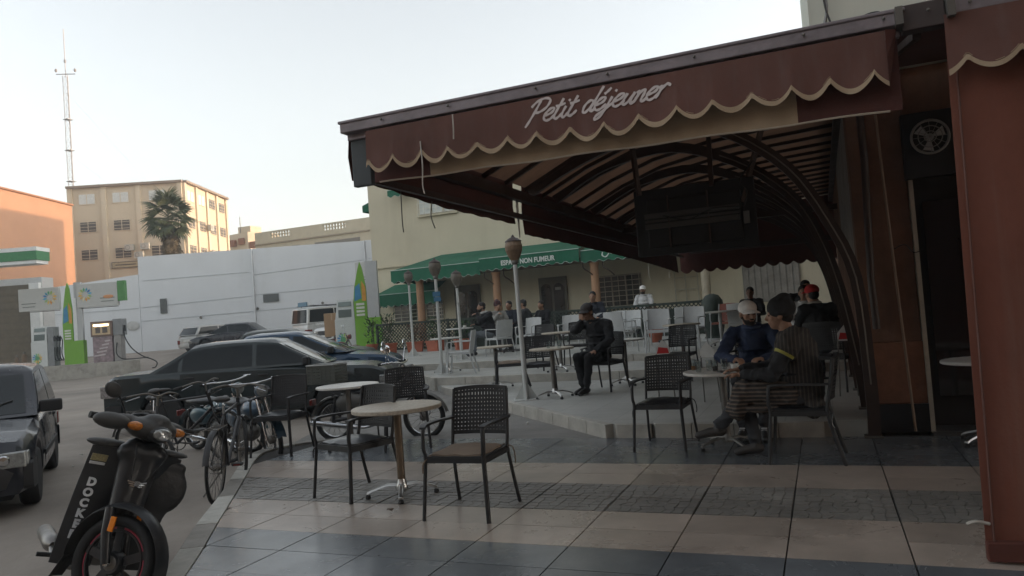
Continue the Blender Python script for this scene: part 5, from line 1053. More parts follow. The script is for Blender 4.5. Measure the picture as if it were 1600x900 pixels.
g.tube([(-.17,0,.62),(-.21,0,1.0)], .03); g.build('fork', BK2, DK, smooth=50)
for s in (1,-1): g = M(); g.box(rot((-.01,.113*s,.50)),(.035,.012,.085),rz=SW); g.build('reflector', AMB, DK, bevel=.003)
g = M(); rows = []
for i in range(21):
    a = R(-8)+R(196)*i/20; rr2 = .318+.012*math.sin(a); wdt = .062 if i < 17 else .062-.006*(i-16); rows.append([rot((rr2*math.cos(a),q*wdt,.285+rr2*math.sin(a)*1.02-.03*q*q)) for q in (-1,-.6,0,.6,1)])
g.sheet(rows, .004); g.build('front_mudguard', BK2, DK, smooth=60)
g = M(); g.sheet([[rot((-.30,-.06,.26)),rot((-.31,0,.26)),rot((-.30,.06,.26))],[rot((-.36,-.055,.12)),rot((-.37,0,.12)),rot((-.36,.055,.12))]], .005, (1,0,0)); g.build('mud_flap', RUB, DK)
# leg shields: two curved wings and the nose
def wing(s):
    rows = []
    for j in range(9):
        v = j/8; z = .18+.74*v; yo = .30-.03*v-.03*(1-v)**2; yi = .055; x0 = -.36+.17*v-.0*v; rows.append([(x0-.10*(q**2)+.02, s*(yi+(yo-yi)*q), z-.02*q) for q in (0,.2,.45,.7,.9,1)])
    g = M(); g.sheet(rows, .012, (1,0,0)); return g
for s in (1,-1): wing(s).build('leg_shield', BK2, DK, smooth=60)
g = M(); g.cap((-.13,-.03,.45),(-.19,-.05,.92),.06,.075,16); g.cap((-.13,.03,.45),(-.19,.05,.92),.06,.075,16); g.cap((-.17,-.09,.90),(-.17,.09,.90),.06,.06,12); settle('nose_cover', g, BK2, DK, .012)
g = M(); g.ell((-.26,-.17,.925),(.06,.15,.03),14,8); g.ell((-.26,.17,.925),(.06,.13,.025),14,8); g.build('shield_cap', BK3, DK, smooth=50)
# lettering down the right-hand shield (left in the picture)
LW = mat('scooter_white_letters', (.55,.57,.58), .4)
for k, chh in enumerate('DOCKER'):
    v = .68-.088*k; z = .18+.74*v; me = text_mesh(chh, .066, LW, .0015, .004); o = inst('letter', me, DK, (-.36+.17*v+.010, -.215, z), (0,0,0))
    o.rotation_euler = (R(76),0,R(90)-R(12)); 
g = M(); g.box((-.222,-.19,.835),(.006,.15,.042),ry=R(14)); g.build('badge', mat('gold_badge', (.35,.30,.16), .35, .5, var=.4, scale=120), DK); g = M(); g.box((-.231,-.19,.80),(.006,.15,.016),ry=R(14)); g.build('white_stripe', LW, DK)
g = M(); g.box((-.058,0,.73),(.006,.03,.03)); 
for s in (1,-1):
    for q in range(3): g.bar((-.06,.01*s,.735-.012*q),(-.068,(.055-.01*q)*s,.74-.013*q),.004,.007)
g.build('winged_emblem', CHROME, DK)
# handlebar cowl, turned with the fork
HC = Vector((-.21,0,1.06))
def hr(p): return Matrix.Rotation(SW*.55,3,'Z')@Vector(p)+HC
hrot = Matrix.Rotation(SW*.55,3,'Z')
g = M(); g.ell(hr((.03,0,.0)),(.13,.17,.075),20,12,hrot); g.ell(hr((-.02,.15,.02)),(.06,.12,.045),14,10,hrot); g.ell(hr((-.02,-.15,.02)),(.06,.12,.045),14,10,hrot); g.ell(hr((.06,0,.05)),(.08,.09,.05),14,10,hrot); cw = settle('handlebar_cowl', g, BK3, DK, .01, 4)
g = M(); g.ell(hr((.125,0,-.02)),(.055,.085,.055),20,12,hrot); hl_ = g.build('headlight', BK2, DK, smooth=60)
g = M(); g.ell(hr((.148,0,-.02)),(.04,.07,.042),20,12,hrot); g.build('lens', CHL, hl_, smooth=60)
g = M(); g.ell(hr((.02,-.27,.01)),(.075,.12,.05),18,10,hrot); g.build('hand_guard', BK3, DK, smooth=60)
g = M(); g.ell(hr((.172,.0,-.032)),(.022,.035,.022),14,8,hrot); g.build('bulb_reflector', mat('bright_reflector', (.8,.82,.82), .15, .6, var=.02), DK, smooth=60)
for s in (1,-1):
    g = M(); g.ell(hr((.086,.150*s,.005)),(.034,.055,.028),16,10,hrot); g.build('indicator', AMB2, DK, smooth=60); g = M(); g.ell(hr((.09,.105*s,-.005)),(.03,.022,.024),12,8,hrot); g.build('side_lamp', CHL, DK, smooth=60)
    g = M(); g.tube([hr((-.03,.2*s,.02)),hr((-.06,.37*s,.02))], .021, 10); g.build('grip', RUB, DK, smooth=50); g = M(); g.tube([hr((.03,.2*s,.02)),hr((.0,.37*s,.01))], .007, 6); g.build('brake_lever', CHROME, DK)
    if s > 0: continue
    g = M(); g.tube(catmull([hr((-.03,.16*s,.05)),hr((-.04,.22*s,.14)),hr((-.04,.27*s,.17))],4), .006, 6); g.build('mirror_stalk', BK2, DK)
    rm = Matrix.Rotation(SW*.55,3,'Z')@Matrix.Rotation(R(25*s),3,'X'); g = M(); g.ell(hr((-.04,.29*s,.19)),(.02,.060,.045),18,10,rm); g.build('mirror', BK3, DK, smooth=60)
g = M(); g.ell((-.26,.19,.70),(.045,.17,.17),20,12); g.ell((-.27,.16,.54),(.04,.11,.17),16,10); g.cap((-.26,.08,.86),(-.27,.28,.84),.045,.04,12); settle('leg_shield_bulge', g, mat('black_shield_plastic', (.02,.02,.021), .55, bump=.5, bscale=14), DK, .014)  # flaring front of the left leg shield
g = M(); g.tube(catmull([(-.2,0,.55),(-.4,0,.32),(-.62,0,.28),(-.85,0,.45),(-1.2,0,.52)],5), .045); g.build('frame', BK2, DK, smooth=50)
g = M(); g.ell((-.85,0,.70),(.36,.13,.06),20,10); g.ell((-.62,0,.68),(.15,.10,.05),14,8); settle('seat', g, mat('vinyl_seat', (.025,.025,.027), .4), DK, .014); g = M(); g.ell((-.95,0,.52),(.32,.13,.13),18,10); g.build('rear_body', BK2, DK, smooth=50)
rw = wh(DK, -1.2, .275, .036, spokes=0, hub=.06, rim=mat('pink_rim_stripe'  , (.35,.04,.07), .4)); g = M()
for k in range(5): a = k*2*math.pi/5; g.bar((.04*math.cos(a),0,.04*math.sin(a)),(.205*math.cos(a),0,.205*math.sin(a)),.04,.02,up=(0,1,0))
g.build('cast_spokes', BK2, rw)
g = M(); g.ell((-.55,0,.26),(.2,.12,.11),16,10); g.build('engine', mat('engine_alloy', (.13,.125,.115), .5, .6), DK, smooth=50); g = M(); g.lathe([(.03,-.45),(.05,-.40),(.055,-.0),(.04,.05),(.02,.08)], (-.75,-.24,.22), 16, 'x'); g.tube(catmull([(-.5,-.05,.2),(-.4,-.15,.15),(-.55,-.24,.18),(-.75,-.24,.22)],5), .016); g.build('exhaust', mat('dull_chrome', (.2,.19,.18), .35, .8, dirt=.4), DK, smooth=50)
g = M()
for s in (1,-1): g.tube([(-.5,.08*s,.2),(-.5,.34*s,.19)], .014); 
g.build('footrest', RUB, DK); g = M(); g.tube([(-.5,.1,.18),(-.55,.30,.05)], .012); g.build('side_stand', STEEL, DK)
g = M(); g.tube(catmull([(-.2,.05,.97),(-.05,.12,.93),(-.05,.06,.78),(-.13,.04,.7)],5), .006, 6); g.tube(catmull([(-.2,-.05,.97),(-.04,-.06,.9),(-.06,-.04,.75)],5), .005, 6); g.build('brake_cable', RUB, DK)

# ================================================================== PETROL STATION
WWL = mat('white_wall_render', (.66,.675,.69), .85, var=.045, scale=.35, bump=.15, bscale=9, dirt=.22, dirtcol=(.50,.50,.49)); LIME = mat('lime_green', (.16,.36,.035), .45, var=.05); STG = mat('station_green', (.05,.20,.08), .5)
def ang2(a, b): return math.atan2(b[1]-a[1], b[0]-a[0])
wallt = thing('boundary_wall', 'long white rendered wall behind the petrol pumps, stepped up in its middle', 'wall', (-40.6,34.9,.5))
pts = [(-50.5,30.85,5.05),(-47.24,32.21,5.1),(-40.66,34.92,5.75)]
def wseg(a, b, za, zb, thick=.35, z0=-.2, nm='wall_panel', m=WWL):
    a, b = Vector((*a,0)), Vector((*b,0)); d = (b-a).normalized(); n = Vector((-d.y,d.x,0))*thick; o = Vector((-40.6,34.9,.5)); vs = []
    for p, zt_ in ((a,za),(b,zb),(b+n,zb),(a+n,za)): vs += [Vector((p.x,p.y,z0))-o+Vector((0,0,.0)), Vector((p.x,p.y,zt_))-o]
    g = M(); g.add(vs, [(0,2,3,1),(2,4,5,3),(4,6,7,5),(6,0,1,7),(1,3,5,7),(0,6,4,2)]); return g.build(nm, m, wallt)
wseg((-50.5,30.85),(-40.62,34.93),4.95,5.78); wseg((-40.6,34.94),(-33.75,37.80),6.92,6.9); wseg((-33.72,37.81),(-27.0,40.62),6.9,6.88); wseg((-26.97,40.63),(-14,46.05),6.9,6.85)
dv = Vector((13.6,5.7,0)).normalized(); nv = Vector((-dv.y,dv.x,0)); 
def onw(s, z): p = Vector((-40.6,34.92,0))+dv*s - nv*.012; return Vector((p.x+40.6,p.y-34.9,z-.5))
CRK = mat('wall_joint', (.42,.44,.46), .9, var=.3)
for s0, s1, za, zb in ((-9,-.1,3.55,3.6),(.1,7.3,3.62,3.85),(7.4,14.6,3.9,4.05),(7.5,14.7,5.2,5.65),(14.9,22,4.1,4.2),(14.9,22,5.7,5.8),(.3,7.2,5.35,5.4),(0,14,2.75,2.95)):
    g = M(); g.bar(onw(s0,za), onw(s1,zb), .02, .022, up=nv); g.build('joint', CRK, wallt)
for s in (7.42,14.72): g = M(); g.bar(onw(s,.6), onw(s,6.88), .05, .28, up=nv); g.build('pilaster', WWL, wallt)
g = M(); g.box(onw(1.55,3.62)+Vector((0,-.03,0)),(.42,.06,.95),rz=.39); g.build('vent_grate', mat('vent_dark', (.11,.115,.11), .7), wallt); g = M(); g.box(onw(8.5,3.62)+Vector((0,-.03,0)),(1.0,.06,.5),rz=.39); g.build('vent_grate', mat('vent_dark', (.11,.115,.11), .7), wallt)
for s, z in ((3.9,2.7),(7.6,3.0),(11.8,3.05)): g = M(); g.lathe([(.09,0),(.09,.05)], onw(s,z)+Vector((0,-.06,0)), 12, 'y'); g.build('drain_hole', STEEL, wallt)
g = M(); g.ell(onw(-.5,2.5)+Vector((0,-.03,0)),(.42,.04,.3),18,8,Matrix.Rotation(.39,3,'Z')); g.build('repair_patch', mat('patch', (.5,.5,.48), .9), wallt)
g = M(); g.tube([onw(-8.6,4.95),onw(-8.4,5.5),onw(-6.2,5.6),onw(-6.1,5.0)], .05, 6); g.build('pipe_rail', mat('rail_grey', (.35,.36,.36), .6), wallt)
# island
IS = Vector((-33.7,25.05,0)); ia = math.atan2(2.3,5.3)
isl = thing('pump_island', 'low concrete island carrying the two petrol pumps at left', 'kerb island', (-34.5,24.69,.33), ia); g = M(); g.box((.1,.4,-.28),(6.1,1.3,1.04)); g.lathe([(.65,-.8),(.65,.24)], (3.15,.4,0), 24); g.build('base', mat('island_concrete', (.36,.34,.30), .85, dirt=.5), isl, bevel=.02)
def sunburst(par, x, y, z, r_, rz=0, flip=1):
    cols = [(.75,.45,.06),(.72,.58,.25),(.35,.5,.12),(.12,.42,.2),(.06,.32,.45),(.05,.2,.5),(.08,.4,.6),(.3,.5,.2),(.7,.5,.1),(.75,.35,.05),(.7,.62,.4),(.65,.4,.1)]
    for k in range(12):
        a = k*math.pi/6+.2; c = cols[k if flip > 0 else (6-k)%12]; g = M(); u = Vector((math.cos(a),0,math.sin(a))); v = Vector((-math.sin(a),0,math.cos(a)))
        g.add([u*r_*.32, u*r_*.7+v*r_*.14, u*r_, u*r_*.7-v*r_*.14],[(0,1,2,3)]); o = g.build('logo_petal', mat('petal_%d' % (k if flip>0 else (6-k)%12), c, .5), par, loc=(x,y,z)); o.rotation_euler = (0,0,rz)
PMW = mat('pump_white', (.55,.57,.56), .4, var=.05); PMG = mat('pump_grey', (.22,.23,.235), .4, dirt=.3)
def pump(lab, loc, rz, kind, sc=1):
    t = thing('petrol_pump', lab, 'petrol pump', loc, rz); t.scale = (sc,sc,sc)
    if kind != 'old':
        g = M(); g.box((-.12,0,.6),(.78,.55,1.2)); g.build('cabinet', PMW, t, bevel=.02); g = M(); g.add([(-.48,-.27,1.2),(.26,-.27,1.2),(.26,.27,1.2),(-.48,.27,1.2),(-.4,-.16,1.95),(.22,-.16,1.95),(.22,.2,1.95),(-.4,.2,1.95)],[(0,1,5,4),(1,2,6,5),(2,3,7,6),(3,0,4,7),(4,5,6,7)]); g.build('head', PMW, t)
        g = M(); g.box((-.1,-.245,1.42),(.5,.03,.3),rx=R(-8)); g.build('display', mat('lcd', (.05,.07,.06), .1), t); g = M(); g.box((-.1,-.20,1.78),(.5,.03,.18),rx=R(-8)); g.build('display', mat('lcd2', (.16,.2,.19), .15), t)
        g = M(); g.box((.42,.02,.95),(.30,.5,1.9)); g.build('hose_column', PMG, t, bevel=.02)
        for k, yy in enumerate((-.2,.05,.25)):
            g = M(); g.tube(catmull([(.60,yy,1.45),(.72,yy,1.2),(.66,yy,.6),(.74,yy,.25),(.58,yy,.35),(.6,yy,.9)],5), .022, 6); g.build('hose', RUB, t, smooth=50); g = M(); g.box((.6,yy,1.3),(.08,.06,.22)); g.build('nozzle', BLK, t)
        sunburst(t, -.22, -.285, .42, .26); g = M(); g.add([(-.3,-.282,.55),(-.1,-.282,.5),(-.02,-.282,.25),(-.2,-.282,.12),(-.34,-.282,.3)],[(0,1,2,3,4)]); g.build('decal', mat('decal_green', (.1,.3,.15), .5), t)
    else:
        PNK = mat('faded_poster', (.26,.20,.21), .6, var=.35, scale=7); g = M(); g.box((-.2,0,.62),(.95,.5,1.24)); g.build('cabinet', PNK, t, bevel=.015)
        for k in range(5): g = M(); g.box((-.35+.1*k,-.258,.35+.17*k),(.55-.07*k,.006,.07),ry=R(-6)); g.build('print', mat('poster_pale', (.5,.45,.45), .6), t)
        g = M(); g.box((-.2,0,1.62),(1.05,.6,.74)); g.build('head', mat('pump_brown_head', (.17,.11,.085), .5, dirt=.3), t, bevel=.02)
        g = M(); g.box((-.2,-.305,1.62),(.86,.02,.56)); ds = g.build('display', mat('warm_display', (.55,.42,.26), .3), t); g = M(); g.box((-.36,-.32,1.56),(.22,.02,.28)); g.box((-.02,-.32,1.56),(.24,.02,.28)); g.build('counter', mat('counter_dark', (.12,.10,.085), .5), ds); g = M(); g.box((-.2,-.32,1.80),(.72,.02,.08)); g.build('light_tube', mat('lit_tube', (1,.78,.45), .5, emis=2.0), ds)
        g = M(); g.box((.5,0,.65),(.34,.42,1.3)); g.build('column', mat('steel_column', (.3,.29,.28), .5, .3), t, bevel=.01); g = M(); g.box((.55,0,1.66),(.45,.5,.8)); g.build('hose_housing', PMG, t, bevel=.02)
        g = M(); g.tube(catmull([(.78,-.1,1.6),(.86,-.15,1.1),(1.2,-.2,.55),(1.7,-.2,.15),(2.1,-.2,-.02),(2.35,-.2,-.2),(2.3,-.25,-.42),(2.15,-.3,-.45)],6), .028, 8); g.build('hose', RUB, t, smooth=50); g = M(); g.tube(catmull([(.5,-.25,.9),(.5,-.35,.4),(.75,-.38,.12),(1.2,-.36,.06),(2.0,-.3,.08)],6), .025, 8); g.build('hose', RUB, t, smooth=50)
        g = M(); g.box((.80,-.05,1.58),(.08,.1,.3)); g.build('nozzle', BLK, t)
    return t
pump('white petrol pump with green blue star decal, leftmost on the island', (-35.2,24.67,.57), ia, 'new'); pump('old brown headed petrol pump with lit display and long looping hose', (-32.35,25.94,.57), ia, 'old'); pump('white petrol pump with bright star decal near the cream building corner', (-17.1,24.3,.50), ia, 'new')
def totem(lab, loc, rz, h, hg, white):
    t = thing('totem_sign', lab, 'totem sign', loc, rz); g = M(); g.box((.12,.0,hg/2),(.95,.3,hg)); g.build('green_base', LIME, t, bevel=.01)
    g = M(); g.poly([(-.35,hg+.002),(.12,hg+.002),(.12,hg+(h-hg)*.55),(.02,h-.25),(-.06,h),(-.15,h-.3),(-.3,hg+(h-hg)*.55),(-.36,hg+(h-hg)*.3)], -.16, -.08); g.build('blade', LIME, t)
    g = M(); g.add([(-.32,-.165,hg+(h-hg)*.3),(-.06,-.165,hg+(h-hg)*.35),(-.1,-.165,hg+(h-hg)*.62),(-.28,-.165,hg+(h-hg)*.55)],[(0,1,2,3)]); g.build('blue_flash', mat('flash_blue', (.05,.22,.38), .5), t); g = M(); g.add([(-.04,-.165,hg+(h-hg)*.3),(.11,-.165,hg+(h-hg)*.3),(.1,-.165,hg+(h-hg)*.55),(-.03,-.165,hg+(h-hg)*.66)],[(0,1,2,3)]); g.build('orange_flash', mat('flash_orange', (.55,.26,.04), .5), t)
    g = M(); g.box((.38 if white < 1 else .34,0,hg+(h-hg)/2),(.35 if white < 1 else .42,.16 if white<1 else .3,h-hg)); g.build('white_column', mat('totem_white', (.45,.46,.46), .5, var=.04), t)
    for k in range(4): g = M(); g.box((-.12,-.17,hg*1.0+.12+.13*k),(.3,.012,.08)); g.build('price_digit', mat('price_white', (.6,.62,.55), .5), t)
    return t
totem('slim green totem with pointed blade between the two left petrol pumps', (-33.9,25.18,.56), ia, 4.0, 1.15, 0); totem('white and green totem beside the cream building corner', (-15.55,23.1,.33), .42, 3.42, 1.35, 1)
SGN = mat('sign_white', (.50,.50,.48), .55, var=.04)
def signbox(lab, x, y, z, w_, h_, side, flip, post=True):
    t = thing('sign_panel', lab, 'sign', (x,y,z), ia); g = M(); g.box((0,0,0),(w_,.2,h_)); g.build('panel', SGN, t, bevel=.015); sunburst(t, side*(w_/2-.42), -.115, .05, .36, flip=flip)
    for k in range(2): g = M(); g.box((-side*w_*.25,-.103,-.18-.16*k),(w_*.36-.1*k,.006,.045)); g.build('small_print', mat('small_print', (.2,.22,.2), .6), t)
    g = M(); g.box((0,.06,-h_/2-.04),(w_*.95,.05,.03)); g.build('underline', STEEL, t)
    if post: g = M(); g.box((side*(w_/2+.14),.03,-h_/2-1.3),(.12,.12,3.6)); g.build('post', WHT, t)
    return t
signbox('white sign panel with sunburst logo at its right end, left of the green blade', -35.25,24.57,3.85,1.95,1.1,1,1,False); s2 = signbox('white sign panel with sunburst logo at its left end and green end cap', -32.6,25.66,3.87,1.98,1.15,-1,-1)
g = M(); g.box((1.18,0,.12),(.34,.26,.98)); g.build('green_end', mat('end_green', (.08,.24,.07), .5), s2); g = M(); g.ell((.55,-.11,-.12),(.26,.01,.09),14,6); g.build('orange_print', mat('orange_print', (.6,.28,.12), .6), s2); g = M(); g.box((-1.12,0,0),(.1,.22,1.15)); 
signbox('white sign on the wall with sunburst logo near the cream building', -25.3,37.0+1.9,4.55,2.3,1.5,1,1,False)
st = thing('station_building', 'petrol station kiosk with green and white roof fascia and brown door at the left edge', 'building', (-38.5,25.6,.3), ia)
g = M(); g.box((-1.4,.8,2.45),(5.1,1,4.9)); g.build('wall', mat('station_wall', (.5,.5,.49), .8, var=.05), st); g = M(); g.box((-.53,.26,2.3),(2.1,.06,4.5)); g.build('roller_door', mat('brown_roller_door', (.115,.095,.065), .6, dirt=.3), st); g = M(); g.box((.87,.2,2.3),(.5,.3,4.6)); g.build('pillar', WHT, st)
for k in range(12): g = M(); g.box((-.53,.222,.25+.36*k),(2.05,.012,.30)); g.build('slat', mat('brown_roller_slat', (.13,.105,.07), .6, dirt=.3), st)
fc = thing('station_canopy', 'green and white fuel station roof fascia jutting in at the left edge', 'canopy', (-33.0-3.1*.918,22.95-3.1*.397,5.75), ia)
g = M(); g.box((0,.5,0),(6.2,1,.42)); g.build('green_fascia', STG, fc); g = M(); g.box((0,.5,.30),(6.22,1.02,.18)); g.box((0,.5,-.29),(6.1,.9,.16)); g.build('white_edge', WHT, fc)
g = M(); g.box((-2.2,.6,-2.9),(.3,.3,4.9)); g.build('post', WHT, fc)
for k, (x, y, hh, rr_) in enumerate(((-36.4,24.07,.62,.10),(-36.15,24.27,.75,.12))): t = thing('gas_bottle', ('smaller' if k == 0 else 'larger')+' rusty gas bottle standing left of the white pump', 'gas bottle', (x,y,.57)); M().lathe([(rr_,.0),(rr_,hh*.75),(rr_*.5,hh*.88),(rr_*.3,hh)], n=14).build('cylinder', mat('rust_bottle', (.16,.11,.07), .7, dirt=.5), t, smooth=40); M().lathe([(rr_*.5,hh*.9),(rr_*.5,hh*1.05)], n=10).build('collar', STEEL, t)

# ================================================================== BACKGROUND BUILDINGS
BG1 = mat('beige_concrete', (.60,.50,.365), .9, var=.05, scale=.25, dirt=.2, dirtcol=(.46,.38,.28)); BG2 = mat('beige_pilaster', (.62,.52,.385), .9, var=.05, scale=.3); WDK = mat('dark_window', (.075,.065,.055), .35); WBL = mat('white_blind', (.62,.63,.60), .6)  # window panes
A_, B_, C_ = Vector((-68.6,51.23,0)), Vector((-58.56,56.28,0)), Vector((-63.1,66.85,0))
bt = thing('apartment_building', 'four storey beige block with dusk lit right side and air conditioners, behind the white wall', 'building', (-58.56,56.28,0)); Dv = A_+(C_-B_)
g = M(); o = B_; ring = [A_-o,B_-o,C_-o,Dv-o]; g.add([Vector((p.x,p.y,0)) for p in ring]+[Vector((p.x,p.y,17.2)) for p in ring],[(0,1,5,4),(1,2,6,5),(2,3,7,6),(3,0,4,7),(4,5,6,7)]); g.build('wall', BG1, bt)
def facade(a, b, root, org, cols, rows, W_, H_, blinds=(), pil=(), ztop=17.2, nm='window'):
    d = (b-a).normalized(); n = Vector((d.y,-d.x,0)); L_ = (b-a).length; az = math.atan2(d.y,d.x)
    for i, cc in enumerate(cols):
        for j, zz in enumerate(rows):
            p = a+d*(cc*L_)+n*.02-org; bl = (i,j) in blinds
            g = M(); g.box((0,.0,0),(W_+.16,.08,H_+.16)); f = g.build(nm, BG2, root, loc=(p.x,p.y,zz)); f.rotation_euler = (0,0,az)
            g = M(); g.box((0,-.055,0),(W_,.03,H_)); g.build('pane', WBL if bl else WDK, f)
            g = M(); g.box((0,-.085,0),(.05,.03,H_)); 
            if not bl:
                for q in range(3): g.box((0,-.085,-H_/2+H_*(q+.5)/3),(W_,.02,.04))
            g.build('frame', BG2, f)
    for cc in pil: p = a+d*(cc*L_)+n*.08-org; g = M(); g.box((0,0,ztop/2),(.45,.2,ztop)); q = g.build('pilaster', BG2, root, loc=(p.x,p.y,0)); q.rotation_euler = (0,0,az)
    g = M(); g.bar(a-org+Vector((0,0,ztop+.1))+n*.15, b-org+Vector((0,0,ztop+.1))+n*.15, .5, .22); g.build('cornice', mat('cornice_brown', (.26,.2,.15), .9), root)
facade(A_,B_,bt,B_,(.165,.455,.77),(16.15-.1,13.25,10.45),1.5,.98,((0,0),(1,0),(2,0)),(.02,.31,.61,.97)); facade(B_,C_,bt,B_,(.13,.37,.62,.86),(16.0,13.2,10.4),1.55,1.0,((0,0),(1,0)),(.02,.26,.50,.74,.98))
dAB = (B_-A_).normalized(); nAB = Vector((dAB.y,-dAB.x,0))
def acunit(org, base, d, s, z, root): 
    n = Vector((d.y,-d.x,0)); p = base+d*s+n*.35-org; g = M(); g.box((0,0,0),(.85,.35,.62)); o = g.build('air_conditioner', mat('ac_white', (.5,.48,.42), .5), root, loc=(p.x,p.y,z)); o.rotation_euler = (0,0,math.atan2(d.y,d.x)); M().loop((-.12,-.18,0),.2,.02,18,5).build('fan_grille', STEEL, o)
for s, z in ((.52,10.9),(.60,10.1),(.655,10.95)): acunit(B_, A_, dAB, s*11.24, z, bt)
acunit(B_, B_, (C_-B_).normalized(), .5*11.4, 13.2, bt); acunit(B_, B_, (C_-B_).normalized(), .52*11.4, 10.4, bt)
g = M(); p = A_+dAB*5.3+nAB*.1-B_; g.box((0,0,0),(2.7,.1,.62)); o = g.build('signboard', mat('faded_signboard', (.45,.36,.22), .8), bt, loc=(p.x,p.y,9.25)); o.rotation_euler = (0,0,math.atan2(dAB.y,dAB.x)); g = M(); g.box((0,-.06,.28),(2.7,.03,.06)); g.box((0,-.06,-.28),(2.7,.03,.06)); g.box((1.33,-.06,0),(.06,.03,.6)); g.box((-1.33,-.06,0),(.06,.03,.6)); g.box((0,-.06,0),(2.0,.02,.1)); g.build('border', SHAD, o)
for s in (2.2,6.5,10.5): p = A_+dAB*s-B_; g = M(); g.tube([(p.x,p.y+1,17.2),(p.x,p.y+1,17.75)], .03, 4); g.build('roof_stub', STEEL, bt)
ORG = mat('orange_render', (.43,.235,.14), .9, var=.09, scale=.22, bump=.2, bscale=3, dirt=.35, dirtcol=(.33,.18,.11)); obd = thing('orange_building', 'blank windowless orange wall of a tall building glowing in sunset at far left', 'building', (-60.5,39.3,0))
p0, p1 = Vector((-55.5,28.3,0)), Vector((-63.4,47.7,0)); g = M(); d = (p1-p0).normalized(); n = Vector((d.y,-d.x,0)); ring = [p-Vector((-60.5,39.3,0)) for p in (p0,p1,p1-n*20,p0-n*20)]; g.add([Vector((p.x,p.y,0)) for p in ring]+[Vector((p.x,p.y,14.5)) for p in ring],[(0,1,5,4),(1,2,6,5),(2,3,7,6),(3,0,4,7),(4,5,6,7)]); g.build('wall', ORG, obd)
g = M(); g.bar(ring[0]+Vector((0,0,14.55)),ring[1]+Vector((0,0,14.55)),.4,.14); g.build('coping', mat('orange_coping', (.3,.15,.08), .9), obd)
if 0: an = thing('low_annex', 'low shaded orange annex in front of the orange wall beside the station roof', 'building', (-57,38.6,0))
lw = thing('low_cream_house', 'long low cream house with pierced block parapet above the white wall', 'building', (-37.6,49.05,0)); g = M(); g.box((1.2,3,4.45),(14.0,6,8.9)); g.build('wall', mat('pale_cream', (.56,.50,.37), .9, var=.05, dirt=.2), lw)
def seg(x0,x1): g = M(); g.box(((x0+x1)/2,.1,9.35),(x1-x0,.2,.9)); g.build('parapet', MATS['pale_cream'], lw)
gx = [-5.8,-4.1,-2.15,.85,2.9,5.8,6.9,8.2]
seg(-5.8,-4.15); seg(-2.1,1.15); seg(3.3,6.0); seg(7.6,8.2)
for a, b in ((-4.15,-2.1),(1.15,3.3),(6.0,7.6)):
    g = M(); g.box(((a+b)/2,.1,9.06),(b-a,.2,.32)); g.box(((a+b)/2,.1,9.74),(b-a,.2,.12)); g.box(((a+b)/2,.1,9.45),(b-a,.12,.07))
    k = 0
    while a+.28*k <= b: g.box((a+.28*k,.1,9.45),(.09,.14,.5)); k += 1
    g.build('pierced_block', MATS['pale_cream'], lw)
g = M(); g.box((1.2,-.05,8.78),(14.1,.12,.1)); g.build('ledge', mat('ledge_brown', (.38,.32,.24), .9), lw)
for x0, x1 in ((-3.6,-1.2),(.3,4.6)): g = M(); g.box(((x0+x1)/2,-.03,8.1),(x1-x0,.06,.5)); g.build('shutter_head', mat('shutter_grey', (.24,.22,.19), .8), lw)
fb = thing('far_building', 'small distant ochre building with balconies right of the beige block', 'building', (-68.3,74,0)); g = M(); g.box((0,2,7.1),(6.5,5,14.2),rz=-.2); g.build('wall', BG1, fb)
for x, z in ((-1,13),(.6,13.1),(2.4,12.5)): g = M(); g.box((x+1,-.9,z),(.9,.5,.8)); g.build('balcony', mat('balcony_rust', (.28,.12,.06), .8), fb)
g = M(); g.tube([(.6,0,14.2),(.6,0,16.4)], .05, 5); g.build('aerial', STEEL, fb); g = M(); g.box((1.2,1,14.5),(2,2,1.2)); g.build('stair_head', BG1, fb)
# lattice mast
MST = mat('mast_steel', (.26,.25,.25), .6, .3); ma = thing('radio_mast', 'thin guyed lattice radio mast rising behind the beige block', 'mast', (-87.0,65.6,0))
def leg3(z, k, w_=.36): a = k*2.094; return Vector((w_*math.cos(a), w_*math.sin(a), z))
for k in range(3): g = M(); g.bar(leg3(0,k), leg3(36.2,k), .055, .055); g.build('leg', MST, ma)
g = M(); z = 14
while z < 36:
    for k in range(3): g.bar(leg3(z,k), leg3(z+.9,(k+1)%3), .022, .022); g.bar(leg3(z,k), leg3(z,(k+1)%3), .02, .02)
    z += .9
tag(g.build('bracing', MST, ma), kind='stuff')
g = M(); g.bar((0,0,36),(0,0,42.3),.07,.07); g.build('top_rod', MST, ma); g = M(); g.bar((-.95,-.6,36.4),(.95,.6,36.4),.09,.09); g.build('crossarm', MST, ma)
for x, y, z in ((-.95,-.6,36.9),(.95,.6,36.9),(0,0,38.1)): g = M(); g.ell((x,y,z),(.16,.16,.25),8,6); g.build('aerial_light', MST, ma)
for z in (22.5,26.5,30.5): g = M(); g.box((0,0,z),(.85,.85,.06)); g.build('collar', MST, ma)
g = M()
for k in range(3):
    for z in (34,26): a = k*2.094+.5; g.bar((0,0,z),(math.cos(a)*20,math.sin(a)*20,8),.014,.014)
g.build('guy_wire', mat('wire_pale', (.35,.35,.35), .7), ma)
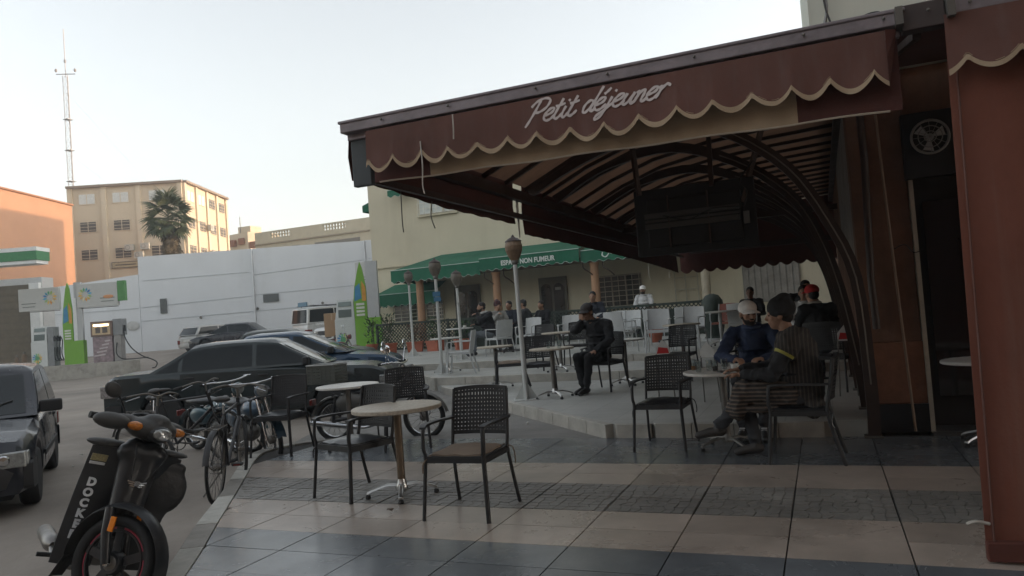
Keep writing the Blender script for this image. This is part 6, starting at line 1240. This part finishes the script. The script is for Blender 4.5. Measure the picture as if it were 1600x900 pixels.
# palm
PL = mat('palm_leaf', (.055,.072,.032), .6, var=.35, scale=3, trans=.15); PD = mat('palm_dead_frond', (.10,.08,.05), .9, var=.35, scale=4); pt = thing('palm_tree', 'fan palm with a skirt of dead fronds in front of the beige block', 'palm tree', (-41.72,38.63,.8)); pt.scale = (.79,.79,.79)
M().lathe([(.42,0),(.36,3),(.33,7),(.3,11.2)], n=12).build('trunk', mat('palm_trunk', (.14,.11,.08), .9, bump=.6, bscale=8), pt, smooth=40)
def fan(seed, droop, n=16):
    rr = random.Random(seed); g = M(); g.tube([(0,0,0),(.6,0,.05),(1.1,0,.02)], .03, 4)
    for i in range(n):
        a = R(-78)+R(156)*i/(n-1)+rr.uniform(-.05,.05); l = 1.15*(.75+.25*math.cos(a))*rr.uniform(.85,1.1); d = Vector((math.cos(a),math.sin(a),0)); s = Vector((-math.sin(a),math.cos(a),0)); b = Vector((1.05,0,.02)); m1 = b+d*l*.55+Vector((0,0,-.06)); e = b+d*l+Vector((0,0,-droop*l)); w_ = .075
        g.add([b,m1+s*w_,m1-s*w_,e,m1+Vector((0,0,.03))],[(0,1,4),(0,4,2),(1,3,4),(4,3,2)])
    return g
fm_ = [fan(i,.35).mesh('frond',PL,fix=False) for i in range(4)]; fd_ = [fan(9+i,.7,12).mesh('frond',PD,fix=False) for i in range(3)]; rp = random.Random(5)
for i in range(46):
    el = R(80)-R(115)*(i/45)**.8; inst('frond', fm_[i%4], pt, (0,0,11.4+.6*math.sin(el)), (rp.uniform(-.6,.6), -el, i*2.4+rp.uniform(-.2,.2)), (1.12*rp.uniform(.85,1.1),)*3)
for i in range(85): zz = 11.2-3.4*rp.random()**.9; inst('frond', fd_[i%3], pt, (.1,.0,zz), (rp.uniform(-.7,.7), R(68)+rp.uniform(-.15,.25), rp.uniform(0,6.3)), (.95*rp.uniform(.75,1.05),)*3)
# litter
for x, y, z, lab, nm in ((-3.08,4.72,.012,'small crumpled brown wrapper on the pink tiles before the nearest table','wrapper'),(-3.55,8.75,.0,'crumpled white tissue on the concrete behind the tan cushioned chair','tissue'),(-4.15,3.75,-.14,'small white scrap on the street beside the scooter wheel','paper scrap'),(-9.8,7.3,-.14,'pale paper scrap lying on the open street','paper scrap'),(-9.0,6.6,-.14,'second pale scrap on the street nearer the scooter','paper scrap')):
    rr = random.Random(x); g = M(); P = [(rr.uniform(-.05,.05), rr.uniform(-.03,.03), rr.uniform(0,.035)) for _ in range(7)]; g.add(P, [(0,1,2),(2,3,4),(4,5,6),(0,3,5),(1,4,6)]); o = g.build(nm.replace(' ','_'), mat('litter_'+nm.split()[0], (.12,.09,.07) if nm == 'wrapper' else (.5,.5,.47), .8), loc=(x,y,z), fix=False); tag(o, lab, 'litter')

streak(WWL,.3,1.2,.14,(.50,.50,.47),.5); streak(BG1,.3,.7,.07,(.42,.34,.25),.5); streak(ORG,.4,.5,.08,(.36,.2,.12),.5); streak(MATS['pale_cream'],.3,1,.1,(.38,.33,.25),.5)
# ================================================================== PEOPLE
def cloth(nm, c, rough=.9): return mat(nm, c, rough, var=.2, scale=9, bump=.5, bscale=28)
EYE = mat('eye', (.02,.015,.012), .15); HAIR = mat('dark_hair', (.012,.010,.009), .7, bump=.5, bscale=90); SHO = mat('dark_shoe', (.02,.02,.021), .5); LACE = mat('shoe_white', (.55,.55,.55), .6)
SEAT = dict(hip=(0,-.02,.53), spine=(0,-.06,.75), chest=(0,-.05,.95), neck=(0,-.01,1.10), head=(0,.03,1.235),
    shL=(-.185,-.05,1.03), shR=(.185,-.05,1.03), elL=(-.25,.06,.79), elR=(.25,.06,.79), wrL=(-.12,.27,.74), wrR=(.12,.27,.74),
    knL=(-.11,.40,.54), knR=(.11,.40,.54), anL=(-.12,.40,.09), anR=(.12,.40,.09), toL=(-.13,.55,.035), toR=(.13,.55,.035))
def hand(g, wr, d, nrm, s=1., curl=.5):
    """palm, four unequal curled fingers and a thumb leaving the side of the palm"""
    d = Vector(d).normalized(); nrm = Vector(nrm); nrm = (nrm-d*nrm.dot(d)).normalized(); sd_ = d.cross(nrm); wr = Vector(wr)
    for k in range(4):
        o = (k-1.5)*.019; a = wr+d*.02+sd_*o*.7; b = wr+d*.085+sd_*o; g.cap(a, b, .0145, .0115, 8); l = (.062,.072,.067,.052)[k]
        c1 = b+(d*math.cos(curl*.6)+nrm*math.sin(curl*.6))*l*.5; c2 = c1+(d*math.cos(curl*1.6)+nrm*math.sin(curl*1.6))*l*.5; g.cap(b, c1, .0095, .009, 8); g.cap(c1, c2, .009, .0075, 8)
    t0 = wr+d*.03+sd_*.028*s; t1 = t0+(d*.6+sd_*.75*s+nrm*.3).normalized()*.035; t2 = t1+(d*.95+sd_*.15*s+nrm*.35).normalized()*.032; g.cap(t0,t1,.013,.011,8); g.cap(t1,t2,.011,.009,8)
def person(lab, loc, face, J=None, head=(0,0), jacket=None, trousers=None, shoes=SHO, skin=SKIN, hat=None, hatm=None, beard=None, hood=None, vox=.016, hands=((0,1,-.1),(0,1,-.1)), curl=.6, lower=True, extra=None, robe=None, hair=True, scale=1.):
    j = dict(SEAT); j.update(J or {}); j = {k: Vector(v) for k, v in j.items()}; t = thing('person', lab, 'person', loc, yaw(*face)); t.scale = (scale,)*3
    hm = Matrix.Rotation(head[0],3,'Z') @ Matrix.Rotation(head[1],3,'X'); hc = j['head']; H_ = lambda p: hc + hm @ Vector(p)
    g = M()   # continuous body
    g.ell(H_((0,-.012,.03)),(.076,.096,.092),16,12,hm); g.ell(H_((0,.025,-.025)),(.062,.070,.098),16,12,hm); g.ell(H_((0,.045,-.085)),(.042,.045,.035),12,8,hm)
    g.cap(H_((0,.092,.012)),H_((0,.113,-.026)),.010,.0155,8); g.cap(H_((-.034,.078,.028)),H_((.034,.078,.028)),.013,.013,8); g.cap(H_((-.018,.092,-.060)),H_((.018,.092,-.060)),.010,.010,8)
    for s in (1,-1): g.ell(H_((.077*s,-.008,-.008)),(.013,.023,.034),10,8,hm); g.ell(H_((.042*s,.062,-.022)),(.022,.022,.022),8,6,hm)
    g.cap(H_((0,-.02,-.06)), j['neck']-Vector((0,0,.03)), .056, .062, 12)
    g.cap(j['neck']-Vector((0,0,.05)), j['chest'], .07, .125, 12); g.cap(j['shL'],j['shR'],.062,.062,12); g.cap(j['chest'],j['spine'],.135,.125,14); g.cap(j['spine'],j['hip'],.125,.14,14)
    for s, q in (('L',0),('R',1)):
        sg = -1 if s == 'L' else 1; g.cap(j['sh'+s],j['el'+s],.052,.042); g.cap(j['el'+s],j['wr'+s],.042,.026); g.cap(j['hip']+Vector((sg*.085,.03,0)),j['kn'+s],.085,.055,12); g.cap(j['kn'+s],j['an'+s],.052,.034); g.cap(j['an'+s]-Vector((0,0,.035)),j['to'+s],.035,.028)
        d = j['wr'+s]-j['el'+s]; hd = hands[q]; hand(g, j['wr'+s]-d.normalized()*.01, hd[:3], hd[3:] if len(hd) > 3 else (0,-.2,-1), -sg, curl)
    settle('body', g, skin, t, min(vox,.0085) if vox < .014 else vox, 2)
    for s in (1,-1): g = M(); g.ell(H_((.030*s,.0835,.004)),(.013,.008,.007),10,6,hm); g.build('eye', EYE, t, smooth=60)
    if hair: g = M(); g.ell(H_((0,-.022,.045)),(.083,.098,.090),16,12,hm); g.ell(H_((0,-.05,-.01)),(.074,.062,.07),14,10,hm); g.build('hair', HAIR, t, smooth=60)
    if beard: g = M(); g.ell(H_((0,.040,-.078)),(.060,.060,.048),14,10,hm); g.cap(H_((-.062,.0,-.03)),H_((-.045,.04,-.075)),.018,.02,8); g.cap(H_((.062,.0,-.03)),H_((.045,.04,-.075)),.018,.02,8); g.cap(H_((-.022,.1,-.045)),H_((.022,.1,-.045)),.007,.007,8); settle('beard', g, beard, t, .009, 2)
    if hat == 'cap':
        g = M(); g.ell(H_((0,-.012,.058)),(.093,.112,.082),20,12,hm); rows = []
        for i in range(4): rr_ = .085+.03*i; rows.append([H_((rr_*.95*math.sin(a)*(1-.12*i), .012+rr_*math.cos(a)*1.0, .050-.006*i-.02*abs(math.sin(a))**2)) for a in [R(-62+15.5*k) for k in range(9)]])
        g.build('cap_crown', hatm, t, smooth=60); g = M(); g.sheet(rows, .006); g.build('cap_visor', hatm, t, smooth=60)
    elif hat == 'beanie':
        g = M(); g.ell(H_((0,-.022,.058)),(.100,.120,.108),20,14,hm); g.lathe([(.0,0),(.098,0),(.106,.02),(.104,.055),(.0,.06)], H_((0,-.018,-.002)), 24); g.ell(H_((0,-.05,.125)),(.066,.075,.062),14,10,hm); settle('beanie', g, hatm, t, .010, 6)
    if jacket:
        g = M(); k = 1.0; g.cap(j['neck']-Vector((0,.005,.045)), j['chest'], .085, .155, 16); g.cap(j['shL'],j['shR'],.082,.082,14); g.cap(j['chest'],j['spine'],.165,.165,16); g.cap(j['spine'],j['hip']+Vector((0,0,.04)),.165,.185,16)
        for s in 'LR':
            w2 = j['el'+s].lerp(j['wr'+s],.93); m_ = j['sh'+s].lerp(j['el'+s],.6); g.cap(j['sh'+s],m_,.080,.070,12); g.cap(m_,j['el'+s],.072,.066,12); g.cap(j['el'+s],j['el'+s].lerp(w2,.5),.068,.056,12); g.cap(j['el'+s].lerp(w2,.4),w2,.054,.046,12); g.ell(j['el'+s],(.074,.07,.066))
            g.ell(j['sh'+s].lerp(j['el'+s],.35)+Vector((0,.01,0)),(.082,.08,.03)); g.ell(j['sh'+s].lerp(j['el'+s],.75),(.076,.074,.026))
        for zz in (.15,.45,.75): c_ = j['hip'].lerp(j['chest'],zz); g.ell(c_+Vector((.0,.02,0)),(.19,.172,.03),16,8)
        settle('jacket', g, jacket, t, max(vox,.011), 5, fold=.011)
        g = M(); n0 = j['neck']-Vector((0,.005,.01)); 
        for k in range(14): a = k*2*math.pi/14; b = (k+1)*2*math.pi/14; g.cap(n0+Vector((.076*math.cos(a),.072*math.sin(a),.012*math.sin(a)*-1)), n0+Vector((.076*math.cos(b),.072*math.sin(b),-.012*math.sin(b))), .022 if not hood else .034, None, 8)
        settle('collar', g, hood or jacket, t, .011, 3)
    if trousers and lower:
        g = M()
        g.ell(j['hip']+Vector((0,.0,-.01)),(.19,.16,.12),16,10)
        for s in 'LR':
            sg = -1 if s == 'L' else 1; a2 = j['kn'+s].lerp(j['an'+s],.9); g.cap(j['hip']+Vector((sg*.085,.02,0)),j['kn'+s],.108,.075,14); g.cap(j['kn'+s],j['kn'+s].lerp(a2,.5),.076,.066,14); g.cap(j['kn'+s].lerp(a2,.5),a2,.064,.058,14); g.ell(a2+Vector((0,.005,.02)),(.066,.07,.03)); g.ell(j['kn'+s]+Vector((0,.01,.0)),(.08,.078,.078))
        settle('trousers', g, trousers, t, max(vox,.011), 5, fold=.009)
    if lower and shoes:
        for s in 'LR':
            a, b = j['an'+s], j['to'+s]; d = (b-a); d.z = 0; d = d.normalized() if d.length > .02 else Vector((0,1,0)); tr = (b-a).normalized(); g = M(); g.cap(a-Vector((0,0,.03))-d*.03, a.lerp(b,.5)+Vector((0,0,-.01)), .044, .042, 12); g.cap(a.lerp(b,.4)+Vector((0,0,-.012)), b+tr*.02, .042, .036, 12); g.cap(a,a-Vector((0,0,.03)),.045,.05,12)
            sh_ = settle('shoe', g, shoes, t, .011, 3)
            if extra == 'laces': g = M(); [g.cap(a.lerp(b,q)+Vector((-.022,0,.036-.03*q)),a.lerp(b,q)+Vector((.022,0,.036-.03*q)),.006,.006,6) for q in (.25,.4,.55,.7)]; g.ell(a-d*.045-Vector((0,0,.02)),(.03,.02,.02)); g.build('lace', LACE, sh_, smooth=50)
    return t
BJ = cloth('blue_jacket', (.010,.022,.062), .8); BKC = cloth('black_cloth', (.014,.014,.016)); WHC = cloth('white_cap_cloth', (.72,.70,.67)); GRE = cloth('charcoal_trousers', (.035,.036,.04)); JNS = cloth('grey_jeans', (.13,.145,.16)); WHD = cloth('white_hoodie', (.5,.5,.5)); BRD = mat('beard_hair', (.02,.016,.014), .9, bump=.5, bscale=120); LTC = cloth('grey_beige_coat', (.26,.25,.23)); NVY = cloth('navy_coat', (.02,.024,.035)); RDC = cloth('red_cap_cloth', (.42,.02,.02)); GJ = cloth('dark_grey_jacket', (.03,.032,.035))
# man in blue jacket, facing the camera, forearms on the table
person('man in dark blue hooded jacket and pale baseball cap leaning on the table, facing right', (-.70,8.22,.0), (-.06,-1), J=dict(hip=(0,0,.55),spine=(0,.02,.76),chest=(0,.09,.96),neck=(0,.13,1.10),head=(.02,.17,1.225),shL=(-.20,.10,1.03),shR=(.20,.10,1.03),elL=(-.30,.30,.80),elR=(.30,.34,.80),wrL=(-.14,.60,.79),wrR=(.10,.60,.79),knL=(-.13,.46,.56),knR=(.13,.46,.56),anL=(-.10,.56,.10),anR=(.10,.56,.10),toL=(-.12,.72,.035),toR=(.11,.72,.035)),
    head=(.55,-.12), jacket=BJ, trousers=GRE, hat='cap', hatm=WHC, beard=BRD, hood=BJ, vox=.011, hands=((.55,.85,.0),(-.55,.85,0)), curl=.7, extra='laces')
# man in striped robe, profile, legs crossed, facing -X
ROBE = stripes('striped_robe', (.026,.022,.020), (.075,.063,.052), .030, 'Y', ratio=.76, distort=.35); RB2 = stripes('striped_robe_lap', (.028,.024,.022), (.13,.10,.078), .034, 'Z', ratio=.64, distort=.5)
pj = dict(hip=(0,.0,.55),spine=(0,-.02,.75),chest=(0,.01,.95),neck=(0,.05,1.09),head=(0,.105,1.225),shL=(-.19,.02,1.01),shR=(.19,.02,1.01),elL=(-.25,.18,.74),elR=(.22,.20,.78),wrL=(-.14,.46,.745),wrR=(.14,.50,.76),
    knL=(-.08,.42,.60),knR=(.10,.44,.55),anL=(.06,.70,.26),anR=(.11,.40,.10),toL=(.05,.86,.20),toR=(.12,.54,.04))
# his left side faces the camera
rbm = person('man in brown striped robe and black beanie, in profile with legs crossed', (-.25,6.74,0), (-1,.0), J=pj, head=(0,-.05), jacket=BKC, trousers=GRE, hat='beanie', hatm=cloth('black_knit', (.014,.014,.015)), vox=.011, hands=((.15,1,.0),(-.15,1,.0)), curl=.5, shoes=mat('worn_dark_shoe', (.035,.03,.026), .6))
J_ = {k: Vector(v) for k, v in {**SEAT, **pj}.items()}
g = M(); g.cap(J_['neck']-Vector((0,.02,.05)),J_['chest'],.095,.17,16); g.cap((-.13,.0,1.0),(.13,.0,1.0),.098,.098,14); g.cap(J_['chest'],J_['spine'],.178,.178,16); g.cap(J_['spine'],J_['hip']+Vector((0,-.01,0)),.182,.192,16); g.ell((0,-.10,.46),(.21,.10,.12)); g.ell((0,-.04,1.05),(.16,.09,.07)); g.cap((-.17,.01,1.02),(.17,.01,1.02),.107,.107,14)
for s_ in 'LR': g.cap(J_['sh'+s_],J_['sh'+s_].lerp(J_['el'+s_],.22),.106,.098,14)
settle('robe', g, ROBE, rbm, .012, 5, fold=.012)
g = M()
for s, kn in ((-1,J_['knL']),(1,J_['knR'])): g.cap((s*.09,.06,.56),kn+Vector((0,.02,0)),.125,.10,14); g.cap(kn+Vector((0,.03,0)),kn+Vector((0,.08,-.16)),.095,.09,12)
g.cap((-.08,.42,.58),(.0,.55,.42),.10,.085,12); g.ell((0,.28,.44),(.19,.24,.05),16,8)
settle('robe_skirt', g, RB2, rbm, .012, 5, fold=.014)
m_ = J_['shL'].lerp(J_['elL'],.38); g = M(); d = (J_['elL']-J_['shL']).normalized(); g.tube([m_-d*.012+Vector((-.004,.004,0)), m_+d*.012+Vector((-.004,.004,0))], [.083,.081], 20); g.build('arm_band', mat('yellow_band', (.30,.28,.04), .6), rbm, smooth=60)
# man in black covering his face
person('man in black jacket sitting alone, hand pressed over his face', (-3.22,11.02,.14), (-.22,-1), J=dict(hip=(0,0,.53),spine=(0,0,.75),chest=(0,.05,.95),neck=(.03,.11,1.09),head=(.07,.17,1.21),shL=(-.21,.05,1.01),shR=(.21,.05,1.03),elL=(-.27,.14,.78),elR=(.24,.30,.94),wrL=(-.10,.34,.62),wrR=(.10,.315,1.08),knL=(-.06,.44,.54),knR=(.14,.44,.54),anL=(.0,.48,.09),anR=(.10,.40,.09),toL=(.02,.64,.035),toR=(.13,.55,.035)),
    head=(-.1,-.22), jacket=BKC, trousers=BKC, skin=SKIN, hat='cap', hatm=cloth('faded_dark_cap', (.05,.045,.045)), vox=.012, hands=((.2,.9,-.2),(-.15,.1,1,0,-1,0)), curl=.35)
def far(lab, x, y, z, f, jac, hat=None, hm=None, head=(0,0), J=None, trou=GRE, skin=SKIN, beard=None, hood=None, sc=1., hair=True): return person(lab, (x,y,z), f, J=J, head=head, jacket=jac, trousers=trou, hat=hat, hatm=hm, skin=skin, beard=beard, hood=hood, vox=.017, scale=sc, hair=hair)
far('bearded man in black coat eating at the white table, hand at his mouth', -8.0,17.35,.42,(-.75,-.6),BKC,beard=BRD,trou=JNS,hood=cloth('pale_fleece', (.45,.44,.42)),J=dict(wrL=(-.03,.26,1.08),elL=(-.22,.22,.86),wrR=(.10,.30,.80),chest=(0,.02,.95),neck=(0,.06,1.1),head=(0,.12,1.225)))
far('dark haired person in black behind the bearded man', -8.0,18.9,.42,(-.2,-1),NVY)
far('person in grey coat and dark knitted hat, turned right in rear group', -8.05,18.2,.42,(.7,-.7),LTC,'beanie',cloth('maroon_knit', (.05,.02,.022)),J=dict(wrR=(.03,.2,1.05),elR=(.2,.2,.86)))
far('stout man in dark coat facing left, left of the nearest lamp pole', -7.45,18.6,.42,(-1,-.2),GJ)
far('dark figure low down right of the nearest lamp pole, in the rear group', -7.2,19.3,.36,(-.4,-1),BKC)
far('person whose dark head shows just above the man in black', -5.0,16.9,.44,(.1,-1),NVY)
far('man in white hooded top and white cap sitting behind the lattice fence', -5.05,22.5,.55,(0,-1),WHD,'cap',WHC,beard=BRD,hood=WHD,sc=1.05)
far('man in black sitting alone against the pale wall, deep under the awning', -1.45,16.9,.25,(-.1,-1),BKC,skin=SKIN2)
far('figure in dark clothes bending over a table beneath the far arched ribs', -.35,14.3,.30,(.3,-1),BKC,J=dict(chest=(0,.14,.95),neck=(0,.22,1.08),head=(0,.3,1.19)))
far('man in white shirt half hidden behind the man with the red cap', -.28,12.9,.16,(-.1,-1),WHD,hood=WHD)
far('man in black with red cap and pale collar seen from behind near the arched ribs', -.10,10.9,.14,(-.3,1),BKC,'cap',RDC,head=(.25,0),hood=cloth('pale_collar_cloth', (.45,.42,.38)),J=dict(chest=(0,.05,.95),neck=(0,.1,1.1),head=(0,.14,1.23)))

# air: faint dusty haze round the whole scene
hm_ = bpy.data.materials.new('haze_air'); hm_.use_nodes = True; n_ = hm_.node_tree; n_.nodes.remove(n_.nodes['Principled BSDF']); v_ = n_.nodes.new('ShaderNodeVolumePrincipled'); v_.inputs['Density'].default_value = .0018; v_.inputs['Color'].default_value = (.82,.89,.95,1); n_.links.new(v_.outputs[0], n_.nodes['Material Output'].inputs['Volume'])
tag(M().box((-50,120,21.5),(520,380,46)).build('haze', hm_), kind='stuff')
